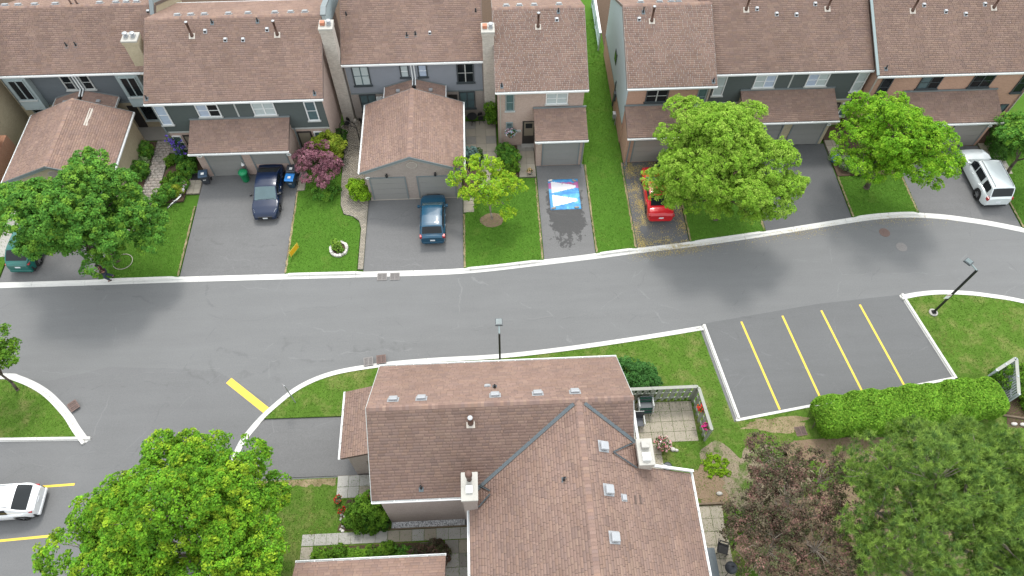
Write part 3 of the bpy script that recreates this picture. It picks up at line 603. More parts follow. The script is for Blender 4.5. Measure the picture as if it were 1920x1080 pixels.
def stack(parent, p, h=.28, r=.05, mat='vent_black', base='flashing', name='plumbing_stack'):
    s = obj(name, MB().lathe([(r*1.5, -.08), (r*1.35, .05), (r, .09), (r, h), (r*.8, h), (r*.8, h-.03)], p, 10), mat, parent, True)
    obj('flashing', MB().slab([(p[0]-.11, p[1]-.16, p[2]-.16*.5+.03), (p[0]+.11, p[1]-.16, p[2]-.16*.5+.03), (p[0]+.11, p[1]+.1, p[2]+.1*.5+.03), (p[0]-.11, p[1]+.1, p[2]+.1*.5+.03)], .012), base, s); return s
def flue(parent, p, h=.95, r=.075, lean=0):
    s = obj('flue_pipe', MB().lathe([(r*1.7, -.05), (r*1.5, .14), (r, .2), (r, h), (r*1.35, h), (r*1.35, h+.11)], p, 12), 'flue_brown', parent, True)
    obj('cap', MB().lathe([(r*1.38, 0), (r*1.38, .03), (r*.5, .06)], (p[0], p[1], p[2]+h+.11), 12), 'vent_metal', s)
    obj('flashing', MB().slab([(p[0]-.2, p[1]-.22, p[2]-.08), (p[0]+.2, p[1]-.22, p[2]-.08), (p[0]+.2, p[1]+.14, p[2]+.10), (p[0]-.2, p[1]+.14, p[2]+.10)], .012), 'trim_beige', s); return s
def small_vent(parent, p, sz=.095, t=.5):
    x, y, z = p; s = obj('roof_vent', MB().prism([(y-sz, z-sz*t-.02), (y+sz, z+sz*t-.02), (y+sz, z+sz*t+.1), (y-sz, z+sz*t+.1)], 'x', x-sz, x+sz), 'vent_metal', parent, bevel=.015)
    obj('opening', MB().box(x-sz*.75, x+sz*.75, y-sz-.012, y-sz-.002, z-sz*t+.03, z+sz*t+.06), 'vent_black', s)
    obj('flashing', MB().slab([(x-sz*1.3, y-sz*1.5, z-sz*1.5*t+.03), (x+sz*1.3, y-sz*1.5, z-sz*1.5*t+.03), (x+sz*1.3, y+sz*1.2, z+sz*1.2*t+.03), (x-sz*1.3, y+sz*1.2, z+sz*1.2*t+.03)], .012), 'vent_metal', s); return s
def box_vent(parent, p, nrm, w_=.32, d_=.26, h=.16):
    """low louvred attic vent sitting square to a slope; nrm = slope normal"""
    n = Vector(nrm).normalized(); u = Vector((1, 0, 0)) if abs(n.x) < .1 else Vector((0, 1, 0)); v = n.cross(u).normalized(); p = Vector(p); mb = MB()
    def blk(a, b, c0, c1, k=1.0):
        mb.add([p+u*x*a+v*y*b+n*c0 for x, y in ((-1, -1), (1, -1), (1, 1), (-1, 1))]+[p+u*x*a*k+v*y*b*k+n*c1 for x, y in ((-1, -1), (1, -1), (1, 1), (-1, 1))], [(0, 3, 2, 1), (4, 5, 6, 7), (0, 1, 5, 4), (1, 2, 6, 5), (2, 3, 7, 6), (3, 0, 4, 7)])
    blk(w_*.75, d_*.75, .015, .03); blk(w_*.45, d_*.45, .03, h*.6); blk(w_*.58, d_*.58, h*.6, h*.75); blk(w_*.58, d_*.58, h*.75, h, .85)
    return obj('attic_vent', mb, 'vent_metal', parent, bevel=.012)
def chimney(parent, x0, x1, y0, y1, z0, z1, mat, pots=('terracotta', 'vent_metal'), capmat='stonecap'):
    c = obj('chimney', MB().box(x0, x1, y0, y1, z0, z1-.34).box(x0-.04, x1+.04, y0-.04, y1+.04, z1-.34, z1-.12), mat, parent)
    obj('cap', MB().box(x0-.06, x1+.06, y0-.06, y1+.06, z1-.12, z1), capmat, c, bevel=.02); w_ = (x1-x0); ym = (y0+y1)/2
    for i, m in enumerate(pots):
        xx = x0+w_*(i+.5)/len(pots)
        if m == 'terracotta': obj('flue_liner', MB().box(xx-.15, xx+.15, ym-.15, ym+.15, z1, z1+.22), m, c, bevel=.015)
        else: obj('flue_liner', MB().box(xx-.13, xx+.13, ym-.13, ym+.13, z1, z1+.12).lathe([(.09, .12), (.09, .24), (.16, .25), (.16, .31), (.05, .36)], (xx, ym, z1), 12), 'vent_metal', c)
    return c
def house_walls(parent, x0, x1, yf, yb, ze, yr, zr, mat, name='wall'):
    return obj(name, MB().prism([(yf, -.05), (yb, -.05), (yb, ze), (yr, zr), (yf, ze)], 'x', x0, x1), mat, parent)
def xroof(parent, x0, x1, yf, ze, yr, zr, yb, zb=None, seed=0, tone=1.0, **k):
    zb = ze if zb is None else zb; s = (zr-ze)/(yr-yf); s2 = (zr-zb)/(yb-yr)
    r = make_roof(parent, [[(x0, yf, ze), (x1, yf, ze), (x1, yr, zr), (x0, yr, zr)], [(x1, yb, zb), (x0, yb, zb), (x0, yr, zr), (x1, yr, zr)]],
                  [((x0, yr, zr), (x1, yr, zr), ((0, -.13, -.13*s), (0, .13, -.13*s2)))], seed=seed, tone=tone, **k)
    for xx, sg in ((x0, -1), (x1, 1)):                       # rake trim boards
        a, b = (xx, xx+.03) if sg > 0 else (xx-.03, xx)
        obj('rake_board', MB().prism([(yf, ze-.17), (yr, zr-.17), (yb, zb-.17), (yb, zb+.0), (yr, zr+.0), (yf, ze+.0)], 'x', a, b), 'fascia_brown', r)
    gutter(parent, (x0, yf-.005, ze-.02), (x1, yf-.005, ze-.02)); gutter(parent, (x1, yb+.005, zb-.02), (x0, yb+.005, zb-.02), (0, 1, 0))
    return r
def leanto(parent, x0, x1, yw, zt, yf, zf, wallf, mat, seed, tone=1.0, base=-.05, rails=True):
    """single-slope garage roof against the house front"""
    obj('garage_wall', MB().prism([(wallf, base), (yw+.05, base), (yw+.05, zt-.2), (wallf, zf-.02)], 'x', x0+.15, x1-.15), mat, parent)
    r = make_roof(parent, [[(x0, yf, zf), (x1, yf, zf), (x1, yw, zt), (x0, yw, zt)]], seed=seed, tone=tone)
    obj('head_flashing', MB().box(x0-.03, x1+.03, yw-.11, yw-.035, zt-.01, zt+.1), 'trim_grey', r)
    gutter(parent, (x0, yf-.005, zf-.02), (x1, yf-.005, zf-.02)); return r

# ---- semi-detached pair with a two-bay lean-to garage (three of them along the street)
def pair_house(label, xc, x0, x1, ye, brickm, siding, frame, glass, seed, garage_open=False, doorm='door_grey', lean_dx=0.0, tone=1.0, endface=None):
    yw = ye+.35; yr = ye+5.2; yb = ye+10.4; ze, zr = 5.5, 8.1
    h = thing('townhouse', label, 'house', ((x0+x1)/2, yw, 0))
    house_walls(h, x0+.22, x1-.22, yw, yb-.35, ze-.0, yr, zr-.22, brickm)
    r = xroof(h, x0, x1, ye, ze, yr, zr, yb, seed=seed, tone=tone)
    if siding:
        board_run(h, x0+.3, x1-.3, 2.62, 5.3, yw-.002, siding); obj('trim_board', MB().box(x0+.24, x1-.24, yw-.05, yw-.003, 2.5, 2.618), 'trim_light' if siding == 'siding_green' else 'trim_grey', h)
        for xx in (x0+.24, x1-.3): obj('corner_board', MB().box(xx-.02, xx+.08, yw-.055, yw-.002, 2.62, 5.32), siding, h)
        obj('party_trim', MB().box(xc-.05, xc+.05, yw-.05, yw-.004, 3.75, 5.3), 'trim_light', h)
    wm = frame
    for sg, k in ((-1, 0), (1, 1)):
        a, b = sorted((xc+sg*4.58, xc+sg*5.34)); window(h, a, b, 3.3, 5.05, yw-.03 if siding else yw, wm, 1, glass[0 if sg < 0 else 3])
        a, b = sorted((xc+sg*1.1, xc+sg*2.6)); window(h, a, b, 3.92, 5.05, yw-.03 if siding else yw, wm, 2, glass[1 if sg < 0 else 2])
    lx0, lx1 = xc-3.35+lean_dx, xc+3.35+lean_dx
    leanto(h, lx0, lx1, yw-.02, 3.72, yw-2.4, 2.88, yw-1.9, brickm, seed+7, tone*.93)
    gy = yw-1.92
    garage_door(h, xc-2.55+lean_dx, xc-.25+lean_dx, gy, .08, 2.15, doorm, cols_=1); garage_door(h, xc+.55+lean_dx, xc+2.85+lean_dx, gy, .08, 2.15, doorm, open_to=1.15 if garage_open else None)
    for xx in (xc-1.4+lean_dx, xc+1.7+lean_dx): wall_lamp(h, xx, 2.45, gy-.0)
    plaque(h, xc-2.95+lean_dx, 2.1, gy); plaque(h, xc+3.08+lean_dx, 2.0, gy)
    for sg in (-1, 1):                                       # entrance at each end: flat dark panel stands for the shaded recess; narrow window
        a, b = sorted((xc+sg*3.45, xc+sg*4.45)); dr = obj('door', MB().box(a, b, yw-.05, yw-.004, .12, 2.25), 'door_dark', h); obj('door_leaf', MB().box(a+.12, b-.12, yw-.075, yw-.051, .14, 2.12), 'door_wood', dr)
        a, b = sorted((xc+sg*4.6, xc+sg*5.2)); window(h, a, b, .9, 2.2, yw, wm, 1, 'glass_blue')
    return h, yw, r
GB = [['blind'], ['blind', 'glass_dark'], ['curtain'], ['glass_blue']]
hB, ywB, rB = pair_house('dark green sided townhouse pair with half-open garage door and navy sedan', -16.7, -22.3, -10.65, 35.5, 'brick_pink', 'siding_green', 'trim_white', GB, 1, True)
GC = [['curtain'], ['curtain', 'blind'], ['blind', 'curtain'], ['curtain']]
hC2, ywC2, rC2 = pair_house('dark green sided townhouse pair behind the two bright maples', 21.35, 15.0, 26.66, 36.7, 'brick_buff', 'siding_green', 'trim_white', GC, 2, tone=.93)
GD = [['glass_dark'], ['glass_blue', 'glass_dark'], ['glass_dark'], ['glass_dark']]
hC3, ywC3, rC3 = pair_house('orange-pink brick townhouse pair with the white van in its driveway', 32.8, 26.72, 38.6, 36.07, 'brick_orange', None, 'frame_dark', GD, 3, doorm='door_beige', tone=.95)
mrB = dict(ye=35.5, ze=5.5, t=.5)
def P_(ye, x, y): return (x, y, 5.5+(y-ye)*.5)
for x, y in ((-19.18, 39.56), (-13.59, 39.49)): flue(hB, P_(35.5, x, y))
for x, y in ((-17.86, 40.32), (-14.88, 40.34), (-22.1, 35.8), (-11.19, 35.8)): stack(hB, P_(35.5, x, y))
for x, y in ((-18.31, 39.8), (-16.99, 39.24), (-15.83, 39.21), (-14.25, 39.8)): small_vent(hB, P_(35.5, x, y))
BN = (0, .5, 1)
for x in (-20.4, -19.5, -18.6, -17.0, -15.7, -13.9, -12.85, -11.9): box_vent(hB, (x, 41.35, 8.1-(41.35-40.7)*.5), BN)
for x, y in ((18.13, 40.74), (23.77, 40.66)): flue(hC2, P_(36.7, x, y))
for x, y in ((18.88, 40.75), (20.21, 40.38), (21.58, 40.31), (22.94, 40.96)): small_vent(hC2, P_(36.7, x, y))
for x, y in ((29.52, 40.13), (35.21, 40.19)): flue(hC3, P_(36.07, x, y))
for x, y in ((30.34, 40.45), (31.82, 40.0), (33.18, 39.8), (34.6, 40.4)): small_vent(hC3, P_(36.07, x, y))
stack(hC3, P_(36.07, 27.29, 36.5))
obj('step_flashing', MB().prism([(36.05, 5.52), (41.2, 8.12), (41.2, 8.18), (36.05, 5.60)], 'x', 26.6, 26.78), 'frame_teal', hC3)
for x in (21, 22.5, 24): box_vent(hC2, (x, 42.6, 7.75), BN)
downspout(hB, -22.05, 35.82, .05, 5.5, 'trim_grey'); downspout(hB, -13.3, 35.8, .05, 2.9, 'trim_grey', off=0); downspout(hC3, 38.3, 36.4, .05, 5.5, 'trim_beige'); downspout(hC3, 26.98, 36.4, .05, 5.5, 'trim_beige'); downspout(hC2, 21.12, 35.12, .05, 2.9, 'trim_grey')

# ---- set-back pair (A3, and its neighbour at the left edge)
def setback_house(label, xc, x0, x1, brickm, siding, frame, wood, seed, bays, ye=38.7, mw=('curtain', 'curtain', 'blind', 'glass_dark')):
    yw = ye+.38; yr = ye+4.32; zr = 7.66; yb = ye+8.64
    h = thing('townhouse', label, 'house', (xc, yw, 0))
    house_walls(h, x0+.02, x1-.02, yw, yb-.35, 5.5, yr, zr-.22, brickm); xroof(h, x0, x1, ye, 5.5, yr, zr, yb, seed=seed, tone=1.03 if not bays else .97)
    board_run(h, x0+.1, x1-.1, 2.62, 5.3, yw-.002, siding); obj('trim_board', MB().box(x0+.08, x1-.08, yw-.05, yw-.003, 2.5, 2.618), 'trim_grey', h)
    if not bays:
        for a, b, z0, z1, n, g, wd in ((xc-4.25, xc-3.05, 3.34, 5.05, 2, mw[0], wood), (xc-.91, xc-.28, 3.96, 5.05, 1, mw[1], 'trim_white'), (xc+.34, xc+1.0, 3.96, 5.05, 1, mw[2], 'trim_white'), (xc+3.04, xc+4.25, 3.35, 5.05, 2, mw[3], 'trim_light')): window(h, a, b, z0, z1, yw-.03, frame, n, g, wd)
        for a, b, g in ((xc-4.15, xc-2.95, 'glass_blue'), (xc+3.08, xc+4.25, 'glass_blue')): window(h, a, b, .85, 2.45, yw, frame, 2, g)
    else:
        for sg in (-1, 1):
            a, b = sorted((xc+sg*3.0, xc+sg*4.5)); by = yw-.45
            obj('bay', MB().box(a, b, by, yw+.02, 2.45, 5.4), 'siding_sage', h); board_run(h, a+.01, b-.01, 2.5, 3.35, by-.002, 'siding_light', .16)
            window(h, a+.2, b-.2, 3.42, 5.15, by, 'siding_sage', 2, 'glass_dark', rails=0); window(h, a+.1, b-.1, .75, 2.3, yw, 'frame_teal', 1, 'glass_dark', rails=0)
        for sg in (-1, 1):
            a, b = sorted((xc+sg*.28, xc+sg*.98)); window(h, a, b, 3.85, 5.1, yw-.03, 'trim_light', 1, 'glass_dark')
    for dx in (-.1, .1): downspout(h, xc+dx, yw, 3.72, 5.5, 'trim_white', elbow=.6)
    for sg in (-1, 1):                                       # little porch roof between house and garage
        xa, xb = sorted((xc+sg*.14, xc+sg*2.2)); zc = (lambda x: 3.78-abs(x-xc)*.32)
        lo, hi = (xa, xb)
        pr = make_roof(h, [[(lo, yw-1.6, zc(lo)-.02), (hi, yw-1.6, zc(hi)-.02), (hi, yw-.03, zc(hi)), (lo, yw-.03, zc(lo))]], th=.1, seed=seed+30+sg)
        obj('head_flashing', MB().slab([(lo, yw-.07, zc(lo)+.1), (hi, yw-.07, zc(hi)+.1), (hi, yw-.035, zc(hi)+.1), (lo, yw-.035, zc(lo)+.1)], .12), 'trim_grey', pr)
        ex = xc+sg*2.2; obj('edge_trim', MB().box(ex-.03, ex+.03, yw-1.6, yw-.05, zc(ex)-.12, zc(ex)+.03), 'trim_white' if not bays else 'trim_light', pr)
        obj('skylight', MB().box(xc+sg*1.15-.13, xc+sg*1.15+.13, yw-1.0, yw-.75, zc(xc+1.15), zc(xc+1.15)+.12), 'vent_metal', pr)
        a, b = sorted((xc+sg*2.3, xc+sg*2.95)); obj('door', MB().box(a, b, yw-.06, yw-.004, .1, 2.2), 'door_dark' if sg > 0 else 'trim_white', h)
    return h, yw
hA3, ywA3 = setback_house('blue-grey sided townhouse pair set back behind the twin garage', -4.95, -9.72, .0, 'brick_grey', 'siding_blue', 'frame_dark', 'glass_blue', 11, False, ye=38.74)
hL, ywL = setback_house('slate sided townhouse pair with pale bay windows behind the maple', -28.05, -33.1, -22.3, 'brick_buff', 'siding_slate', 'trim_light', 'trim_light', 12, True, ye=38.6)
def PA(ye, x, y): return (x, y, 5.5+(y-ye)*.491)
for x, y in ((-9.3, 41.9), (-5.19, 40.47), (-4.6, 40.52), (-.4, 41.9)): stack(hA3, PA(38.74, x, y))
small_vent(hA3, PA(38.74, -3.61, 40.6), .08)
for x, y in ((-28.17, 40.36), (-27.56, 40.38)): stack(hL, PA(38.6, x, y))
small_vent(hL, PA(38.6, -22.73, 42.4))
for x in (-32.6, -31.7, -30.6, -29.2, -26.2, -25.1, -24.4, -23.7): box_vent(hL, (x, 43.35, 7.66-.43*.5), BN)
for x in (-28.1, -27.7): stack(hL, (x, 43.3, 7.4), .5, .06, 'flue_brown')
chimney(hA3, -.02, .76, 38.48, 39.35, 0, 8.05, 'brick_mix'); chimney(hB, -10.6, -9.78, 38.85, 39.7, 0, 8.35, 'brick_mix'); chimney(hL, -23.55, -22.62, 38.95, 39.75, 4.8, 7.75, 'brick_buff', ('vent_metal', 'vent_metal'))
obj('fire_wall', MB().prism([(40.4, 7.0), (47.6, 5.2), (47.6, 6.6), (41.0, 8.35), (40.4, 8.2)], 'x', -10.62, -10.4), 'siding_light', hB); obj('fire_wall_cap', MB().prism([(40.35, 8.2), (41.0, 8.36), (47.6, 6.6), (47.6, 6.7), (41.0, 8.46), (40.35, 8.3)], 'x', -10.68, -10.32), 'trim_grey', hB)
obj('roof_step', MB().prism([(42.3, 7.3), (47, 5.3), (47, 6.2), (43.2, 8.1)], 'x', -22.5, -22.34), 'siding_sage', hB); obj('step_flashing', MB().prism([(42.2, 7.32), (43.15, 8.14), (47, 6.24), (47, 6.34), (43.15, 8.25), (42.1, 7.36)], 'x', -22.56, -22.3), 'trim_grey', hB)

# ---- twin garages standing in front of the set-back pairs
def twin_garage(label, xc, brickm, yf=31.25, yb=37.4, hw=3.42, doorm='door_grey', seed=20, patch=False):
    g = thing('twin_garage', label, 'garage', (xc, yf, 0)); ze, zr = 3.05, 4.42
    obj('wall', MB().prism([(xc-hw+.28, -.05), (xc+hw-.28, -.05), (xc+hw-.28, ze+.02), (xc, zr-.14), (xc-hw+.28, ze+.02)], 'y', yf, yb-.1), brickm, g)
    s = (zr-ze)/hw
    r = make_roof(g, [[(xc-hw, yb, ze), (xc-hw, yf-.15, ze), (xc, yf-.15, zr), (xc, yb, zr)], [(xc+hw, yf-.15, ze), (xc+hw, yb, ze), (xc, yb, zr), (xc, yf-.15, zr)]], [((xc, yf-.15, zr), (xc, yb, zr), ((-.13, 0, -.13*s), (.13, 0, -.13*s)))], seed=seed, tone=1.04)
    for y0, y1 in ((yf-.19, yf-.16), (yb+.005, yb+.03)): obj('rake_board', MB().prism([(xc-hw-.02, ze-.17), (xc, zr-.17), (xc+hw+.02, ze-.17), (xc+hw+.02, ze+.01), (xc, zr+.01), (xc-hw-.02, ze+.01)], 'y', y0, y1), 'trim_grey', r)
    obj('rake_soffit', MB().prism([(xc-hw+.2, ze-.24), (xc, zr-.3), (xc+hw-.2, ze-.24), (xc+hw-.2, ze-.13), (xc, zr-.19), (xc-hw+.2, ze-.13)], 'y', yf-.10, yf-.003), 'siding_sage', r)
    gutter(g, (xc-hw-.005, yb, ze-.02), (xc-hw-.005, yf-.15, ze-.02), (-1, 0, 0)); gutter(g, (xc+hw+.005, yf-.15, ze-.02), (xc+hw+.005, yb, ze-.02), (1, 0, 0))
    for a, b in ((-2.86, -.6), (.3, 2.72)): garage_door(g, xc+a, xc+b, yf, .12, 2.3, doorm)
    obj('sill_course', MB().box(xc-3.16, xc+3.16, yf-.035, yf-.004, .0, .115), 'trim_beige', g)
    n = 24; e = lambda k: [(xc+.05+.36*k*math.cos(2*math.pi*i/n), 3.52+.30*k*math.sin(2*math.pi*i/n)) for i in range(n)]
    rv = obj('round_vent', MB().prism(e(1), 'y', yf-.05, yf-.003), 'trim_beige', g); obj('louvre', MB().prism(e(.82), 'y', yf-.06, yf-.051), 'brick_grey', rv)
    wall_lamp(g, xc-1.72, 2.62, yf); wall_lamp(g, xc+1.5, 2.62, yf); plaque(g, xc-3.0, 2.35, yf); plaque(g, xc+2.98, 2.3, yf)
    return g
gT = twin_garage('grey brick twin garage with round vent and the teal hatchback before it', -4.98, 'brick_grey')
gL = twin_garage('buff brick twin garage with patched roof, half hidden by the dark maple', -28.0, 'brick_buff', yf=31.45, yb=37.4, hw=3.45, seed=24)
obj('roof_patch', MB().slab([(-26.9, 35.3, 4.0), (-26.65, 35.3, 3.9), (-26.65, 36.9, 3.9), (-26.9, 36.9, 4.0)], .02), 'trim_beige', gL)

# ---- single end houses A4 and C1
def end_house(label, x0, x1, ye, brickm, seed, kind):
    yw = ye+.35; yr = ye+5.2; yb = ye+10.4
    h = thing('townhouse', label, 'house', ((x0+x1)/2, yw, 0)); house_walls(h, x0+.18, x1-.2, yw, yb-.35, 5.5, yr, 7.88, brickm); xroof(h, x0, x1, ye, 5.5, yr, 8.1, yb, seed=seed, fascia='trim_light'); return h, yw
hA4, ywA4 = end_house('pink brick end townhouse with hanging flower basket and tarp on its driveway', .72, 6.95, 35.6, 'brick_pink', 31, 0)
window(hA4, 1.4, 2.0, 3.5, 5.0, ywA4, 'frame_teal', 1, 'glass_blue'); window(hA4, 4.15, 5.65, 4.0, 5.0, ywA4, 'trim_white', 2, 'curtain', rails=1); window(hA4, 1.42, 1.92, 1.5, 2.4, ywA4, 'frame_teal', 1, 'glass_blue')
d = obj('entrance', MB().box(2.6, 3.5, ywA4-.02, ywA4+.0, .1, 2.45), 'door_dark', hA4); obj('door_leaf', MB().box(2.72, 3.4, ywA4-.05, ywA4-.022, 1.05, 2.35), 'door_wood', d); obj('door_light', MB().box(2.82, 3.3, ywA4-.065, ywA4-.051, 1.8, 2.25), 'glass_dark', d); obj('step', MB().box(2.55, 3.5, ywA4-.35, ywA4-.001, 0, .2), 'conc', d)
leanto(hA4, 3.32, 6.95, ywA4-.02, 3.7, 33.5, 2.95, 33.9, 'brick_pink', 33, .92); garage_door(hA4, 3.95, 6.4, 33.88, .12, 2.3, 'door_grey', frame='trim_grey'); wall_lamp(hA4, 5.1, 2.6, 33.86); plaque(hA4, 3.62, 2.35, 33.9, .15, .1)
downspout(hA4, 1.05, ywA4, .05, 5.5, 'trim_beige'); downspout(hA4, 6.72, 33.9, .05, 2.95, 'trim_grey'); flue(hA4, P_(35.6, 3.76, 39.58))
for x, y in ((5.17, 40.48), (1.16, 35.95)): stack(hA4, P_(35.6, x, y))
small_vent(hA4, P_(35.6, 5.04, 39.98)); obj('mailbox', MB().box(2.2, 2.5, ywA4-.12, ywA4-.003, 1.5, 1.62), 'trim_light', hA4)
for x in (1.7, 2.6, 3.6, 5.3): box_vent(hA4, (x, 41.4, 8.1-.6*.5), BN)
hC1, ywC1 = end_house('end townhouse with pale grey gable siding beside the red car', 9.55, 15.6, 35.58, 'brick_orange', 41, 1)
board_run(hC1, 35.95, 45.6, 1.95, 5.45, 9.73, 'siding_light', .17, 'y'); 
nb = 14
for i in range(nb):
    z0 = 5.45+i*.17; dy = 9.6*(1-(z0-5.45+.10)/2.55)/2
    if dy > .15: obj('siding_board', MB().prism([(9.73, z0), (9.70, z0), (9.696, z0+.02), (9.722, z0+.18), (9.73, z0+.18)], 'y', 40.78-dy, 40.78+dy), 'siding_light', hC1)
obj('trim_board', MB().box(9.69, 9.728, 35.94, 45.62, 1.84, 1.948), 'trim_grey', hC1)
wn = obj('window', MB().box(9.66, 9.73, 40.55, 41.3, 3.2, 4.1), 'frame_dark', hC1); obj('pane', MB().box(9.645, 9.659, 40.63, 41.22, 3.28, 4.02), 'glass_dark', wn)
window(hC1, 11.0, 12.52, 3.93, 5.02, ywC1, 'frame_dark', 2, 'glass_dark', 'trim_light', rails=1); window(hC1, 14.55, 15.2, 3.5, 5.02, ywC1, 'frame_teal', 1, 'glass_blue')
leanto(hC1, 9.66, 13.35, ywC1-.02, 3.68, 33.55, 2.92, 33.95, 'brick_orange', 43, .92); garage_door(hC1, 10.35, 12.8, 33.93, .12, 2.25, 'door_beige', frame='trim_grey'); wall_lamp(hC1, 11.5, 2.6, 33.92)
downspout(hC1, 9.98, 33.92, .05, 2.9, 'trim_grey'); downspout(hC1, 15.3, ywC1, .05, 5.5, 'trim_beige'); flue(hC1, P_(35.58, 11.45, 39.74), 1.0)
for x, y in ((10.91, 40.29), ): stack(hC1, P_(35.58, x, y), .4)
stack(hC1, P_(35.58, 15.35, 35.85)); small_vent(hC1, P_(35.58, 10.6, 39.85))
for x in (10.9, 12.2, 13.0, 13.5): box_vent(hC1, (x, 41.4, 7.8), BN)
obj('gas_meter', MB().box(9.5, 9.72, 38.0, 38.35, .4, .8).tube((9.6, 38.15, .05), (9.6, 38.15, .4), .03).tube((9.62, 37.6, .05), (9.62, 37.6, 1.1), .025), 'vent_metal', hC1); obj('cable_riser', MB().box(9.64, 9.72, 39.5, 39.62, .2, 2.6).box(9.56, 9.72, 38.95, 39.3, 1.2, 1.9), 'frame_dark', hC1)

# ---- neighbour roof at the left edge
hN = thing('neighbour_house', 'red-brown roofed brick house corner at the left edge beyond the twin garage', 'house', (-36.5, 38, 0))
obj('wall', MB().box(-41, -33.7, 36.0, 46, -.05, 5.0), 'brick_buff', hN); obj('garage_wall', MB().box(-40, -33.0, 31.5, 36.0, -.05, 2.6), 'brick_red', hN)
make_roof(hN, [[(-41.3, 31.2, 2.7), (-32.75, 31.2, 2.7), (-32.75, 36.05, 3.9), (-41.3, 36.05, 3.9)], [(-41.5, 35.6, 5.1), (-33.4, 35.6, 5.1), (-33.4, 41, 7.8), (-41.5, 41, 7.8)], [(-33.4, 46.4, 5.1), (-41.5, 46.4, 5.1), (-41.5, 41, 7.8), (-33.4, 41, 7.8)]], seed=61)

# ---- the L-shaped house in the foreground
hD = thing('townhouse', 'L-shaped brown roofed house in the foreground with walled garden path and patio', 'house', (1.5, 9, 0))
ZE, ZR, YR, XR = 5.1, 7.9, 12.55, 3.82
obj('wall', MB().prism([(9.3, -.05), (15.75, -.05), (15.75, ZE), (YR, ZR-.22), (9.3, ZE)], 'x', -5.75, 6.2), 'brick_d', hD)
obj('wing_wall', MB().prism([(-.98, -.05), (8.9, -.05), (8.9, ZE), (XR, ZR-.22), (-.98, ZE)], 'y', -6, 9.45), 'brick_d', hD)
sl = (ZR-ZE)/5.25; zx = lambda x: ZR-(x-XR)*sl
obj('wall_return', MB().box(4, 6.3, 9.4, 11, -.05, zx(6.35)-.25), 'brick_d', hD)
sm = (ZR-ZE)/3.45; yv = lambda x: YR-(ZR-zx(x))/sm
VL = [(-5.98, 9.1, ZE), (-1.43, 9.1, ZE), (XR, YR, ZR), (-5.98, YR, ZR)]
rD = make_roof(hD, [[(6.35, 16.0, ZE), (-5.98, 16.0, ZE), (-5.98, YR, ZR), (6.35, YR, ZR)], VL,
    [(XR, YR, ZR), (6.35, YR, ZR), (6.35, yv(6.35), zx(6.35))],
    [(-1.43, 9.1, ZE), (-1.43, -6, ZE), (XR, -6, ZR), (XR, YR, ZR)],
    [(6.5, 9.72, zx(6.5)), (6.5, yv(6.5), zx(6.5)), (XR, YR, ZR), (XR, 9.72, ZR)],
    [(9.12, -6, zx(9.12)), (9.12, 9.72, zx(9.12)), (XR, 9.72, ZR), (XR, -6, ZR)]],
    [((-5.98, YR, ZR), (6.35, YR, ZR), ((0, -.13, -.13*sm), (0, .13, -.13*sm))), ((XR, -6, ZR), (XR, YR-.15, ZR), ((-.13, 0, -.13*sl), (.13, 0, -.13*sl)))], seed=70, tone=1.0, pick=(4.2, 8.2, 4.9, 7.4))
def valley(a, b, wd=.085):
    a, b = Vector(a), Vector(b); t = (b-a).normalized(); s = Vector((-t.y, t.x, 0)).normalized()*wd; up_ = Vector((0, 0, .035))
    mb = MB(); mb.add([a-s+up_*2.2, a+up_, a+s+up_*2.2, b-s+up_*2.2, b+up_, b+s+up_*2.2], [(0, 1, 4, 3), (1, 2, 5, 4)]); obj('valley_flashing', mb, 'flashing', rD)
valley((-1.43, 9.1, ZE), (XR-.25, YR-.17, ZR-.135)); valley((6.4, yv(6.4), zx(6.4)), (XR+.25, YR-.17, ZR-.135))
for xx, a in ((-6.01, 0), (6.353, 1)): obj('rake_board', MB().prism([(9.1, ZE-.17), (YR, ZR-.17), (16.0, ZE-.17), (16.0, ZE), (YR, ZR), (9.1, ZE)], 'x', xx, xx+.028), 'trim_light', rD)
gutter(hD, (-5.98, 9.09, ZE-.02), (-1.75, 9.09, ZE-.02)); gutter(hD, (6.35, 16.01, ZE-.02), (-5.98, 16.01, ZE-.02), (0, 1, 0)); gutter(hD, (-1.44, 8.45, ZE-.02), (-1.44, -6, ZE-.02), (-1, 0, 0)); gutter(hD, (9.13, -6, zx(9.12)-.02), (9.13, 9.75, zx(9.12)-.02), (1, 0, 0))
obj('fascia', MB().slab([(6.9, 9.75, zx(6.9)+.03), (6.9, 9.86, zx(6.9)+.03), (9.2, 9.86, zx(9.2)+.03), (9.2, 9.75, zx(9.2)+.03)], .15), 'trim_white', rD); obj('fascia', MB().box(6.51, 6.62, 10.75, 12.45, zx(6.5)-.16, zx(6.5)+.03), 'trim_white', rD)
obj('soffit_wall', MB().box(6.3, 8.88, 9.45, 9.7, 3.2, zx(8.9)-.2), 'brick_d', hD)
# garage on the left end
make_roof(hD, [[(-8.1, 15.6, 3.0), (-8.1, 11.9, 3.0), (-5.75, 11.9, 3.95), (-5.75, 15.6, 3.95)]], seed=79, tone=1.02)
obj('garage_wall', MB().prism([(-7.75, -.05), (-5.7, -.05), (-5.7, 3.75), (-7.75, 2.95)], 'y', 12.0, 15.45), 'brick_d', hD); gutter(hD, (-8.105, 15.6, 2.98), (-8.105, 11.9, 2.98), (-1, 0, 0))
obj('garage_door', MB().box(-7.80, -7.752, 12.5, 14.95, .08, 2.25), 'door_grey', hD)
obj('door', MB().box(-6.9, -6.0, 11.94, 11.998, .1, 2.1), 'door_wood', hD)
NN, SS, WW, EE = (0, sm, 1), (0, -sm, 1), (-sl, 0, 1), (sl, 0, 1)
for x in (-4.82, -3.5, -.05, 1.96, 3.72): box_vent(hD, (x, 13.1, ZR-.55*sm), NN, .36, .28)
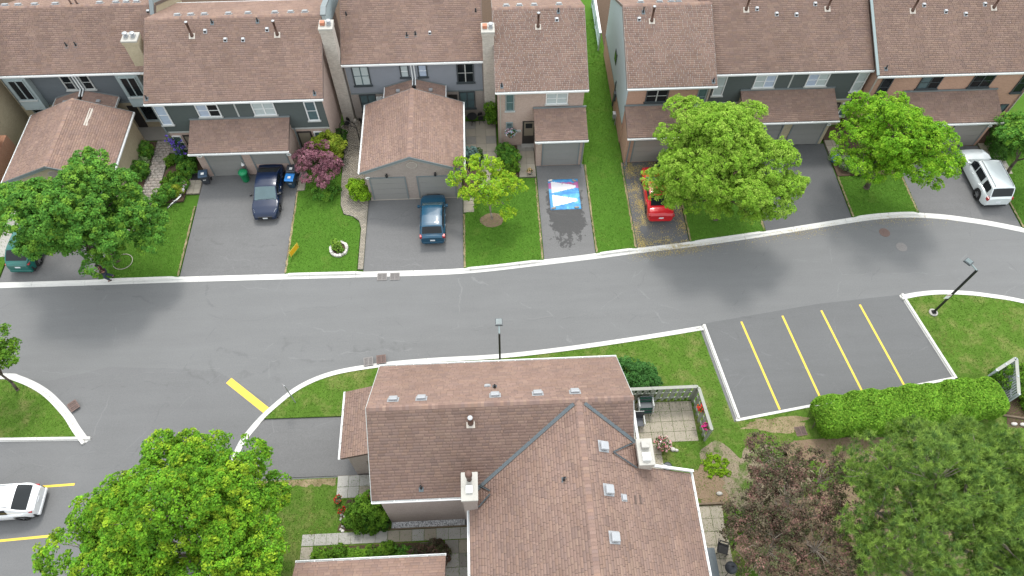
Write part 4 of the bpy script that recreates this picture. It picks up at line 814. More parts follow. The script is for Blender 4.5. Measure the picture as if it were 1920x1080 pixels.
for x, y in ((4.75, 10.43), (4.75, 8.46), (4.75, 6.45)): box_vent(hD, (x, y, zx(x)), EE, .36, .36, .2)
box_vent(hD, (5.45, 8.19, zx(5.45)), EE, .22, .2, .1); box_vent(hD, (-.4, 13.9, ZR-1.35*sm), NN, .2, .16, .08)
stack(hD, (-.05, 13.75, ZR-1.2*sm), .3); stack(hD, (-3.65, 9.5, ZE+.4*sm), .35); stack(hD, (2.85, 9.0, ZR-(XR-2.85)*sl), .32); flue(hD, (-1.22, 11.85, ZR-.7*sm), .5, .085)
c = chimney(hD, -1.66, -1.02, 8.45, 9.62, 0, 6.95, 'brick_grey', ()); obj('flue_pipe', MB().lathe([(.12, 0), (.12, .55), (.16, .56), (.16, .85), (.1, .9)], (-1.34, 9.35, 6.95), 14), 'flue_brown', c, True); obj('flue_liner', MB().box(-1.5, -1.2, 8.72, 9.05, 6.95, 7.1), 'white_plastic', c, bevel=.02)
c = chimney(hD, 6.38, 7.0, 9.62, 10.75, 0, 7.15, 'brick_mix', ()); obj('flue_liner', MB().box(6.5, 6.86, 10.3, 10.62, 7.15, 7.4), 'stonecap', c, bevel=.02); obj('flue_liner', MB().box(6.5, 6.86, 9.75, 10.1, 7.15, 7.32).lathe([(.13, .17), (.15, .28), (.1, .33)], (6.68, 9.92, 7.15), 14), 'white_plastic', c)
for a, b in (((5.9, 9.6), (5.2, 10.2)), ((5.9, 10.8), (5.2, 10.2))): valley((a[0]+.4, a[1], zx(a[0]+.4)+.03), (b[0], b[1], zx(b[0])+.03), .035)
for a, b in (((-1.0, 8.5), (-.45, 9.0)), ((-1.0, 9.55), (-.45, 9.15))): valley((a[0], a[1], ZR-(XR-a[0])*sl+.03), (b[0], b[1], ZR-(XR-b[0])*sl+.03), .035)
for p in ((6.0, 8.15), (6.25, 8.2)): obj('missing_tab', MB().slab([(p[0]-.05, p[1]-.2, zx(p[0]-.05)+.028), (p[0]+.05, p[1]-.2, zx(p[0]+.05)+.028), (p[0]+.05, p[1]+.2, zx(p[0]+.05)+.028), (p[0]-.05, p[1]+.2, zx(p[0]-.05)+.028)], .004), 'deck_under', rD)
gS = thing('garage', 'brown shingled garage with white gutter below the slab garden path', 'garage', (-6.2, 4, 0))
obj('wall', MB().box(-9.45, -2.95, -4, 6.65, -.05, 2.95), 'brick_d', gS); make_roof(gS, [[(-2.68, 6.92, 3.05), (-9.78, 6.92, 3.05), (-9.78, 2.2, 5.0), (-2.68, 2.2, 5.0)], [(-9.78, -2.5, 3.05), (-2.68, -2.5, 3.05), (-2.68, 2.2, 5.0), (-9.78, 2.2, 5.0)]], seed=88, tone=1.03); gutter(gS, (-2.68, 6.925, 3.03), (-9.78, 6.925, 3.03), (0, 1, 0))

# ================================================================ VEHICLES
def car(name, label, cat, loc, heading, S, paint, roofrail=False):
    """lofted body with wheel arches, greenhouse, glass, lamps, wheels; x forward, y left"""
    t = thing(name, label, cat, (loc[0], loc[1], loc[2])); t.rotation_euler.z = heading
    L, W, H = S['L'], S['W'], S['H']; hw = W/2; fx, rx, wr = S['fx'], S['rx'], S['wr']; zb0 = S.get('zb', .22)
    deck = S['deck']; dx, dz = [p[0] for p in deck], [p[1] for p in deck]
    xs = np.unique(np.concatenate([np.linspace(-L/2, L/2, 90), [-L/2+.02, -L/2+.05, -L/2+.1, L/2-.02, L/2-.05, L/2-.1]]))
    def halfw(x):
        e_ = .75 if x > 0 else S.get('rl', .5); f = max(0, (abs(x)-(L/2-e_))/e_); return hw*(1-(.20 if x > 0 else S.get('rt', .13))*f**2.2)
    def zbot(x):
        z = zb0+.10*max(0, (abs(x)-(L/2-.35))/.35)**2
        for w_ in (fx, rx):
            q = (wr*1.17)**2-(x-w_)**2
            if q > 0: z = max(z, wr*.98+math.sqrt(q)*.98)
        return z
    zdk = lambda x: float(np.interp(x, dx, dz))
    def zd(x): return (zdk(x-.06)+2*zdk(x)+zdk(x+.06))/4
    ring = [(.86, 0), (.955, .04), (.99, .22), (1, .45), (.99, .66), (.965, .86), (.90, .975), (.82, 1.0), (.55, 1.0), (.28, 1.0), (0, 1.0)]
    full = [(a, b, 1) for a, b in ring]+[(a, b, -1) for a, b in ring[-2::-1]]; V = []
    for x in xs:
        w_, b0, d0 = halfw(x), zbot(x), zd(x); b0 = min(b0, d0-.06)
        for i, (a, b, sg) in enumerate(full):
            z = b0+(d0-b0)*b
            if b >= 1.0: z = d0+S.get('crown', .035)*(1-(a/.82)**2)
            V.append((x, sg*a*w_, z))
    n = len(full); F = [(i*n+j, i*n+j+1, (i+1)*n+j+1, (i+1)*n+j) for i in range(len(xs)-1) for j in range(n-1)]
    F += [tuple(range(n)), tuple((len(xs)-1)*n+j for j in range(n-1, -1, -1))]
    mb = MB(); mb.add(V, F); body = obj('body', mb, paint, t, True, local=True); body.data.set_sharp_from_angle(angle=math.radians(38))
    obj('underbody', MB().box(-L/2+.12, L/2-.14, -hw*.86, hw*.86, .2, .62), 'black_plastic', t, local=True)
    # greenhouse
    xw0, xw1, xr1, xr0 = S['gh']; zr_ = S['zr']; tb = S.get('tumble', .80)
    gx = [xr0, xr0+(xr1-xr0)*.35, xr1-.12*(xr1-xr0)*0, xr1, (xr1+xw1)/2, xw1, xw1+(xw0-xw1)*.65, xw0]
    prof = [(xr0, zd(xr0)+.0), (xr1, zr_-S.get('rdrop', .05)), (xr1+.25, zr_-.015), ((xr1+xw1)/2, zr_+.0), (xw1-.2, zr_-.015), (xw1, zr_-.05), (xw0, zd(xw0)+.0)]
    zt = lambda x: float(np.interp(x, [p[0] for p in prof], [p[1] for p in prof]))
    def G(x, tt, off=0):
        """tt -1..1: +-1 belt line, +-.5 cant rail, 0 centre"""
        wbelt = halfw(x)*.90; zbelt = zd(x)-.03; top = zt(x)+off; wr_ = hw*tb; k = min(1, max(0, (top-zbelt)/(zr_-zbelt+1e-6))); wtop = wbelt+(wr_-wbelt)*k; a = abs(tt); sg = 1 if tt >= 0 else -1
        if a > .5:
            q = (1-a)/.5; y = wbelt+(wtop-wbelt)*q**1.15+off; z = zbelt+(top-.055*k-zbelt)*q
        else:
            q = a/.5; y = (wtop+off*.5)*q; z = top-.055*k*q**3.5
        return (x, sg*y, z)
    def grid(x0, x1, nx, t0, t1, nt_, off):
        mb = MB(); X = np.linspace(x0, x1, nx); T = np.linspace(t0, t1, nt_); mb.add([G(x, tt, off) for x in X for tt in T], [(i*nt_+j, (i+1)*nt_+j, (i+1)*nt_+j+1, i*nt_+j+1) for i in range(nx-1) for j in range(nt_-1)]); return mb
    cab = obj('cabin', grid(xr0, xw0, 40, -1, 1, 33, 0), paint, t, True, local=True); cab.data.set_sharp_from_angle(angle=math.radians(40))
    m = .10
    obj('windshield', grid(xw1+.02, xw0-.03, 8, -.46, .46, 13, .009), S.get('wsg', 'glass_blue'), t, True, local=True)
    obj('rear_window', grid(xr0+(xr1-xr0)*S.get('rw0', .18), xr1-.02, 8, -.45, .45, 13, .009), 'glass_dark', t, True, local=True)
    for sg in (-1, 1):
        for a, b in S['win']: obj('side_window', grid(a, b, 8, sg*.94, sg*.56, 5, .010), 'glass_dark', t, True, local=True)
    # doors, lamps, plates, wheels
    for sg in (-1, 1):
        for xd in S['handles']: obj('door_handle', MB().box(xd-.09, xd+.09, sg*hw*.985-.02, sg*hw*.985+.02, zd(xd)-.16, zd(xd)-.12), 'chrome' if S.get('chrome') else paint, t, local=True)
        ym = sg*(hw+.09); xm = xw0-.42; zm = zd(xm)+.08; mb = MB().box(xm-.09, xm+.06, min(ym, sg*hw*.86), max(ym, sg*hw*.86), zm-.02, zm+.02).box(xm-.1, xm+.08, ym-.09, ym+.07, zm-.05, zm+.1)
        obj('mirror', mb, S.get('mirror', paint), t, bevel=.02, local=True)
        hx = L/2-.30; obj('headlight', MB().add([(hx-.25, sg*hw*.86, zd(hx-.25)+.005), (hx+.17, sg*hw*.60, zd(hx+.17)-.02), (hx+.22, sg*hw*.62, zd(hx+.2)-.16), (hx-.18, sg*hw*.955, zd(hx-.2)-.14), (hx+.05, sg*hw*.70, zd(hx+.05)+.012)], [(0, 4, 1, 2, 3), (3, 2, 1, 4, 0)]), 'headlight', t, local=True)
        tx = -L/2+(.06 if 'rt' in S else 0); tyk = .80 if 'rt' in S else .90; tz = S.get('tail', zd(tx+.1)-.16); tw_ = S.get('tw', .17); obj('taillight', MB().box(tx+.015, tx+.26, sg*hw*tyk-tw_/2, sg*hw*tyk+tw_/2-.02*sg, tz-S.get('th', .09), tz+S.get('th', .09)), 'taillight', t, bevel=.03, local=True)
        for wx in (fx, rx):
            yo = sg*(hw-.02); yi = sg*(hw-.24); T = obj('wheel', MB(), 'rubber', t, local=True) if False else None
            prof_ = [(wr*.60, 0), (wr*.93, 0), (wr, .04), (wr, .18), (wr*.93, .22), (wr*.60, .22)]; mb = MB(); nn_ = 24
            for r_, q in prof_:
                for i in range(nn_): mb.v.append((wx+r_*math.cos(2*math.pi*i/nn_), yi+(yo-yi)*q/.22, wr+r_*math.sin(2*math.pi*i/nn_)))
            mb.f += [(j*nn_+i, j*nn_+(i+1) % nn_, (j+1)*nn_+(i+1) % nn_, (j+1)*nn_+i) for j in range(len(prof_)-1) for i in range(nn_)]
            wh = obj('wheel', mb, 'rubber', t, True, local=True); rm = MB()
            for k in range(5):
                a = 2*math.pi*k/5+.3; c_, s_ = math.cos(a), math.sin(a); q = wr*.62; p = [(-.02, .05), (.02, .05), (.035, q), (-.035, q)]
                rm.add([(wx+u_*c_+v_*s_*1.0-u_*0, yo-sg*dd, wr+v_*c_-u_*s_) for dd in (.015, .05) for u_, v_ in p], [(0, 1, 2, 3), (7, 6, 5, 4), (0, 4, 5, 1), (1, 5, 6, 2), (2, 6, 7, 3), (3, 7, 4, 0)])
            rm.tube((wx, yo-sg*.06, wr), (wx, yo-sg*.012, wr), wr*.18, None, 12); rm.tube((wx, yo-sg*.14, wr), (wx, yo-sg*.08, wr), wr*.63, None, 20)
            obj('rim', rm, 'alloy', wh, local=True)
    obj('number_plate', MB().box(-L/2-.015, -L/2+.03, -.16, .16, S.get('pz', .62)-.06, S.get('pz', .62)+.06), 'plate', t, local=True)
    obj('number_plate', MB().box(L/2-.03, L/2+.015, -.16, .16, .38, .50), 'plate', t, local=True)
    obj('rear_bumper', MB().box(-L/2-.035, -L/2+.22, -hw*.80, hw*.80, .27, .46), S.get('bump', paint), t, bevel=.05, local=True); obj('grille', MB().box(L/2-.10, L/2+.012, -hw*.52, hw*.52, .34, .56), 'black_plastic', t, bevel=.02, local=True)
    obj('wiper', MB().tube((xw0-.05, -.5, zd(xw0)+.04), (xw0-.09, .1, zd(xw0)+.055), .012).tube((xw0-.05, .05, zd(xw0)+.045), (xw0-.09, .6, zd(xw0)+.055), .012), 'black', t, local=True)
    if roofrail:
        for sg in (-1, 1): obj('roof_rail', MB().path([(xr1+.1, sg*hw*.66, zr_-.02), (xr1+.2, sg*hw*.66, zr_+.04), (xw1-.25, sg*hw*.66, zr_+.04), (xw1-.12, sg*hw*.66, zr_-.02)], .018), S.get('railm', 'black_plastic'), t, local=True)
    for zz, xx in S.get('extra', ()): pass
    return t
SEDAN = dict(L=4.6, W=1.78, H=1.45, fx=1.38, rx=-1.32, wr=.32, deck=[(-2.3, .80), (-2.15, .98), (-1.75, 1.02), (-.9, .96), (.3, .92), (.95, .90), (1.6, .82), (2.1, .70), (2.24, .60), (2.3, .46)], gh=(1.12, .30, -.95, -1.78), zr=1.44, win=[(-.05, .62), (-.95, -.14)], handles=(-.05, -.95), chrome=True, mirror='black_plastic', rw0=.2)
HATCH = dict(L=3.95, W=1.7, H=1.5, fx=1.2, rx=-1.22, wr=.30, deck=[(-1.97, .86), (-1.88, .97), (-1.2, .95), (.2, .92), (.85, .90), (1.4, .83), (1.78, .70), (1.9, .58), (1.97, .44)], gh=(1.02, .32, -1.42, -1.84), zr=1.50, tumble=.78, win=[(-.02, .55), (-.85, -.1), (-1.3, -.92)], handles=(-.05, -.9), rw0=.22, wsg='glass_blue', tail=.88, th=.11)
SUV = dict(L=4.9, W=1.87, H=1.8, fx=1.45, rx=-1.42, wr=.38, zb=.30, deck=[(-2.45, 1.0), (-2.4, 1.12), (-1.4, 1.10), (.3, 1.08), (1.05, 1.06), (1.7, 1.0), (2.2, .90), (2.38, .76), (2.45, .55)], gh=(1.2, .45, -2.05, -2.38), zr=1.80, tumble=.82, win=[(.02, .70), (-.98, -.06), (-1.95, -1.22)], handles=(-.02, -1.02), rw0=.12, tail=.98, th=.12, tw=.13, pz=.72, bump='black_plastic', crown=.045)
CROSS = dict(L=4.3, W=1.78, H=1.6, fx=1.28, rx=-1.32, wr=.34, zb=.26, deck=[(-2.15, .90), (-2.08, 1.05), (-1.4, 1.03), (.2, .98), (.95, .96), (1.55, .90), (1.95, .78), (2.1, .64), (2.15, .48)], gh=(1.15, .35, -1.25, -2.05), zr=1.58, tumble=.76, win=[(0, .65), (-.95, -.08)], handles=(-.02,), rw0=.22, tail=.93, th=.05, tw=.12, pz=.78, rdrop=.09, rl=.8, rt=.26)
ND = math.radians(-90)
car('sedan', 'navy blue sedan parked nose out under a half-open garage door', 'car', (-15.12, 31.95, .034), ND+.015, SEDAN, 'p_navy')
car('hatchback', 'teal blue hatchback parked facing the twin garage', 'car', (-3.78, 29.15, .034), -ND, HATCH, 'p_teal')
car('sedan', 'red sedan parked under the spreading maple', 'car', (11.62, 30.65, .034), -ND-.03, dict(SEDAN, chrome=False, mirror='p_red'), 'p_red')
car('sport_utility_vehicle', 'silver white sport utility vehicle with black rear window beside bright maple', 'car', (34.75, 31.05, .034), -ND-.0, SUV, 'p_silver', True)
car('crossover', 'white crossover parked between yellow lines at the left edge', 'car', (-26.42, 11.15, .0), math.pi+.03, CROSS, 'p_white', True)
car('crossover', 'dark green crossover parked below the dark green maple', 'car', (-30.05, 28.25, .034), -ND-.03, dict(CROSS, L=4.3), 'p_green')

# ================================================================ PLANTS
def norm(a): return a/np.maximum(np.linalg.norm(a, axis=1, keepdims=True), 1e-9)
def leafmesh(cen, out, per, r, size, pal, rng, upb=.45, wid=.62, jit=.16, clumpjit=.18, shell=.72, spread=1.0):
    """per leaves round every clump centre; returns verts, quads, colours"""
    n = len(cen); N = n*per; idx = np.repeat(np.arange(n), per); o = out[idx]
    d = norm(rng.normal(size=(N, 3))*spread+o*.95+np.array([[0, 0, .35]])); rr = r*(shell+(1-shell)*rng.random((N, 1)))*rng.uniform(.65, 1.35, (n, 1))[idx]; p = cen[idx]+d*rr
    nr = norm(d*.55+np.array([[0, 0, upb]])+rng.normal(size=(N, 3))*.38); a = norm(np.cross(nr, rng.normal(size=(N, 3)))); b = np.cross(nr, a)
    s = size*rng.uniform(.7, 1.3, (N, 1)); V = np.stack([p-a*s, p+b*s*wid+a*s*.1, p+a*s, p-b*s*wid+a*s*.1], 1)
    pal = np.array(pal); ci = rng.integers(len(pal), size=n); cc = pal[ci]*(1+rng.normal(0, clumpjit, (n, 1))); mixp = pal[rng.integers(len(pal), size=N)]
    C = np.clip((cc[idx]*.65+mixp*.35)*(1+rng.normal(0, jit, (N, 1))), .004, 1)
    F = np.arange(N*4).reshape(-1, 4); return V.reshape(-1, 3), F, np.repeat(C, 4, 0)
def crown_points(lobes, spacing, rng, inner=.25, squash=.85, low=-.35, ragged=True):
    if ragged and lobes[0][3] > 1.0:                          # smaller boughs push out of every main bough
        more = []
        for x, y, z, r in lobes:
            d = norm(rng.normal(size=(5, 3))); d[:, 2] = np.abs(d[:, 2])*.7-.1; d = norm(d); more.append((x, y, z, r*.84))
            for q in d: k = rng.uniform(.36, .55)*r; more.append((x+q[0]*r*.78, y+q[1]*r*.78, z+q[2]*r*.70, k))
        lobes = more
    L = np.array(lobes); P, O = [], []
    for x, y, z, r in lobes:
        n = max(10, int(4*math.pi*r*r*squash/spacing**2)); d = norm(rng.normal(size=(n, 3)))
        d = d[d[:, 2] > low]; q = np.array([x, y, z])+d*np.array([r, r, r*squash])*rng.uniform(.74, 1.10, (len(d), 1)); P.append(q); O.append(d)
        m = int(n*inner); d2 = norm(rng.normal(size=(m, 3))); P.append(np.array([x, y, z])+d2*r*rng.uniform(.35, .8, (m, 1))); O.append(d2)
    P, O = np.concatenate(P), np.concatenate(O); D = np.stack([np.linalg.norm((P-L[i, :3])/L[i, 3], axis=1) for i in range(len(L))], 1); keep = (D.min(1) > .45) | (rng.random(len(P)) < .25)
    return P[keep], O[keep]
def bough_points(lobes, rng, nb=8, pr=(.6, 1.0), sp=.36, squash=.58, fill=14, low=-.3):
    """leaf pads carried on separate boughs, with gaps between them"""
    L = np.array(lobes); P, O = [], []
    for x, y, z, r in lobes:
        k = max(3, int(nb*(r/1.7)**1.6)); d = norm(rng.normal(size=(k*3, 3))); d = d[d[:, 2] > low][:k]
        for q in d:
            c = np.array([x, y, z])+q*np.array([r, r, r*.85])*rng.uniform(.6, .98); dd = np.linalg.norm((c-L[:, :3])/L[:, 3:4], axis=1)
            if dd.min() < .45 and rng.random() < .75: continue
            rad = rng.uniform(*pr)*min(1.1, .45+r*.35); n = int(2*math.pi*rad*rad/sp**2)+4; e = norm(rng.normal(size=(n, 3))); e[:, 2] = np.abs(e[:, 2])*1.1-.22; e = norm(e+q*.35)
            P.append(c+e*np.array([rad, rad, rad*squash])*rng.uniform(.72, 1.08, (n, 1))); O.append(norm(e+np.array([0, 0, .5])))
        m = int(fill*r*r); e = norm(rng.normal(size=(m, 3))); P.append(np.array([x, y, z])+e*r*rng.uniform(.2, .72, (m, 1))); O.append(e)
    return np.concatenate(P), np.concatenate(O)
def limbs(base, lobes, tips, r0, rng, zfork):
    mb = MB(); b = Vector(base); top = Vector((base[0]*.7+np.mean([l[0] for l in lobes])*.3, base[1]*.7+np.mean([l[1] for l in lobes])*.3, zfork)); mid = (b+top)/2+Vector((rng.normal()*.06, rng.normal()*.06, 0))
    mb.tube(b-Vector((0, 0, .1)), b+Vector((0, 0, .12)), r0*1.5, r0*1.1, 9).tube(b+Vector((0, 0, .12)), mid, r0*1.1, r0*.9, 9).tube(mid, top, r0*.9, r0*.75, 9); ends = []
    for l in lobes:
        e = Vector(l[:3]); k = top.lerp(e, .5)+Vector((rng.normal()*.15, rng.normal()*.15, .15)); mb.tube(top, k, r0*.5, r0*.34, 6).tube(k, e, r0*.34, r0*.18, 6); ends += [(k, e)]
    for p in tips:
        p = Vector(p); e = min((x for _, x in ends), key=lambda x: (x-p).length); m = e.lerp(p, .5)+Vector((rng.normal()*.08, rng.normal()*.08, .06)); mb.tube(e, m, r0*.16, r0*.1, 4, False).tube(m, p, r0*.1, r0*.04, 4, False)
    return mb
GREENS = dict(lime=[(.20, .365, .03), (.245, .41, .042), (.155, .305, .025), (.30, .44, .065)], bright=[(.15, .34, .016), (.195, .39, .022), (.11, .28, .016), (.26, .43, .03)], deep=[(.085, .23, .032), (.115, .275, .038), (.06, .18, .028), (.185, .335, .036)],
              mid=[(.085, .19, .018), (.11, .23, .02), (.065, .155, .016), (.14, .26, .022)], hedge=[(.15, .315, .028), (.19, .365, .035), (.11, .255, .022), (.23, .40, .042)], shrub=[(.045, .125, .018), (.065, .16, .02), (.035, .10, .015)], pine=[(.175, .285, .06), (.225, .345, .075), (.12, .215, .055), (.29, .425, .085)],
              purple=[(.24, .10, .13), (.29, .135, .17), (.19, .07, .095), (.34, .17, .20)], brown=[(.125, .095, .065), (.10, .078, .055), (.155, .092, .07), (.085, .12, .04), (.085, .085, .05), (.21, .11, .095)], gold=[(.24, .32, .03), (.32, .37, .045), (.18, .27, .025)], blue=[(.13, .22, .20), (.16, .26, .24)])
SEED = [100]
def tree(name, label, base, lobes, pal, spacing=.42, per=60, r=.34, size=.075, r0=.16, zfork=2.2, group=None, bark='bark', inner=.3, squash=.85, tips=60, low=-.45, cat='tree', z0=.1, trunkname='trunk', bough=None, **k):
    SEED[0] += 1; rng = np.random.default_rng(SEED[0]); t = thing(name, label, cat, (base[0], base[1], z0), group)
    P, O = bough_points(lobes, rng, **bough) if bough else crown_points(lobes, spacing, rng, inner, squash, low)
    sel = rng.choice(len(P), min(tips, len(P)), False)
    obj(trunkname, limbs((base[0], base[1], z0), lobes, P[sel], r0, rng, zfork), bark, t, True)
    v, f, c = leafmesh(P, O, per, r, size, GREENS[pal] if isinstance(pal, str) else pal, rng, **k); npobj('crown', v, f, c, 'leaf', t); return t
LOB = {
'L': [(-24.47, 26.9, 5.6, 2.33), (-26.73, 26.8, 4.8, 2.05), (-23.03, 27.0, 5.0, 2.1), (-21.81, 26.7, 4.0, 1.5), (-24.64, 28.6, 6.0, 1.6), (-23.94, 25.3, 4.0, 1.5), (-25.9, 26.0, 4.2, 1.35), (-22.78, 26.0, 3.6, 1.4), (-28.04, 28.4, 4.6, 1.46), (-25.6, 27.8, 5.4, 1.8), (-20.9, 26.6, 3.4, 1.1)],
'Y': [(0, 29.66, 3.2, 1.35), (-1.2, 30.7, 2.9, 1.05), (1.3, 29.8, 2.7, 1.1), (-.74, 29.2, 2.3, 1.0), (.99, 28.95, 2.0, .8), (-1.5, 31.7, 2.8, .72), (-.13, 31.1, 3.2, .85)],
'big': [(14.29, 29.49, 6.2, 2.2), (12.76, 31.7, 5.6, 1.8), (16.48, 28.6, 5.9, 1.9), (13.13, 28.63, 5, 1.9), (15.32, 27.0, 5.0, 1.85), (17.58, 27.1, 4.4, 1.45), (11.73, 28.6, 4.0, 1.3), (12.96, 27.5, 3.2, 1.2), (16.4, 31.3, 5.6, 1.36), (13.86, 27.9, 5.8, 1.6), (16.45, 26.3, 3.2, .84), (14.18, 27.0, 2.8, .66), (14.8, 31.2, 5.8, 1.5), (18.5, 27.9, 4.5, 1.1), (11.15, 28.9, 3.7, 1.0), (11.7, 27.7, 3.0, .9), (12.2, 30.2, 4.6, 1.2)],
't6': [(25.72, 30.28, 5.8, 2.05), (25.29, 32.0, 5.2, 1.65), (27.59, 29.4, 5, 1.8), (24.45, 30.49, 4.4, 1.6), (26.4, 29.3, 4.4, 1.5), (29.2, 29.6, 4.2, 1.3), (26.25, 32.9, 5.6, 1.0), (28.53, 28.8, 3.4, .8), (23.76, 31.13, 4.0, 1.0), (24.2, 33.4, 4.2, .85), (27.6, 31.2, 5.2, 1.3), (26.2, 30.4, 3.4, 1.2), (25.2, 29.9, 3.6, 1.0)],
'right': [(35.9, 31.2, 3.4, 1.3), (36.9, 32.0, 4.0, 1.5), (36.2, 32.6, 3.0, 1.0), (37.2, 30.6, 3.4, 1.2)],
'BL': [(-13.87, 8.35, 7.3, 2.1), (-12.98, 10.2, 6.4, 1.65), (-15.39, 10.0, 6.3, 1.55), (-11.72, 8.87, 6, 1.75), (-17.1, 8.52, 5.6, 1.6), (-18.0, 7.31, 5.0, 1.6), (-14.87, 6.95, 6, 1.86), (-11.94, 6.86, 5.8, 1.87), (-13.9, 11.7, 5.9, .85), (-10.95, 9.34, 5, .85), (-16.1, 11.4, 5.6, .72), (-13.5, 4.6, 6, 2.1), (-16.8, 5.0, 5.4, 1.9), (-10.8, 4.9, 5.2, 1.6), (-17.9, 4.6, 4.6, 1.5)],
'edge': [(-27.15, 18.2, 3.9, .95), (-26.95, 18.6, 3.5, .6), (-27.7, 18.6, 4.3, 1.1), (-27.2, 17.7, 3.1, .62), (-28.1, 17.9, 3.6, 1.0)],
'purple': [(-11.56, 32.85, 2.0, 1.1), (-12.35, 33.4, 1.8, .78), (-10.9, 32.75, 1.8, .78), (-11.48, 33.7, 2.3, .78), (-12.0, 32.4, 1.4, .7), (-11.1, 32.2, 1.4, .7)],
'dp': [(13.63, 8.06, 4.4, 1.7), (13.91, 10.8, 3.4, 1.1), (15.6, 9.3, 3.9, 1.4), (12.6, 8.58, 3.8, 1.25), (12.3, 6.2, 4.1, 1.6), (14.36, 6.1, 4.5, 1.8), (16.2, 7.84, 4, 1.25), (12.0, 7.3, 3.5, 1.1), (13.6, 4.2, 4.2, 1.7), (15.3, 10.6, 3.0, .8)],
'pine': [(19.4, 7.0, 8.5, 1.7), (18.69, 7.93, 8.3, 2.2), (17.65, 8.8, 6.9, 1.75), (21.5, 8.5, 7.3, 2.0), (16.7, 7.19, 6.4, 1.6), (17.8, 5.89, 7.8, 2.0), (20.4, 5.76, 7.9, 2.2), (16.9, 4.95, 6.4, 1.75), (21.8, 10.1, 5.9, 1.25), (17.4, 9.3, 5, 1.1), (20.2, 10.5, 5, 1.2), (23.5, 8.1, 6.9, 1.6), (16.6, 6.15, 5, 1.2), (19.5, 9.5, 6.4, 1.4), (22.8, 6.0, 7.2, 1.9), (19.2, 3.6, 7.4, 2.1), (22.3, 3.8, 6.8, 1.9)]}
tree('maple_tree', 'big dark green maple above the green crossover and the walking person', (-24.4, 26.95), LOB['L'], 'deep', 0, 46, .24, .066, .2, 2.6, wid=.7, tips=170, bough=dict(nb=8, low=-.45, sp=.40), clumpjit=.2)
tree('young_tree', 'small yellow green tree in a mulch ring on the lawn', (.17, 29.2), LOB['Y'], [(.20, .37, .02), (.27, .43, .025), (.15, .31, .02), (.35, .46, .03)], 0, 22, .2, .062, .07, 1.2, bark='bark_pale', bough=dict(nb=12, pr=(.45, .7), sp=.34, fill=5, low=-.5), tips=90, shell=.5, clumpjit=.2)
tree('maple_tree', 'widest light green maple spreading over the red sedan', (15.4, 28.6), LOB['big'], 'lime', 0, 42, .22, .056, .2, 2.6, tips=150, clumpjit=.08, jit=.2, bough=dict(nb=9, sp=.36))
tree('maple_tree', 'bright green maple between the dark driveway and white van', (26.6, 30.8), LOB['t6'], 'bright', 0, 38, .22, .056, .17, 2.2, tips=140, clumpjit=.10, jit=.2, bough=dict(nb=9, sp=.36, pr=(.5, .85)))
tree('maple_tree', 'green tree at the right edge beside the white van', (37.0, 31.6), LOB['right'], 'deep', 0, 36, .24, .065, .12, 1.5, bough=dict(nb=10, sp=.38))
tree('maple_tree', 'large yellow green maple beside the foreground house driveway', (-14.0, 7.2), LOB['BL'], [(.115, .275, .016), (.15, .32, .018), (.08, .215, .018), (.11, .26, .016), (.27, .38, .024)], 0, 50, .26, .062, .22, 3.0, bark='bark_pale', tips=260, clumpjit=.24, jit=.22, bough=dict(nb=8, sp=.42, pr=(.65, 1.1), low=-.4))
tree('young_tree', 'slender leafy tree on the rounded grass island', (-27.9, 17.9), LOB['edge'], 'mid', 0, 26, .2, .065, .08, 1.8, bough=dict(nb=14, pr=(.4, .7), sp=.34, fill=5))
tree('plum_tree', 'small purple-leaved ornamental tree beside the blue recycling bin', (-11.75, 32.7), LOB['purple'], 'purple', 0, 30, .17, .05, .06, .8, upb=.3, bough=dict(nb=16, pr=(.4, .65), sp=.3, fill=6, low=-.6))
tree('plum_tree', 'brown-purple leaved tree over bare soil beside the pine', (13.9, 7.6), LOB['dp'], 'brown', 0, 26, .3, .05, .14, 1.6, bark='bark_pale', shell=.15, clumpjit=.35, tips=220, bough=dict(nb=10, pr=(.5, .9), sp=.42, fill=8, low=-.6))
def pine(label, base, lobes):
    SEED[0] += 1; rng = np.random.default_rng(SEED[0]); t = thing('pine_tree', label, 'tree', (*base, .1)); P, O = bough_points(lobes, rng, nb=15, pr=(.45, .8), sp=.33, fill=12, low=-.4); sel = rng.choice(len(P), 320, False)
    obj('trunk', limbs((*base, .1), lobes, P[sel], .24, rng, 4.0), 'bark_pale', t, True); n = len(P); per = 40; N = n*per; idx = np.repeat(np.arange(n), per)
    ax = norm(O*.6+np.array([[0, 0, .8]])); d = norm(ax[idx]*1.1+rng.normal(size=(N, 3))*.65); st = P[idx]+d*.03+ax[idx]*rng.uniform(-.12, .12, (N, 1)); ln = rng.uniform(.11, .21, (N, 1)); s = norm(np.cross(d, rng.normal(size=(N, 3))))*.010
    V = np.stack([st-s, st+s, st+d*ln+s*.35, st+d*ln-s*.35], 1).reshape(-1, 3); pal = np.array(GREENS['pine']); C = pal[rng.integers(len(pal), size=n)][idx]*(1+rng.normal(0, .16, (N, 1))); npobj('crown', V, np.arange(N*4).reshape(-1, 4), np.repeat(np.clip(C, .01, 1), 4, 0), 'leaf', t); return t
pine('broad grey green pine with bare twigs behind the clipped hedge', (19.6, 7.0), LOB['pine'])
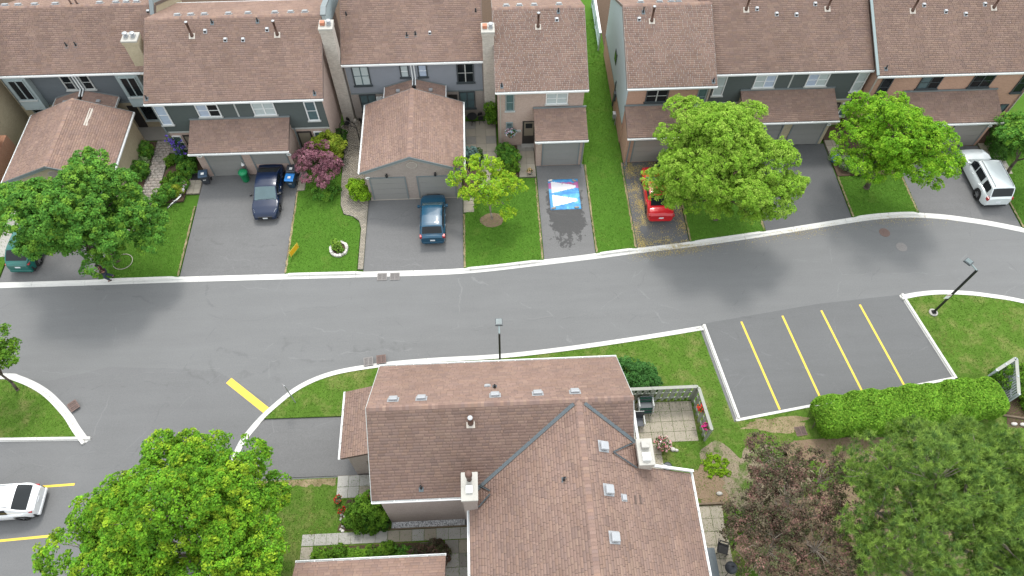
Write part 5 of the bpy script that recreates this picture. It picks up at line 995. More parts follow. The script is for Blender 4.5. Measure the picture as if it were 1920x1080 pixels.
def shrub(label, lobes, pal, size=.05, per=40, spacing=.26, r=.2, group=None, cat='shrub', name='shrub', z0=.1, stems=True, **k):
    SEED[0] += 1; rng = np.random.default_rng(SEED[0]); c0 = np.mean([l[:2] for l in lobes], 0); t = thing(name, label, cat, (c0[0], c0[1], z0), group); P, O = crown_points(lobes, spacing, rng, .4, .9, -.7); P[:, 2] = np.maximum(P[:, 2], z0+.04)
    mb = MB()
    for p in P[rng.choice(len(P), min(18, len(P)), False)]: mb.tube((c0[0]+rng.normal()*.06, c0[1]+rng.normal()*.06, z0-.05), tuple(p), .018, .006, 4, False)
    obj('stems', mb, 'bark', t); v, f, c = leafmesh(P, O, per, r, size, GREENS[pal] if isinstance(pal, str) else pal, rng, **k); v[:, 2] = np.maximum(v[:, 2], z0+.01); npobj('foliage', v, f, c, 'leaf', t); return t
shrub('golden yellow shrub behind the purple tree', [(-11.15, 35.2, 1.7, .8), (-11.75, 35.0, 1.5, .6), (-10.7, 35.3, 1.4, .62), (-10.8, 34.7, 1.1, .45), (-11.2, 35.1, .8, .7)], 'gold', .07)
shrub('rounded lime green shrub at the corner of the twin garage', [(-8.95, 31.55, .95, .6), (-8.68, 31.3, .65, .48), (-9.15, 31.9, .8, .45)], [(.17, .32, .015), (.22, .37, .02), (.13, .26, .015)], .06)
shrub('leafy shrub at the house corner beside the patio fence', [(7.75, 17.0, 1.0, .72), (8.4, 16.5, .95, .72), (9.0, 16.35, .8, .48), (7.3, 17.3, 1.0, .5), (8.7, 16.9, .7, .6)], [(.055, .16, .035), (.07, .19, .04), (.045, .13, .03)], .055)
shrub('dense green shrub beside the entrance slabs of the foreground house', [(-6.85, 9.75, 1.2, .7), (-7.3, 9.9, .9, .5), (-6.3, 9.5, .8, .5)], 'mid', .055)
shrub('low green shrub against the grey brick wall corner', [(-6.25, 9.25, .55, .35), (-6.7, 9.3, .5, .4)], 'shrub', .05)
shrub('leafy groundcover clump below the dense green shrub', [(-7.3, 9.2, .4, .35), (-6.9, 9.1, .35, .3), (-7.9, 9.4, .35, .3), (-7.8, 9.9, .4, .3)], 'mid', .06)
for (x, y, s), l in zip(((-24.6, 36.2, .55), (-24.55, 34.3, .62), (-24.5, 32.4, .55)), ('round clipped shrub by the buff garage wall, nearest the house', 'round clipped shrub in the middle of the buff garage wall bed', 'round clipped shrub in the buff wall bed, nearest the road')): shrub(l, [(x, y, .55, s), (x, y-.15, .4, s*.85)], 'deep', .04, 40, .2, .14)
shrub('pale variegated tuft between two round clipped shrubs', [(-24.5, 35.3, .3, .33)], [(.25, .32, .16), (.33, .38, .22), (.14, .22, .08)], .06)
shrub('spreading juniper below the dark maple', [(-23.9, 31.0, .4, .5), (-24.5, 30.8, .4, .5)], 'mid', .05)
for i, (x, y, s, pal) in enumerate(((-21.4, 35.0, .62, 'shrub'), (-21.2, 34.3, .55, 'deep'), (-21.9, 33.6, .42, 'mid'), (-21.5, 33.1, .5, 'deep'), (-22.3, 33.0, .42, 'mid'), (-22.1, 32.3, .5, 'deep'), (-22.55, 31.9, .48, 'deep'), (-21.6, 32.5, .4, 'gold'), (-22.7, 35.2, .3, 'mid'))):
    shrub(('dark bushy plant under the purple clematis', 'dark green bush between clematis and black doormat', 'light green perennial clump mid garden bed beside paver walk', 'dense green perennial clump beside the doorstep slabs', 'small green perennial clump on the walk side of the bed', 'green clump beside the leaning bicycle, higher up the bed', 'round green clump at the walk end of the bed', 'yellow green perennial clump beside white flower pots', 'small green tuft below the corner downspout')[i], [(x, y, s*.7+.1, s)], pal, .05, 40, .2, .16)
shrub('blue spruce shrub beside the twin garage wall', [(-1.2, 34.6, .65, .55), (-1.0, 34.3, .45, .4)], 'blue', .04, 46, .18, .14)
shrub('round dark boxwood beside the blue spruce shrub', [(-.75, 34.75, .5, .45)], 'shrub', .035, 46, .18, .12)
shrub('vigorous green shrub under the hanging flower basket', [(1.3, 34.9, .6, .5), (1.8, 34.5, .55, .5), (1.4, 34.1, .5, .45)], 'deep', .05); shrub('bright green shrub at the foot of the entry bed', [(1.75, 33.5, .4, .42), (1.6, 33.1, .3, .3)], 'mid', .05)
shrub('climbing green shrub against the grey chimney', [(.45, 38.15, 1.3, .42), (.5, 38.1, .85, .42), (.4, 38.2, 1.7, .3)], 'mid', .055)
shrub('dark green shrub beside the golden shrub and brick wall', [(-12.3, 34.8, .6, .5), (-10.6, 36.2, .6, .42), (-10.65, 36.9, .7, .4)], 'shrub', .05)
shrub('low green shrub below the purple tree', [(-11.2, 31.6, .32, .4), (-10.8, 32.2, .32, .4), (-11.8, 31.8, .3, .35)], 'deep', .045)
shrub('variegated hosta bed beneath the bright maple', [(25.6, 32.9, .3, .45), (26.3, 32.4, .3, .42), (25.2, 33.5, .3, .38), (27.0, 32.2, .3, .35)], [(.20, .28, .13), (.10, .18, .05), (.30, .36, .22)], .06)
shrub('low dark shrub beneath the widest maple', [(14.2, 32.8, .5, .7), (15.2, 33, .5, .6), (16.2, 32.8, .5, .6)], 'shrub', .06)
shrub('feathery green shrubs between slab path and right-edge tree', [(37.2, 34.2, .7, .7), (36.9, 33.2, .5, .5), (37.8, 35.2, .8, .7), (38.4, 34.3, .8, .8)], 'shrub', .045)
for i in range(8):
    x = -9.2+i*.82; shrub(('dark leafy plant in the slab path bed, first from the corner slabs', 'dark leafy plant in the slab path bed, second from the corner slabs', 'dark leafy plant in the slab path bed, third from the corner slabs', 'dark leafy plant in the slab path bed, fourth from the corner slabs', 'leafy plant in the slab path bed, fifth from the corner slabs', 'leafy plant in the slab path bed, sixth from the corner slabs', 'sparse plant in the slab path bed, next to the wire mesh', 'dry brown plant in the slab path bed beside the patio slabs')[i], [(x, 7.6+.15*math.sin(i*2), .38, .45), (x+.3, 7.45, .3, .4)], ('mid', 'mid', 'hedge', 'mid', 'mid', 'deep', 'brown', 'brown')[i], .055, 30, .24, .2)
shrub('bright chartreuse groundcover at the edge of the bare soil', [(11.9+.75*math.sin(k*2.4)*(k/14)**.5, 11.5+.62*math.cos(k*2.4)*(k/14)**.5, .08, .12+.03*(k % 3)) for k in range(15)], [(.17, .31, .015), (.21, .35, .02)], .045, 14, .16, .08)
shrub('green groundcover beneath the brown-purple tree', [(12.3, 8.6, .15, .45), (12.8, 8.1, .15, .5), (15.2, 11.8, .12, .5)], 'mid', .05, 30, .24, .14)
shrub('leafy garden plants behind the lattice fence', [(30.6, 15.2, .8, .7), (31.4, 15.6, .9, .8), (30.9, 14.2, .4, .5), (31.6, 14.0, .5, .5)], 'mid', .06)
# clipped hedge: a rounded box of small leaves
t = thing('hedge', 'thick rounded clipped bright green hedge at the end of the parking bays', 'hedge', (23, 13.9, .1)); rng = np.random.default_rng(5); N = 52000
A_, B_ = np.array([17.75, 13.65]), np.array([28.6, 14.45]); tt = rng.random(N); ang = rng.uniform(-.15*math.pi, 1.15*math.pi, N); e = 4.0
k4 = (np.abs(np.cos(ang))**e+np.abs(np.sin(ang))**e)**(1/e); cx, sz = np.cos(ang)/k4, np.sin(ang)/k4; endk = np.minimum(1, np.minimum(tt, 1-tt)/.075); shr = (1-(1-endk)**2.6)**(1/2.6)
wob = 1+.05*np.sin(tt*25+1)+.04*np.sin(tt*61+ang*2); dep = 1-rng.random(N)**3*.22
ax = (B_-A_)/np.linalg.norm(B_-A_); nx_ = np.array([-ax[1], ax[0]]); pxy = A_+(B_-A_)*tt[:, None]+nx_*(cx*1.12*shr*wob*dep)[:, None]; pz = .12+np.maximum(.0, .95+sz*.95*shr*wob*dep)
p = np.column_stack([pxy, pz]); od = norm(np.column_stack([nx_[0]*cx, nx_[1]*cx, sz+.25])); nr = norm(od*.7+rng.normal(size=(N, 3))*.5); a = norm(np.cross(nr, rng.normal(size=(N, 3)))); b = np.cross(nr, a); s = .065*rng.uniform(.7, 1.3, (N, 1))
V = np.stack([p-a*s, p+b*s*.55, p+a*s, p-b*s*.55], 1).reshape(-1, 3); pal = np.array(GREENS['hedge']); C = pal[rng.integers(4, size=N)]*(1+.16*np.sin(tt*37+1)[:, None]*np.sin(ang*3+tt*11)[:, None]+rng.normal(0, .15, (N, 1)))
npobj('foliage', V, np.arange(N*4).reshape(-1, 4), np.repeat(np.clip(C, .01, 1), 4, 0), 'leaf', t); mb = MB()
for k in range(40):
    q = A_+(B_-A_)*((k+.5)/40)+nx_*rng.uniform(-.3, .3); mb.tube((q[0], q[1], .05), (q[0]+rng.normal()*.2, q[1]+rng.normal()*.2, 1.5), .03, .012, 5)
obj('stems', mb, 'bark', t)
# grass blades on all lawns near enough to see
V, C = [], []; rng = np.random.default_rng(9)
for poly, z, mat, sow in LAWNS:
    P = np.array([q[:2] for q in poly]); lo, hi = np.maximum(P.min(0), (-34, 4)), np.minimum(P.max(0), (42, 50)); area = np.prod(hi-lo); n = int(area*210); q = rng.uniform(lo, hi, (n, 2)); q = q[inpoly(q, [tuple(a) for a in P])]
    n = len(q)
    if not n: continue
    patch = vnoise(q[:, 0], q[:, 1], .9)+.7*vnoise(q[:, 0]+9, q[:, 1]*1.2, 2.7); d = rng.normal(size=(n, 2)); d /= np.linalg.norm(d, axis=1, keepdims=True); h = rng.uniform(.03, .075, n)*(1+.3*patch); wd = rng.uniform(.012, .028, n); lean = rng.normal(0, .6, (n, 2))*h[:, None]
    b = np.column_stack([q, np.full(n, z)]); s = np.column_stack([d*wd[:, None], np.zeros(n)]); tip = b+np.column_stack([lean, h]); V.append(np.stack([b-s, b+s, tip], 1))
    g = np.array([.105, .24, .024]) if mat == 'lawn' else np.array([.122, .235, .028]); dry = np.array([.22, .21, .07]); k = np.clip((patch-.35)*(.30 if mat == 'lawn' else .9)+rng.normal(0, .12, n), 0, .8)[:, None]
    C.append((g*(1-k)+dry*k)*(1+.30*patch+rng.normal(0, .25, n))[:, None])
V = np.concatenate(V).reshape(-1, 3); C = np.clip(np.repeat(np.concatenate(C), 3, 0), .01, 1)
tag(npobj('grass', V, np.arange(len(V)).reshape(-1, 3), C, 'grassblade', kind='stuff'), 'short green grass covering the lawns', 'grass')
def flecks(name, label, pts, size, cols_, z):
    n = len(pts); rng = np.random.default_rng(3); a = rng.uniform(0, 6.28, n); s = size*rng.uniform(.5, 1.4, n); b = np.column_stack([pts, np.full(n, z)+rng.uniform(0, .008, n)]); u = np.column_stack([np.cos(a), np.sin(a), rng.normal(0, .25, n)])*s[:, None]; v = np.column_stack([-np.sin(a), np.cos(a), rng.normal(0, .25, n)])*s[:, None]*.5
    V = np.stack([b-u, b+v, b+u, b-v], 1).reshape(-1, 3); c = np.array(cols_)[rng.integers(len(cols_), size=n)]; return tag(npobj(name, V, np.arange(n*4).reshape(-1, 4), np.repeat(c, 4, 0), 'petal', kind='stuff'), label, 'litter')
q = np.column_stack([RNG.uniform(9.78, 13.28, 30000), RNG.uniform(26.4, 33.9, 30000)])
dens = .10+.9*np.exp(-((q[:, 0]-9.95-.55*(q[:, 1] > 28)*(.5+.5*np.sin(q[:, 1]*1.1)))/.38)**2)+.8*np.exp(-((q[:, 0]-13.2)/.35)**2)+.8*np.exp(-((q[:, 1]-26.75)/.3)**2)+.45*np.clip((q[:, 1]-31)/2.5, 0, 1); dens *= np.clip(.55+.75*vnoise(q[:, 0], q[:, 1], 2.4)+.35*vnoise(q[:, 0], q[:, 1], 6), 0, 1.2)
flecks('blossom_litter', 'yellow maple blossom scattered over the dark driveway by the red sedan', q[RNG.random(len(q)) < dens*.95], .027, [(.50, .39, .13), (.42, .31, .10), (.55, .45, .18), (.36, .27, .10)], .04)
q = np.column_stack([RNG.uniform(9, 32, 9000), np.zeros(9000)]); q[:, 1] = [fary(x)-.38+random.uniform(-.25, .5)-abs(random.gauss(0, .25)) for x in q[:, 0]]; kd = .06+.9*np.exp(-((q[:, 0]-12.3)/2.2)**2)+.35*np.exp(-((q[:, 0]-28)/1.5)**2)+.3*np.exp(-((q[:, 0]-21)/2.)**2)
flecks('blossom_litter', 'yellow blossom washed along the kerb gutter', q[RNG.random(len(q)) < kd*.95], .026, [(.48, .37, .12), (.36, .26, .08), (.48, .38, .14)], .03)

# ================================================================ STREET FURNITURE AND SMALL THINGS
def lamp(label, p, head_dir, sign=False):
    t = thing('street_lamp', label, 'street lamp', (*p, .1)); h = 4.95; d = Vector((*head_dir, 0)).normalized()
    obj('footing', MB().lathe([(.27, -.1), (.27, .06), (.25, .08)], (*p, .1), 20), 'conc', t); obj('base_plate', MB().box(p[0]-.13, p[0]+.13, p[1]-.13, p[1]+.13, .18, .22).box(p[0]-.09, p[0]+.09, p[1]-.09, p[1]+.09, .22, .32), 'black', t, bevel=.01)
    obj('pole', MB().box(p[0]-.055, p[0]+.055, p[1]-.055, p[1]+.055, .3, h), 'black', t, bevel=.012); a = Vector((*p, h-.03)); b = a+d*.42+Vector((0, 0, .12))
    arm = obj('arm', MB().tube(a, b, .045, .04, 8), 'frame_teal', t); s = Vector((-d.y, d.x, 0)); c = b+d*.2+Vector((0, 0, .03)); mb = MB(); q = [c+d*x+s*y for x, y in ((-.22, -.2), (.22, -.2), (.22, .2), (-.22, .2))]
    mb.add([v-Vector((0, 0, .05)) for v in q]+[v+Vector((0, 0, .05)) for v in q], [(0, 3, 2, 1), (4, 5, 6, 7), (0, 1, 5, 4), (1, 2, 6, 5), (2, 3, 7, 6), (3, 0, 4, 7)]); hd = obj('lamp_head', mb, 'frame_dark', t, bevel=.02)
    mb = MB()
    for k in range(5):
        y = -.12+k*.06; z1 = [c+d*x+s*(y+w_)+Vector((0, 0, .052)) for x, w_ in ((-.15, -.015), (.17, -.015), (.17, .015), (-.15, .015))]; mb.add([v for v in z1]+[v+Vector((0, 0, .025)) for v in z1], [(0, 3, 2, 1), (4, 5, 6, 7), (0, 1, 5, 4), (1, 2, 6, 5), (2, 3, 7, 6), (3, 0, 4, 7)])
    obj('cooling_fins', mb, 'frame_teal', hd)
    if sign: sg = obj('sign_panel', MB().box(p[0]-.36, p[0]-.06, p[1]-.075, p[1]-.06, 1.95, 2.4), 'white_plastic', t); obj('sign_band', MB().box(p[0]-.34, p[0]-.08, p[1]-.082, p[1]-.0755, 2.3, 2.36), 'taillight', sg)
    return t
lamp('black square-pole street lamp with white panel on the corner lawn', (27.58, 20.59), (-.55, .8), True); lamp('black street lamp rising behind the foreground house roof', (.3, 17.75), (0, 1))
t = thing('stop_sign', 'thin white sign post seen edge-on beside the yellow stop bar', 'sign', (-11.62, 16.35, .1)); obj('post', MB().box(-11.645, -11.595, 16.33, 16.37, 0, 2.5), 'vent_metal', t)
d = Vector((.58, -.815, 0)); n_ = Vector((d.y, -d.x, 0)); c = Vector((-11.62, 16.35, 2.25))
def octa(r, off0, off1):
    e = [(r*math.cos(math.pi/8+k*math.pi/4), r*math.sin(math.pi/8+k*math.pi/4)) for k in range(8)]; vs = [c+n_*off0+d*a+Vector((0, 0, b)) for a, b in e]+[c+n_*off1+d*a+Vector((0, 0, b)) for a, b in e]; return MB().add(vs, [tuple(range(8)), tuple(range(15, 7, -1))]+[(i, (i+1) % 8, 8+(i+1) % 8, 8+i) for i in range(8)])
obj('plate', octa(.3, .03, .035), 'white_plastic', t); obj('face', octa(.27, .036, .04), 'taillight', t)
t = thing('lawn_sign', 'small yellow lawn sign standing near the driveway edge', 'sign', (-12.85, 26.95, .1)); dx, dy = .22, .40
for k in (-.7, .7): obj('stake', MB().tube((-12.85+dx*k, 26.95+dy*k, .0), (-12.85+dx*k, 26.95+dy*k, .25), .008), 'black', t)
def panel_v(k, off0, off1, z0, z1):
    a, b = Vector((-12.85-dx*k, 26.95-dy*k, 0)), Vector((-12.85+dx*k, 26.95+dy*k, 0)); n2 = Vector((dy, -dx, 0)).normalized(); q = [a+n2*off0, b+n2*off0, b+n2*off1, a+n2*off1]
    return MB().add([v+Vector((0, 0, z0)) for v in q]+[v+Vector((0, 0, z1)) for v in q], [(0, 3, 2, 1), (4, 5, 6, 7), (0, 1, 5, 4), (1, 2, 6, 5), (2, 3, 7, 6), (3, 0, 4, 7)])
pn = obj('panel', panel_v(1, -.006, .006, .2, .72), 'paint_yellow', t); obj('printed_field', panel_v(.84, .0065, .009, .26, .66), 'sign_yellow', pn)
t = thing('stone_planter', 'low ring of pale stones planted with green leaves on the lawn', 'planter', (-10.0, 27.1, .1)); n = 19
for i in range(n):
    a = 2*math.pi*i/n; 
    if 1.95 < a < 2.6: continue
    r0_, r1_, h = .44+random.uniform(-.02, .02), .62+random.uniform(-.02, .02), .27+random.uniform(-.03, .03); da = math.pi/n*.93; e = [(-10.0+r*math.cos(q), 27.1+r*math.sin(q)) for r, q in ((r0_, a-da), (r1_, a-da), (r1_, a+da), (r0_, a+da))]
    obj('stone', MB().prism(e, 'z', .06, h), 'rock' if i % 4 else 'stonecap', t, bevel=.02)
obj('soil', MB().lathe([(.46, 0), (.46, .1)], (-10, 27.1, .08), 20), 'soil', t)
shrub('light green leafy plants filling the stone ring planter', [(-10.15, 27.25, .38, .26), (-9.9, 27.0, .34, .2), (-10.3, 27.45, .3, .2)], [(.20, .32, .04), (.14, .26, .03), (.10, .2, .03)], .07, 16, .2, .14, z0=.18)
def cart(label, p, ang, body, lid, group=None, open_=False):
    t = thing('wheelie_bin', label, 'bin', (*p, .034), group); t.rotation_euler.z = ang; z0, w0, w1, h = .06, .21, .28, .92; mb = MB()
    mb.add([(-w0, -w0, z0), (w0, -w0, z0), (w0, w0, z0), (-w0, w0, z0), (-w1, -w1*1.1, h), (w1, -w1*1.1, h), (w1, w1*1.1, h), (-w1, w1*1.1, h)], [(0, 3, 2, 1), (4, 5, 6, 7), (0, 1, 5, 4), (1, 2, 6, 5), (2, 3, 7, 6), (3, 0, 4, 7)]); obj('body', mb, body, t, bevel=.04, local=True)
    mb = MB(); mb.prism([(-.36, h+.0), (.36, h+.0), (.36, h+.04), (.2, h+.1), (-.25, h+.09), (-.36, h+.04)], 'x', -.31, .31); obj('lid', mb, lid, t, bevel=.025, local=True); obj('lid_label', MB().box(-.1, .1, -.16, .04, h+.10, h+.106), 'white_plastic', t, local=True)
    for sg in (-1, 1):
        m = MB(); m.tube((sg*.25, .24, .12), (sg*.31, .24, .12), .12, None, 16); obj('wheel', m, 'rubber', t, local=True)
    obj('handle', MB().tube((-.24, .4, h-.02), (.24, .4, h-.02), .018).tube((-.24, .3, h-.02), (-.24, .4, h-.02), .015).tube((.24, .3, h-.02), (.24, .4, h-.02), .015), body, t, local=True)
    obj('front_label', MB().box(-.1, .1, -.272, -.262, .55, .65), 'white_plastic', t, local=True); return t
cart('dark navy wheeled bin beside the closed garage door and doormat', (-19.75, 33.35), .15, 'bin_grey', 'bin_navy')
cart('blue lidded recycling bin beside the purple tree', (-13.7, 32.75), -.08, 'bin_navy', 'bin_blue'); cart('dark grey wheeled bin behind the blue lidded recycling bin', (-13.68, 33.55), -.05, 'bin_navy', 'bin_grey')
cart('dark green wheeled bin in front of the beige garage door by the red sedan', (12.45, 33.45), .05, 'bin_dkgreen', 'bin_dkgreen'); cart('blue lidded bin beside the dark green bin under the widest maple', (13.1, 33.5), -.05, 'bin_navy', 'bin_blue')
t = thing('wheelie_bin', 'bright green round-topped organics bin between the two garage doors', 'bin', (-17.05, 33.45, .034)); obj('body', MB().lathe([(.22, 0), (.24, .05), (.29, .75), (.31, .77), (.31, .82)], (-17.05, 33.45, .034), 20), 'bin_green', t, True); obj('lid', MB().lathe([(.325, .82), (.325, .86), (.29, .93), (.2, .99), (.08, 1.02)], (-17.05, 33.45, .034), 20), 'bin_green', t, True); obj('lid_label', MB().box(-17.11, -16.99, 33.3, 33.38, 1.0, 1.035), 'white_plastic', t)
obj('handle', MB().tube((-17.2, 33.72, .85), (-16.9, 33.72, .85), .018), 'bin_green', t)

# printed tarp on the driveway: two white rockets on a blue ground
m, n, l, b, o = _new('tarp_print'); tc = n.new('ShaderNodeTexCoord'); s = n.new('ShaderNodeSeparateXYZ'); l.new(tc.outputs['Object'], s.inputs[0])
def mth(op, a, b_=None, c_=None):
    x = n.new('ShaderNodeMath'); x.operation = op
    for i, q in enumerate((a, b_, c_)):
        if q is None: continue
        if isinstance(q, (int, float)): x.inputs[i].default_value = q
        else: l.new(q, x.inputs[i])
    return x.outputs[0]
nz = mth('MULTIPLY_ADD', _noise(n, l, tc.outputs['Object'], 3.5, 5, .7), .5, -.25); nz2 = mth('MULTIPLY_ADD', _noise(n, l, tc.outputs['Object'], 9, 4, .7), .22, -.11)
def wedge(y0, sc_=1.0, sh=0.0):
    dy_ = mth('ABSOLUTE', mth('SUBTRACT', s.outputs[1], y0)); hw_ = mth('MULTIPLY_ADD', s.outputs[0], -.24*sc_, .34*sc_); lim = mth('ADD', mth('MULTIPLY', mth('LESS_THAN', mth('ABSOLUTE', mth('SUBTRACT', s.outputs[0], sh)), .86), 10), -10)
    return mth('GREATER_THAN', mth('ADD', mth('ADD', mth('SUBTRACT', hw_, dy_), lim), nz2), 0.02)
base = _mix(n, l, _ramp(n, l, _noise(n, l, tc.outputs['Object'], 2.2, 5, .6), .35, .65), (.03, .17, .45), (.07, .31, .56)); base = _mix(n, l, _ramp(n, l, _noise(n, l, tc.outputs['Object'], 1.6, 3), .52, .6), base, (.10, .38, .58))
pk = mth('GREATER_THAN', mth('ADD', mth('SUBTRACT', .40, mth('ABSOLUTE', mth('SUBTRACT', s.outputs[1], .78))), nz), .12); base = _mix(n, l, mth('MULTIPLY', pk, .75), base, (.50, .06, .18))
bl = mth('GREATER_THAN', mth('ADD', mth('SUBTRACT', .12, mth('ABSOLUTE', mth('SUBTRACT', s.outputs[1], .1))), nz2), .07); base = _mix(n, l, mth('MULTIPLY', bl, .6), base, (.03, .16, .45))
cc = _mix(n, l, wedge(.66), base, (.66, .64, .66)); cc = _mix(n, l, wedge(-.55), cc, (.66, .68, .68)); l.new(cc, b.inputs['Base Color']); b.inputs['Roughness'].default_value = .65; _bump(n, l, b, _noise(n, l, tc.outputs['Object'], 5, 3), .25, .03)
t = thing('printed_tarp', 'blue printed tarp with two white cone shapes drying on the driveway', 'tarp', (5.3, 31.2, .034)); nx_, ny_ = 24, 26; vs = []
for i in range(nx_+1):
    for j in range(ny_+1):
        u_, v_ = i/nx_*2-1, j/ny_*2-1; vs.append((u_*1.06, v_*1.36, .012+.008*math.sin(u_*9+v_*3)*math.sin(v_*7)+.006*math.sin(u_*17)))
mb = MB().add(vs, [(i*(ny_+1)+j, (i+1)*(ny_+1)+j, (i+1)*(ny_+1)+j+1, i*(ny_+1)+j+1) for i in range(nx_) for j in range(ny_)]); o = obj('sheet', mb, 'tarp_print', t, True, local=True)
sf = o.modifiers.new('solid', 'SOLIDIFY'); sf.thickness = .004
for (x, y), a, lb in (((4.4, 32.45), .3, 'pale stone holding down a tarp corner by the garage'), ((6.1, 32.35), -.5, 'dark stone holding down the pink tarp corner'), ((4.45, 29.95), .2, 'dark stone on the tarp corner above the wet patch'), ((6.05, 29.95), 0, 'dark stone on the tarp corner near the strip of lawn')):
    o = obj('stone', MB().lathe([(.05, 0), (.13, .03), (.14, .07), (.07, .11)], (x, y, .05), 9, 1.3, .6), 'rock' if lb.startswith('pale') else 'rock_d', None, True); o.rotation_euler.z = a; tag(o, lb, 'stone')
# bicycle leaning in the flower bed
t = thing('bicycle', 'white bicycle lying against the plants of the flower bed', 'bicycle', (-21.75, 31.75, .12)); t.rotation_euler = (math.radians(52), 0, math.radians(62)); R_ = .31
for k, x in enumerate((-.5, .5)):
    n = 28; mb = MB(); P = [(x+R_*math.cos(2*math.pi*i/n), 0, R_+R_*math.sin(2*math.pi*i/n)) for i in range(n+1)]; mb.path(P, .022, 5); wh = obj('wheel', mb, 'rubber', t, local=True); mb = MB()
    for i in range(0, n, 2): mb.tube((x, 0, R_), P[i], .004, None, 3)
    obj('spokes', mb, 'chrome', wh, local=True)
obj('frame', MB().tube((-.12, 0, .3), (.36, 0, .72), .028).tube((-.12, 0, .3), (-.24, 0, .74), .026).tube((-.24, 0, .70), (.36, 0, .74), .026).tube((-.5, .04, R_), (-.12, 0, .3), .018).tube((-.5, .04, R_), (-.24, 0, .7), .016).tube((.36, 0, .78), (.5, .03, R_), .022), 'white_plastic', t, local=True)
obj('handlebar', MB().tube((.36, 0, .74), (.34, 0, .9), .018).tube((.34, -.28, .9), (.34, .28, .9), .015), 'black', t, local=True); obj('saddle', MB().add([(-.38, -.07, .8), (-.38, .07, .8), (-.1, .015, .8), (-.1, -.015, .8), (-.36, -.05, .86), (-.36, .05, .86), (-.12, .01, .84), (-.12, -.01, .84)], [(0, 1, 2, 3), (7, 6, 5, 4), (0, 4, 5, 1), (1, 5, 6, 2), (2, 6, 7, 3), (3, 7, 4, 0)]), 'black', t, local=True); obj('crank', MB().tube((-.12, -.1, .3), (-.12, .1, .3), .02).tube((-.12, .1, .3), (0, .1, .18), .014).tube((-.12, -.1, .3), (-.24, -.1, .42), .014), 'chrome', t, local=True)

# person walking along the kerb
def skinned(name, verts, edges, radii, mat, parent, sub=2):
    me = bpy.data.meshes.new(name); me.from_pydata(verts, edges, []); setmat(me, mat); o = bpy.data.objects.new(name, me); col.objects.link(o); o.parent = parent; WL[o.name] = Vector((0, 0, 0)); sk = o.modifiers.new('skin', 'SKIN'); sk.use_smooth_shade = True
    for d_, r in zip(me.skin_vertices[0].data, radii): d_.radius = (r, r) if not isinstance(r, tuple) else r
    me.skin_vertices[0].data[0].use_root = True; ss = o.modifiers.new('sub', 'SUBSURF'); ss.levels = sub; ss.render_levels = sub; return o
t = thing('person', 'person in dark red top and dark trousers walking at the kerb below the maple', 'person', (-24.42, 25.38, .135)); t.rotation_euler.z = math.radians(205)
# local frame: +x is forward, z up
V = [(0, 0, .92), (0, .09, .88), (.16, .10, .50), (.02, .10, .09), (.16, .10, .04), (0, -.09, .88), (.02, -.10, .50), (-.26, -.10, .16), (-.16, -.10, .05), (.02, 0, 1.12), (.04, 0, 1.32), (.05, 0, 1.44), (.07, 0, 1.52), (.05, .17, 1.38), (.12, .22, 1.14), (.30, .12, 1.10), (.05, -.17, 1.38), (.10, -.22, 1.13), (.30, -.12, 1.12), (.09, 0, 1.60)]
E_ = [(0, 1), (1, 2), (2, 3), (3, 4), (0, 5), (5, 6), (6, 7), (7, 8), (0, 9), (9, 10), (10, 11), (11, 12), (10, 13), (13, 14), (14, 15), (10, 16), (16, 17), (17, 18), (12, 19)]
body = skinned('body', V, E_, [.13, .095, .065, .045, .045, .095, .065, .045, .045, .125, .13, .055, .05, .06, .045, .033, .06, .045, .033, .05], 'skin', t)
skinned('trousers', [V[i] for i in (0, 1, 2, 3, 5, 6, 7)], [(0, 1), (1, 2), (2, 3), (0, 4), (4, 5), (5, 6)], [.15, .115, .085, .07, .115, .085, .07], 'denim', t); skinned('shirt', [V[i] for i in (9, 10, 0, 13, 14, 16, 17)], [(0, 1), (0, 2), (1, 3), (3, 4), (1, 5), (5, 6)], [.15, .155, .15, .08, .062, .08, .062], 'shirt', t)
hd = MB(); hd.lathe([(.03, 0), (.07, .03), (.088, .1), (.09, .15), (.07, .21), (.02, .245)], (.10, 0, 1.50), 14, 1.1, .92); hd.tube((.19, 0, 1.60), (.215, 0, 1.59), .018, .012, 6)
h_ = obj('head', hd, 'skin', t, True, local=True); obj('eye', MB().box(.188, .196, .02, .05, 1.615, 1.63), 'black', h_, local=True); obj('eye', MB().box(.188, .196, -.05, -.02, 1.615, 1.63), 'black', h_, local=True); obj('mouth', MB().box(.186, .194, -.025, .025, 1.548, 1.556), 'shirt', h_, local=True)
for sg in (-1, 1): obj('ear', MB().lathe([(.01, -.03), (.02, 0), (.01, .03)], (.09, sg*.088, 1.605), 6, 1, .5), 'skin', h_, local=True)
hr = MB(); hr.lathe([(.098, .10), (.102, .15), (.085, .22), (.03, .262)], (.08, 0, 1.50), 14, 1.1, .98); obj('hair', hr, 'hairdark', h_, True, local=True)
for sg in (-1, 1):
    o0 = Vector((.30, sg*.12, 1.11)); mb = MB(); mb.tube(o0, o0+Vector((.07, 0, .01)), .03, .036, 8)
    for k, (yy, ln) in enumerate(((-.028, .055), (-.010, .068), (.010, .064), (.028, .05))): q = o0+Vector((.075, yy, .01)); mb.tube(q, q+Vector((ln*.6, 0, -.005)), .0095, .009, 6).tube(q+Vector((ln*.6, 0, -.005)), q+Vector((ln*.9, -sg*.01, -.035)), .009, .007, 6)
    q = o0+Vector((.02, -sg*.028, .01)); mb.tube(q, q+Vector((.045, -sg*.03, .012)), .011, .008, 6); obj('hand', mb, 'skin', t, True, local=True)
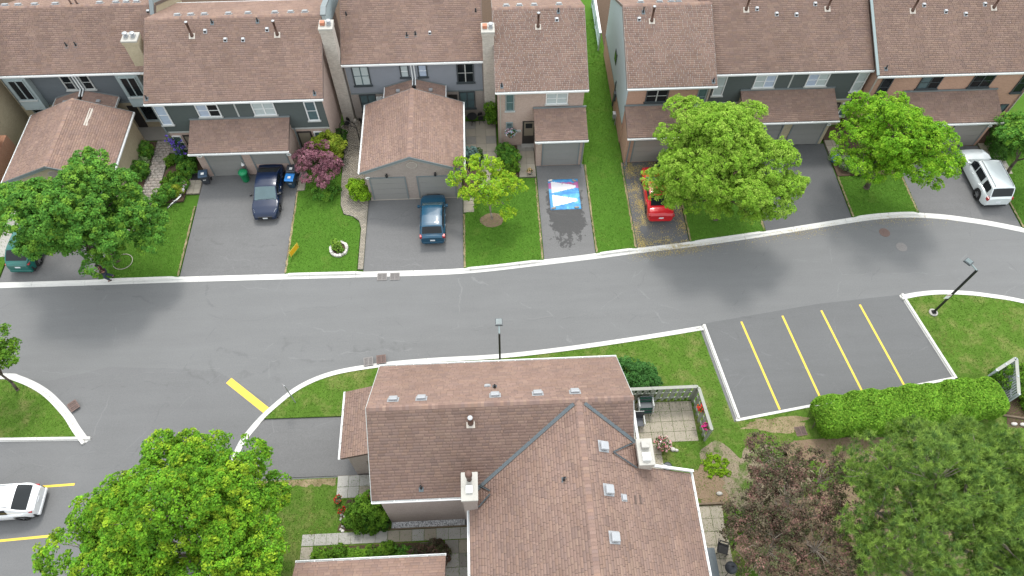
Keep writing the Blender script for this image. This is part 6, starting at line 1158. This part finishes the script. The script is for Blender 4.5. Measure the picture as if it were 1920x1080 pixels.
obj('shoe', MB().add([(-.06, .05, 0), (.20, .06, 0), (.20, .14, 0), (-.06, .15, 0), (-.06, .06, .09), (.17, .075, .05), (.17, .125, .05), (-.06, .14, .09)], [(0, 3, 2, 1), (4, 5, 6, 7), (0, 1, 5, 4), (1, 2, 6, 5), (2, 3, 7, 6), (3, 0, 4, 7)]), 'black', t, bevel=.02, local=True); o = obj('shoe', MB().add([(-.32, -.15, .10), (-.12, -.14, .0), (-.12, -.06, .0), (-.32, -.05, .10), (-.29, -.14, .19), (-.10, -.13, .06), (-.10, -.07, .06), (-.29, -.06, .19)], [(0, 3, 2, 1), (4, 5, 6, 7), (0, 1, 5, 4), (1, 2, 6, 5), (2, 3, 7, 6), (3, 0, 4, 7)]), 'black', t, bevel=.02, local=True)
obj('phone', MB().box(.38, .40, -.11, -.04, 1.06, 1.2), 'white_plastic', t, local=True)
# edging ring on the lawn below the dark maple
n = 36; a0 = obj('edging_ring', MB().path([(-24.0+.62*math.cos(2*math.pi*i/n), 26.75+.6*math.sin(2*math.pi*i/n), .13) for i in range(n+1)], .022, 6), 'trim_beige'); tag(a0, 'thin pale tree ring edging on the grass beneath the dark maple', 'edging')

# ---- patio fence of the foreground house: every board its own part
def fence(label, a, b, h, mat='fence_wood', cap='fence_cap', bw=.15, gap=.045, z0=.1, alt=True):
    a, b = Vector((*a, 0)), Vector((*b, 0)); L = (b-a).length; d = (b-a).normalized(); nrm = Vector((-d.y, d.x, 0)); t = thing('fence', label, 'fence', ((a.x+b.x)/2, (a.y+b.y)/2, z0)); n = int(L/(bw+gap)); rot = math.atan2(d.y, d.x)
    k = ('fb', h, bw, mat)
    if k not in SLABS:
        me = bpy.data.meshes.new('board'); mb = MB().box(-bw/2, bw/2, -.011, .011, 0, h-.05); me.from_pydata(mb.v, [], mb.f); setmat(me, mat); SLABS[k] = me
    for i in range(n):
        q = a+d*((i+.5)*L/n)+nrm*(.05 if (i % 2 and alt) else -.05); inst('board', SLABS[k], t, (q.x, q.y, z0), rot)
    def rail(z, wd, hh, nm, m_):
        s = nrm*wd; mb = MB(); q = [a-s, b-s, b+s, a+s]; mb.add([v+Vector((0, 0, z)) for v in q]+[v+Vector((0, 0, z+hh)) for v in q], [(0, 3, 2, 1), (4, 5, 6, 7), (0, 1, 5, 4), (1, 2, 6, 5), (2, 3, 7, 6), (3, 0, 4, 7)]); obj(nm, mb, m_, t)
    rail(z0+.25, .035, .09, 'rail', mat); rail(z0+h*.55, .035, .09, 'rail', mat); rail(z0+h-.045, .09, .045, 'cap_rail', cap)
    for p in (a, (a+b)/2, b): obj('post', MB().box(p.x-.05, p.x+.05, p.y-.05, p.y+.05, 0, z0+h+.03), mat, t)
    return t
fence('weathered green-grey board fence with white cap along the north of the patio', (6.3, 15.55), (11.3, 15.55), 1.75); fence('weathered green-grey board fence with flower baskets on the east of the patio', (11.38, 15.45), (11.62, 13.0), 1.75)
fence('grey slatted fence overgrown with vine beyond the hedge', (28.55, 15.75), (29.95, 16.45), 1.75, 'fence_grey', 'fence_cap', .09, .07, alt=False); fence('grey slatted fence panel turning the corner beyond the hedge', (30.0, 16.4), (29.2, 14.25), 1.75, 'fence_grey', 'fence_cap', .09, .07, alt=False)
fence('pale mint fence panel beside the gap between the two house rows', (9.35, 46.0), (9.4, 51.5), 1.7, 'fence_mint', 'trim_white', .2, .01, alt=False)
shrub('climbing vine on the slatted fence beyond the hedge', [(28.9, 15.8, 1.2, .3), (29.5, 15.95, 1.4, .3), (29.4, 15.2, 1.1, .28)], 'mid', .05, 26, .22, .16)

def chair_stack(): pass
t = thing('stacked_chairs', 'stack of dark green plastic patio chairs with pale arms against the fence', 'chairs', (8.50, 14.9, .12))
for k in range(5):
    z = .12+.42+k*.11; y = 14.85+k*.045; ch = obj('chair', MB().box(8.10, 8.80, y-.3, y+.22, z, z+.03).box(8.10, 8.80, y+.2, y+.24, z+.03, z+.48), 'bin_dkgreen' if k % 2 else 'frame_dark', t, bevel=.01)
    for sg, x in ((0, 8.05), (1, 8.85)): obj('arm', MB().box(x-.03, x+.03, y-.28, y+.25, z+.22, z+.25).box(x-.025, x+.025, y-.28, y-.24, z-.0, z+.22), 'trim_light', ch)
for x in (8.10, 8.80):
    for y in (14.6, 15.05): obj('leg', MB().tube((x, y, .1), (x, y, .55), .022), 'bin_dkgreen', t)
def patio_chair(label, p, ang, seat='frame_dark', arm='trim_light'):
    t = thing('patio_chair', label, 'chair', (*p, .12)); t.rotation_euler.z = ang
    obj('seat', MB().box(-.26, .26, -.26, .26, .38, .42), seat, t, bevel=.02, local=True); obj('backrest', MB().prism([(.24, .42), (.27, .42), (.42, .98), (.39, .98)], 'x', -.26, .26), seat, t, local=True)
    for sg in (-1, 1):
        obj('armrest', MB().box(sg*.29-.03, sg*.29+.03, -.24, .28, .62, .65), arm, t, local=True)
        for y in (-.22, .22): obj('leg', MB().tube((sg*.27, y, 0), (sg*.27, y, .63), .018), arm, t, local=True)
    obj('top_rail', MB().tube((-.27, .405, .99), (.27, .405, .99), .02), arm, t, local=True); return t
patio_chair('grey sling patio chair beside the foreground house wall', (8.0, 14.1), 0, 'bin_grey')
def bistro(label, p, z=.12, tall=True):
    t = thing('bistro_table', label, 'table', (*p, z)); obj('top', MB().lathe([(.36, .69), (.38, .70), (.38, .72)], (*p, z), 24), 'black', t); obj('column', MB().tube((*p, z+.08), (*p, z+.7), .025), 'black', t)
    for k in range(3): a = 2*math.pi*k/3+.4; obj('foot', MB().tube((p[0], p[1], z+.2), (p[0]+.3*math.cos(a), p[1]+.3*math.sin(a), z+.01), .018), 'black', t)
    return t
def iron_chair(label, p, ang, z=.12):
    t = thing('garden_chair', label, 'chair', (*p, z)); t.rotation_euler.z = ang; obj('seat', MB().lathe([(.2, .42), (.21, .43), (.2, .45)], (0, 0, 0), 18), 'black', t, local=True); n = 14
    obj('backrest', MB().path([(.2*math.cos(q), .19, .47+.42*math.sin(q)) for q in np.linspace(0, math.pi, n)], .014).tube((0, .19, .45), (0, .19, .88), .01).tube((-.1, .19, .45), (-.08, .19, .84), .01).tube((.1, .19, .45), (.08, .19, .84), .01).box(-.16, .16, .185, .195, .55, .8), 'black', t, local=True)
    for sx in (-1, 1):
        for sy in (-1, 1): obj('leg', MB().tube((sx*.14, sy*.14, .42), (sx*.19, sy*.19, 0), .013), 'black', t, local=True)
    return t
bistro('black round bistro table on the slab patio of the set-back house', (-1.0, 38.25)); iron_chair('black iron garden chair beside the bistro table', (-.35, 38.3), .3); iron_chair('black iron garden chair at the foot of the brick chimney beside the garden arch', (-10.25, 38.2), -.6); iron_chair('black iron garden chair behind the twin garage corner', (-9.1, 38.4), 2.6)
t = thing('hose_reel', 'pale garden hose reel standing behind the twin garage', 'hose reel', (-9.7, 38.5, .12)); obj('stand', MB().box(-9.85, -9.55, 38.4, 38.6, .12, .2).tube((-9.82, 38.5, .2), (-9.82, 38.5, .6), .02).tube((-9.58, 38.5, .2), (-9.58, 38.5, .6), .02), 'trim_beige', t); mb = MB()
for k in range(6): mb.path([(-9.8+k*.04, 38.5+.16*math.cos(q), .48+.16*math.sin(q)) for q in np.linspace(0, 2*math.pi, 15)], .018, 5)
obj('hose', mb, 'trim_beige', t)
t = thing('garden_arch', 'black iron garden arch over the brick paver path', 'arch', (-9.85, 36.7, .12)); tops = []
for k, (yy, xx) in enumerate(((36.9, -.08), (36.45, .08))):
    P = [(-10.45+xx, yy, .1), (-10.45+xx, yy, 1.5)]+[(-9.85+xx-.6*math.cos(q), yy, 1.5+.55*math.sin(q)) for q in np.linspace(.15, math.pi-.15, 12)]+[(-9.25+xx, yy, 1.5), (-9.25+xx, yy, .1)]; obj('hoop', MB().path(P, .018, 6), 'black', t); tops.append(P)
for i in range(1, len(tops[0])-1, 2): obj('cross_bar', MB().tube(tops[0][i], tops[1][i], .012), 'black', t)
# ---- flowers, pots and other garden things
def flower(label, p, r, cols_, z, potm=None, name='flower_pot', leafy=True, n=26, ph=.3, cat='flower pot'):
    SEED[0] += 1; rng = np.random.default_rng(SEED[0]); t = thing(name, label, cat, (*p, z))
    if potm: obj('pot', MB().lathe([(r*.5, 0), (r*.7, ph*.85), (r*.78, ph*.86), (r*.78, ph)], (*p, z), 16), potm, t, True)
    c = np.array([[p[0], p[1], z+(ph if potm else 0)+r*.4]]); d = norm(rng.normal(size=(n, 3))); d[:, 2] = np.abs(d[:, 2]); P = c+d*r*rng.uniform(.55, 1, (n, 1))*np.array([1, 1, .75])
    if leafy: v, f, cc = leafmesh(P, d, 9, r*.3, .045, GREENS['shrub'], rng); npobj('leaves', v, f, cc, 'leaf', t)
    v, f, cc = leafmesh(P+d*.04, d, 10, r*.22, .035, cols_, rng, upb=.8, wid=.9); npobj('petals', v, f, cc, 'petal', t, kind='stuff'); return t
RED = [(.55, .02, .02), (.62, .05, .03)]; PINK = [(.62, .03, .25), (.55, .02, .18)]; WHITE = [(.75, .74, .74), (.70, .55, .62)]; MIXF = [(.65, .45, .6), (.72, .70, .74), (.25, .55, .65), (.6, .2, .35)]; VIO = [(.16, .09, .55), (.22, .13, .62), (.13, .07, .42)]
flower('hanging basket of pastel flowers on the pink brick wall', (1.75, 35.6), .36, MIXF, 1.35, 'timber', 'hanging_basket', ph=.2, n=40, cat='basket'); flower('red flowers in a hanging box on the east patio fence', (11.35, 14.35), .2, RED, 1.35, 'terracotta', 'hanging_basket', ph=.15, cat='basket'); flower('magenta flowers in a hanging box near the end of the patio fence', (11.45, 13.35), .18, PINK, 1.2, 'terracotta', 'hanging_basket', ph=.15, cat='basket')
flower('big pot of pink and white flowers on the patio edge', (9.15, 12.75), .42, [(.6, .25, .25), (.7, .5, .5), (.55, .15, .2)], .12, 'iron_rust', n=46, ph=.35); flower('dark red flowers in a white pot beside the foreground chimney', (7.5, 12.75), .26, [(.4, .01, .05), (.5, .02, .08)], .12, 'white_plastic', ph=.3)
flower('red geraniums in a pot at the corner of the entrance slabs', (-8.65, 10.55), .24, [(.35, .02, .02), (.4, .08, .03)], .1, 'iron_rust', ph=.25, n=12); flower('bright red flowers growing at the bed edge below the entrance slabs', (-8.4, 10.0), .18, [(.42, .02, .015)], .1, 'terracotta', ph=.12, n=14); flower('magenta flowers above the dense shrub by the entrance', (-7.15, 10.55), .16, [(.4, .02, .15), (.5, .04, .2)], .12, 'terracotta', ph=.35)
flower('white flowers in a pot beside the doorstep slabs', (-21.15, 32.9), .2, WHITE+[(.55, .1, .2)], .12, 'rock', ph=.25); flower('second pot of white flowers by the doorstep, nearer the bicycle', (-21.25, 32.45), .17, WHITE, .12, 'rock_d', ph=.2); flower('blue flowers in the pot beside the dark driveway and maple', (24.95, 33.35), .28, [(.05, .12, .5), (.1, .2, .6), (.6, .65, .7)], .1, 'bin_blue', ph=.28); flower('blue and white flowers under the bright maple', (25.95, 33.4), .25, [(.05, .12, .5), (.1, .2, .6)], .1)
flower('white pot of flowers beside the entry slab path', (3.0, 33.05), .2, [(.5, .35, .1), (.45, .3, .25)], .12, 'rock_d', ph=.25)
t = thing('clematis', 'purple clematis climbing beside the corner downspout', 'vine', (-21.6, 35.45, .1)); rng = np.random.default_rng(77); n = 60; P = np.column_stack([-21.65+rng.normal(0, .2, n)+np.linspace(-.15, .25, n), 35.45+rng.normal(0, .12, n), np.linspace(2.3, .8, n)]); d = norm(np.column_stack([rng.normal(size=n), -np.ones(n), rng.normal(size=n)+.6]))
v, f, c = leafmesh(P, d, 10, .2, .05, GREENS['shrub'], rng); npobj('leaves', v, f, c, 'leaf', t); v, f, c = leafmesh((P+d*.12)[::1], d, 7, .1, .055, VIO, rng, upb=.3, wid=.95); npobj('petals', v, f, c, 'petal', t); obj('stems', MB().path([(-21.7, 35.5, .1), (-21.6, 35.55, 1), (-21.7, 35.6, 2.2)], .015, 5), 'bark', t)
tag(obj('doormat', MB().box(-20.95, -20.2, 33.55, 34.15, .125, .14), 'rubber'), 'black doormat on the slabs beside the navy bin', 'doormat'); tag(obj('doormat', MB().box(-16.9, -16.35, 33.9, 34.0, .05, .07), 'rubber'), 'narrow dark mat at the foot of the brick pier between garage doors', 'doormat')
t = thing('garden_ornament', 'red and white ornament hanging on the pier above the green bin', 'ornament', (-17.0, 33.83, 1.0)); obj('ornament_body', MB().lathe([(.03, 0), (.1, .08), (.1, .2), (.03, .3)], (-17.0, 33.83, .9), 10), 'iron_rust', t); obj('ornament_hat', MB().lathe([(.11, 0), (.06, .12), (.01, .28)], (-17.0, 33.83, 1.2), 10), 'white_plastic', t)
tag(obj('plastic_bucket', MB().lathe([(.13, 0), (.19, .32), (.2, .33), (.17, .3)], (-10.55, 35.0, .12), 16), 'blind', None, True), 'pale lilac bucket in the bed beside the brick path', 'bucket')
for i, (x, y, s) in enumerate([(-8.35+random.uniform(-.12, .2), 8.98+k*.085, random.uniform(.06, .12)) for k in range(11)]): tag(obj('rock', MB().lathe([(s*.5, 0), (s, s*.3), (s*.8, s*.7), (s*.3, s*.9)], (x, y, .1), 7, 1, random.uniform(.7, 1)), ('rock', 'stonecap', 'rock_d')[i % 3], None, True), 'pale rounded rock in the row edging the shrub bed', 'rock', 'rocks edging the shrub bed')
for x, y, s in ((9.75, 12.55, .17), (9.95, 12.5, .12), (9.65, 12.7, .11)): tag(obj('rock', MB().lathe([(s*.6, 0), (s, s*.3), (s*.7, s*.8), (s*.2, s)], (x, y, .1), 8, 1, .8), 'rock', None, True), 'white rock beside the big flower pot on the patio edge', 'rock', 'white rocks by the flower pot')
for i, (x, y, s) in enumerate(((30.0, 13.1, .16), (30.35, 13.0, .2), (30.6, 13.1, .15), (30.1, 12.75, .13), (29.5, 13.15, .16), (30.8, 13.2, .14))): tag(obj('rock', MB().lathe([(s*.6, 0), (s, s*.3), (s*.7, s*.7), (s*.2, s*.9)], (x, y, .1), 8, 1.3, .7), 'rock', None, True), 'white rock lying in the grass beyond the end of the hedge', 'rock', 'white rocks past the hedge')
tag(obj('rock', MB().lathe([(.08, 0), (.15, .03), (.12, .08), (.03, .1)], (11.85, 10.0, .11), 10, 1.2, .8), 'stonecap', None, True), 'pale flat stone lying alone on the mulch patch', 'rock')
t = thing('garden_timber', 'weathered timber edging beam across the top of the narrow slab path', 'timber', (10.9, 9.48, .1)); obj('beam', MB().box(9.3, 11.95, 9.43, 9.53, .1, .26), 'timber', t, bevel=.01); obj('stake', MB().box(11.8, 11.88, 9.53, 9.6, .05, .3), 'timber', t)
t = thing('garden_timber', 'dark timber log lying behind the hedge end', 'timber', (29.6, 13.4, .1)); obj('log', MB().tube((28.9, 13.75, .16), (30.9, 13.3, .16), .07, .06, 8), 'timber', t); obj('cut_end', MB().tube((30.9, 13.3, .16), (30.91, 13.298, .16), .055, None, 8), 'trim_beige', t)
t = thing('heat_pump', 'grey metal storage box under the white gutter by the narrow slab path', 'box', (9.9, 6.1, .12)); obj('cabinet', MB().box(9.35, 10.75, 5.2, 7.05, .12, .85), 'flashing', t, bevel=.02); obj('lid', MB().box(9.3, 10.8, 5.15, 7.1, .85, .91), 'flashing', t, bevel=.02); obj('hinge', MB().box(9.6, 9.75, 7.09, 7.13, .8, .9).box(10.3, 10.45, 7.09, 7.13, .8, .9), 'black', t)
t = thing('barbecue', 'covered black kettle barbecue beside the grey storage box', 'barbecue', (11.45, 6.1, .12)); obj('bowl', MB().lathe([(.08, .5), (.25, .58), (.31, .75), (.31, .82), (.25, .98), (.1, 1.06)], (11.45, 6.1, .12), 20), 'bin_grey', t, True); obj('lid_handle', MB().box(11.38, 11.52, 6.08, 6.12, 1.17, 1.22), 'black', t)
for k in range(3): a = 2*math.pi*k/3; obj('leg', MB().tube((11.45+.15*math.cos(a), 6.1+.15*math.sin(a), .7), (11.45+.3*math.cos(a), 6.1+.3*math.sin(a), .1), .015), 'black', t)
patio_chair('dark folding chair between the storage box and the brown-purple tree', (11.35, 7.1), 1.2, 'black', 'black')
t = thing('wire_mesh', 'wire mesh panel leaning over the path bed beside the patio slabs', 'mesh', (-3.4, 7.8, .1)); mb = MB()
for k in range(8): mb.tube((-4.2+k*.16, 7.1, .3), (-4.2+k*.16, 8.2, .12), .008, None, 4); 
obj('wires', mb, 'iron_grey', t); mb = MB()
for k in range(8): mb.tube((-4.2, 7.1+k*.157, .3-k*.026), (-3.08, 7.1+k*.157, .3-k*.026), .008, None, 4)
obj('cross_wires', mb, 'iron_grey', t)
t = thing('bird_bath', 'small dark potted plant with white stake below the foreground chimney', 'flower pot', (9.25, 11.55, .1)); obj('pot', MB().lathe([(.15, 0), (.22, .3), (.24, .31), (.2, .29)], (9.25, 11.55, .1), 16), 'frame_dark', t); obj('stake', MB().tube((9.25, 11.55, .35), (8.85, 11.6, .75), .02), 'white_plastic', t)
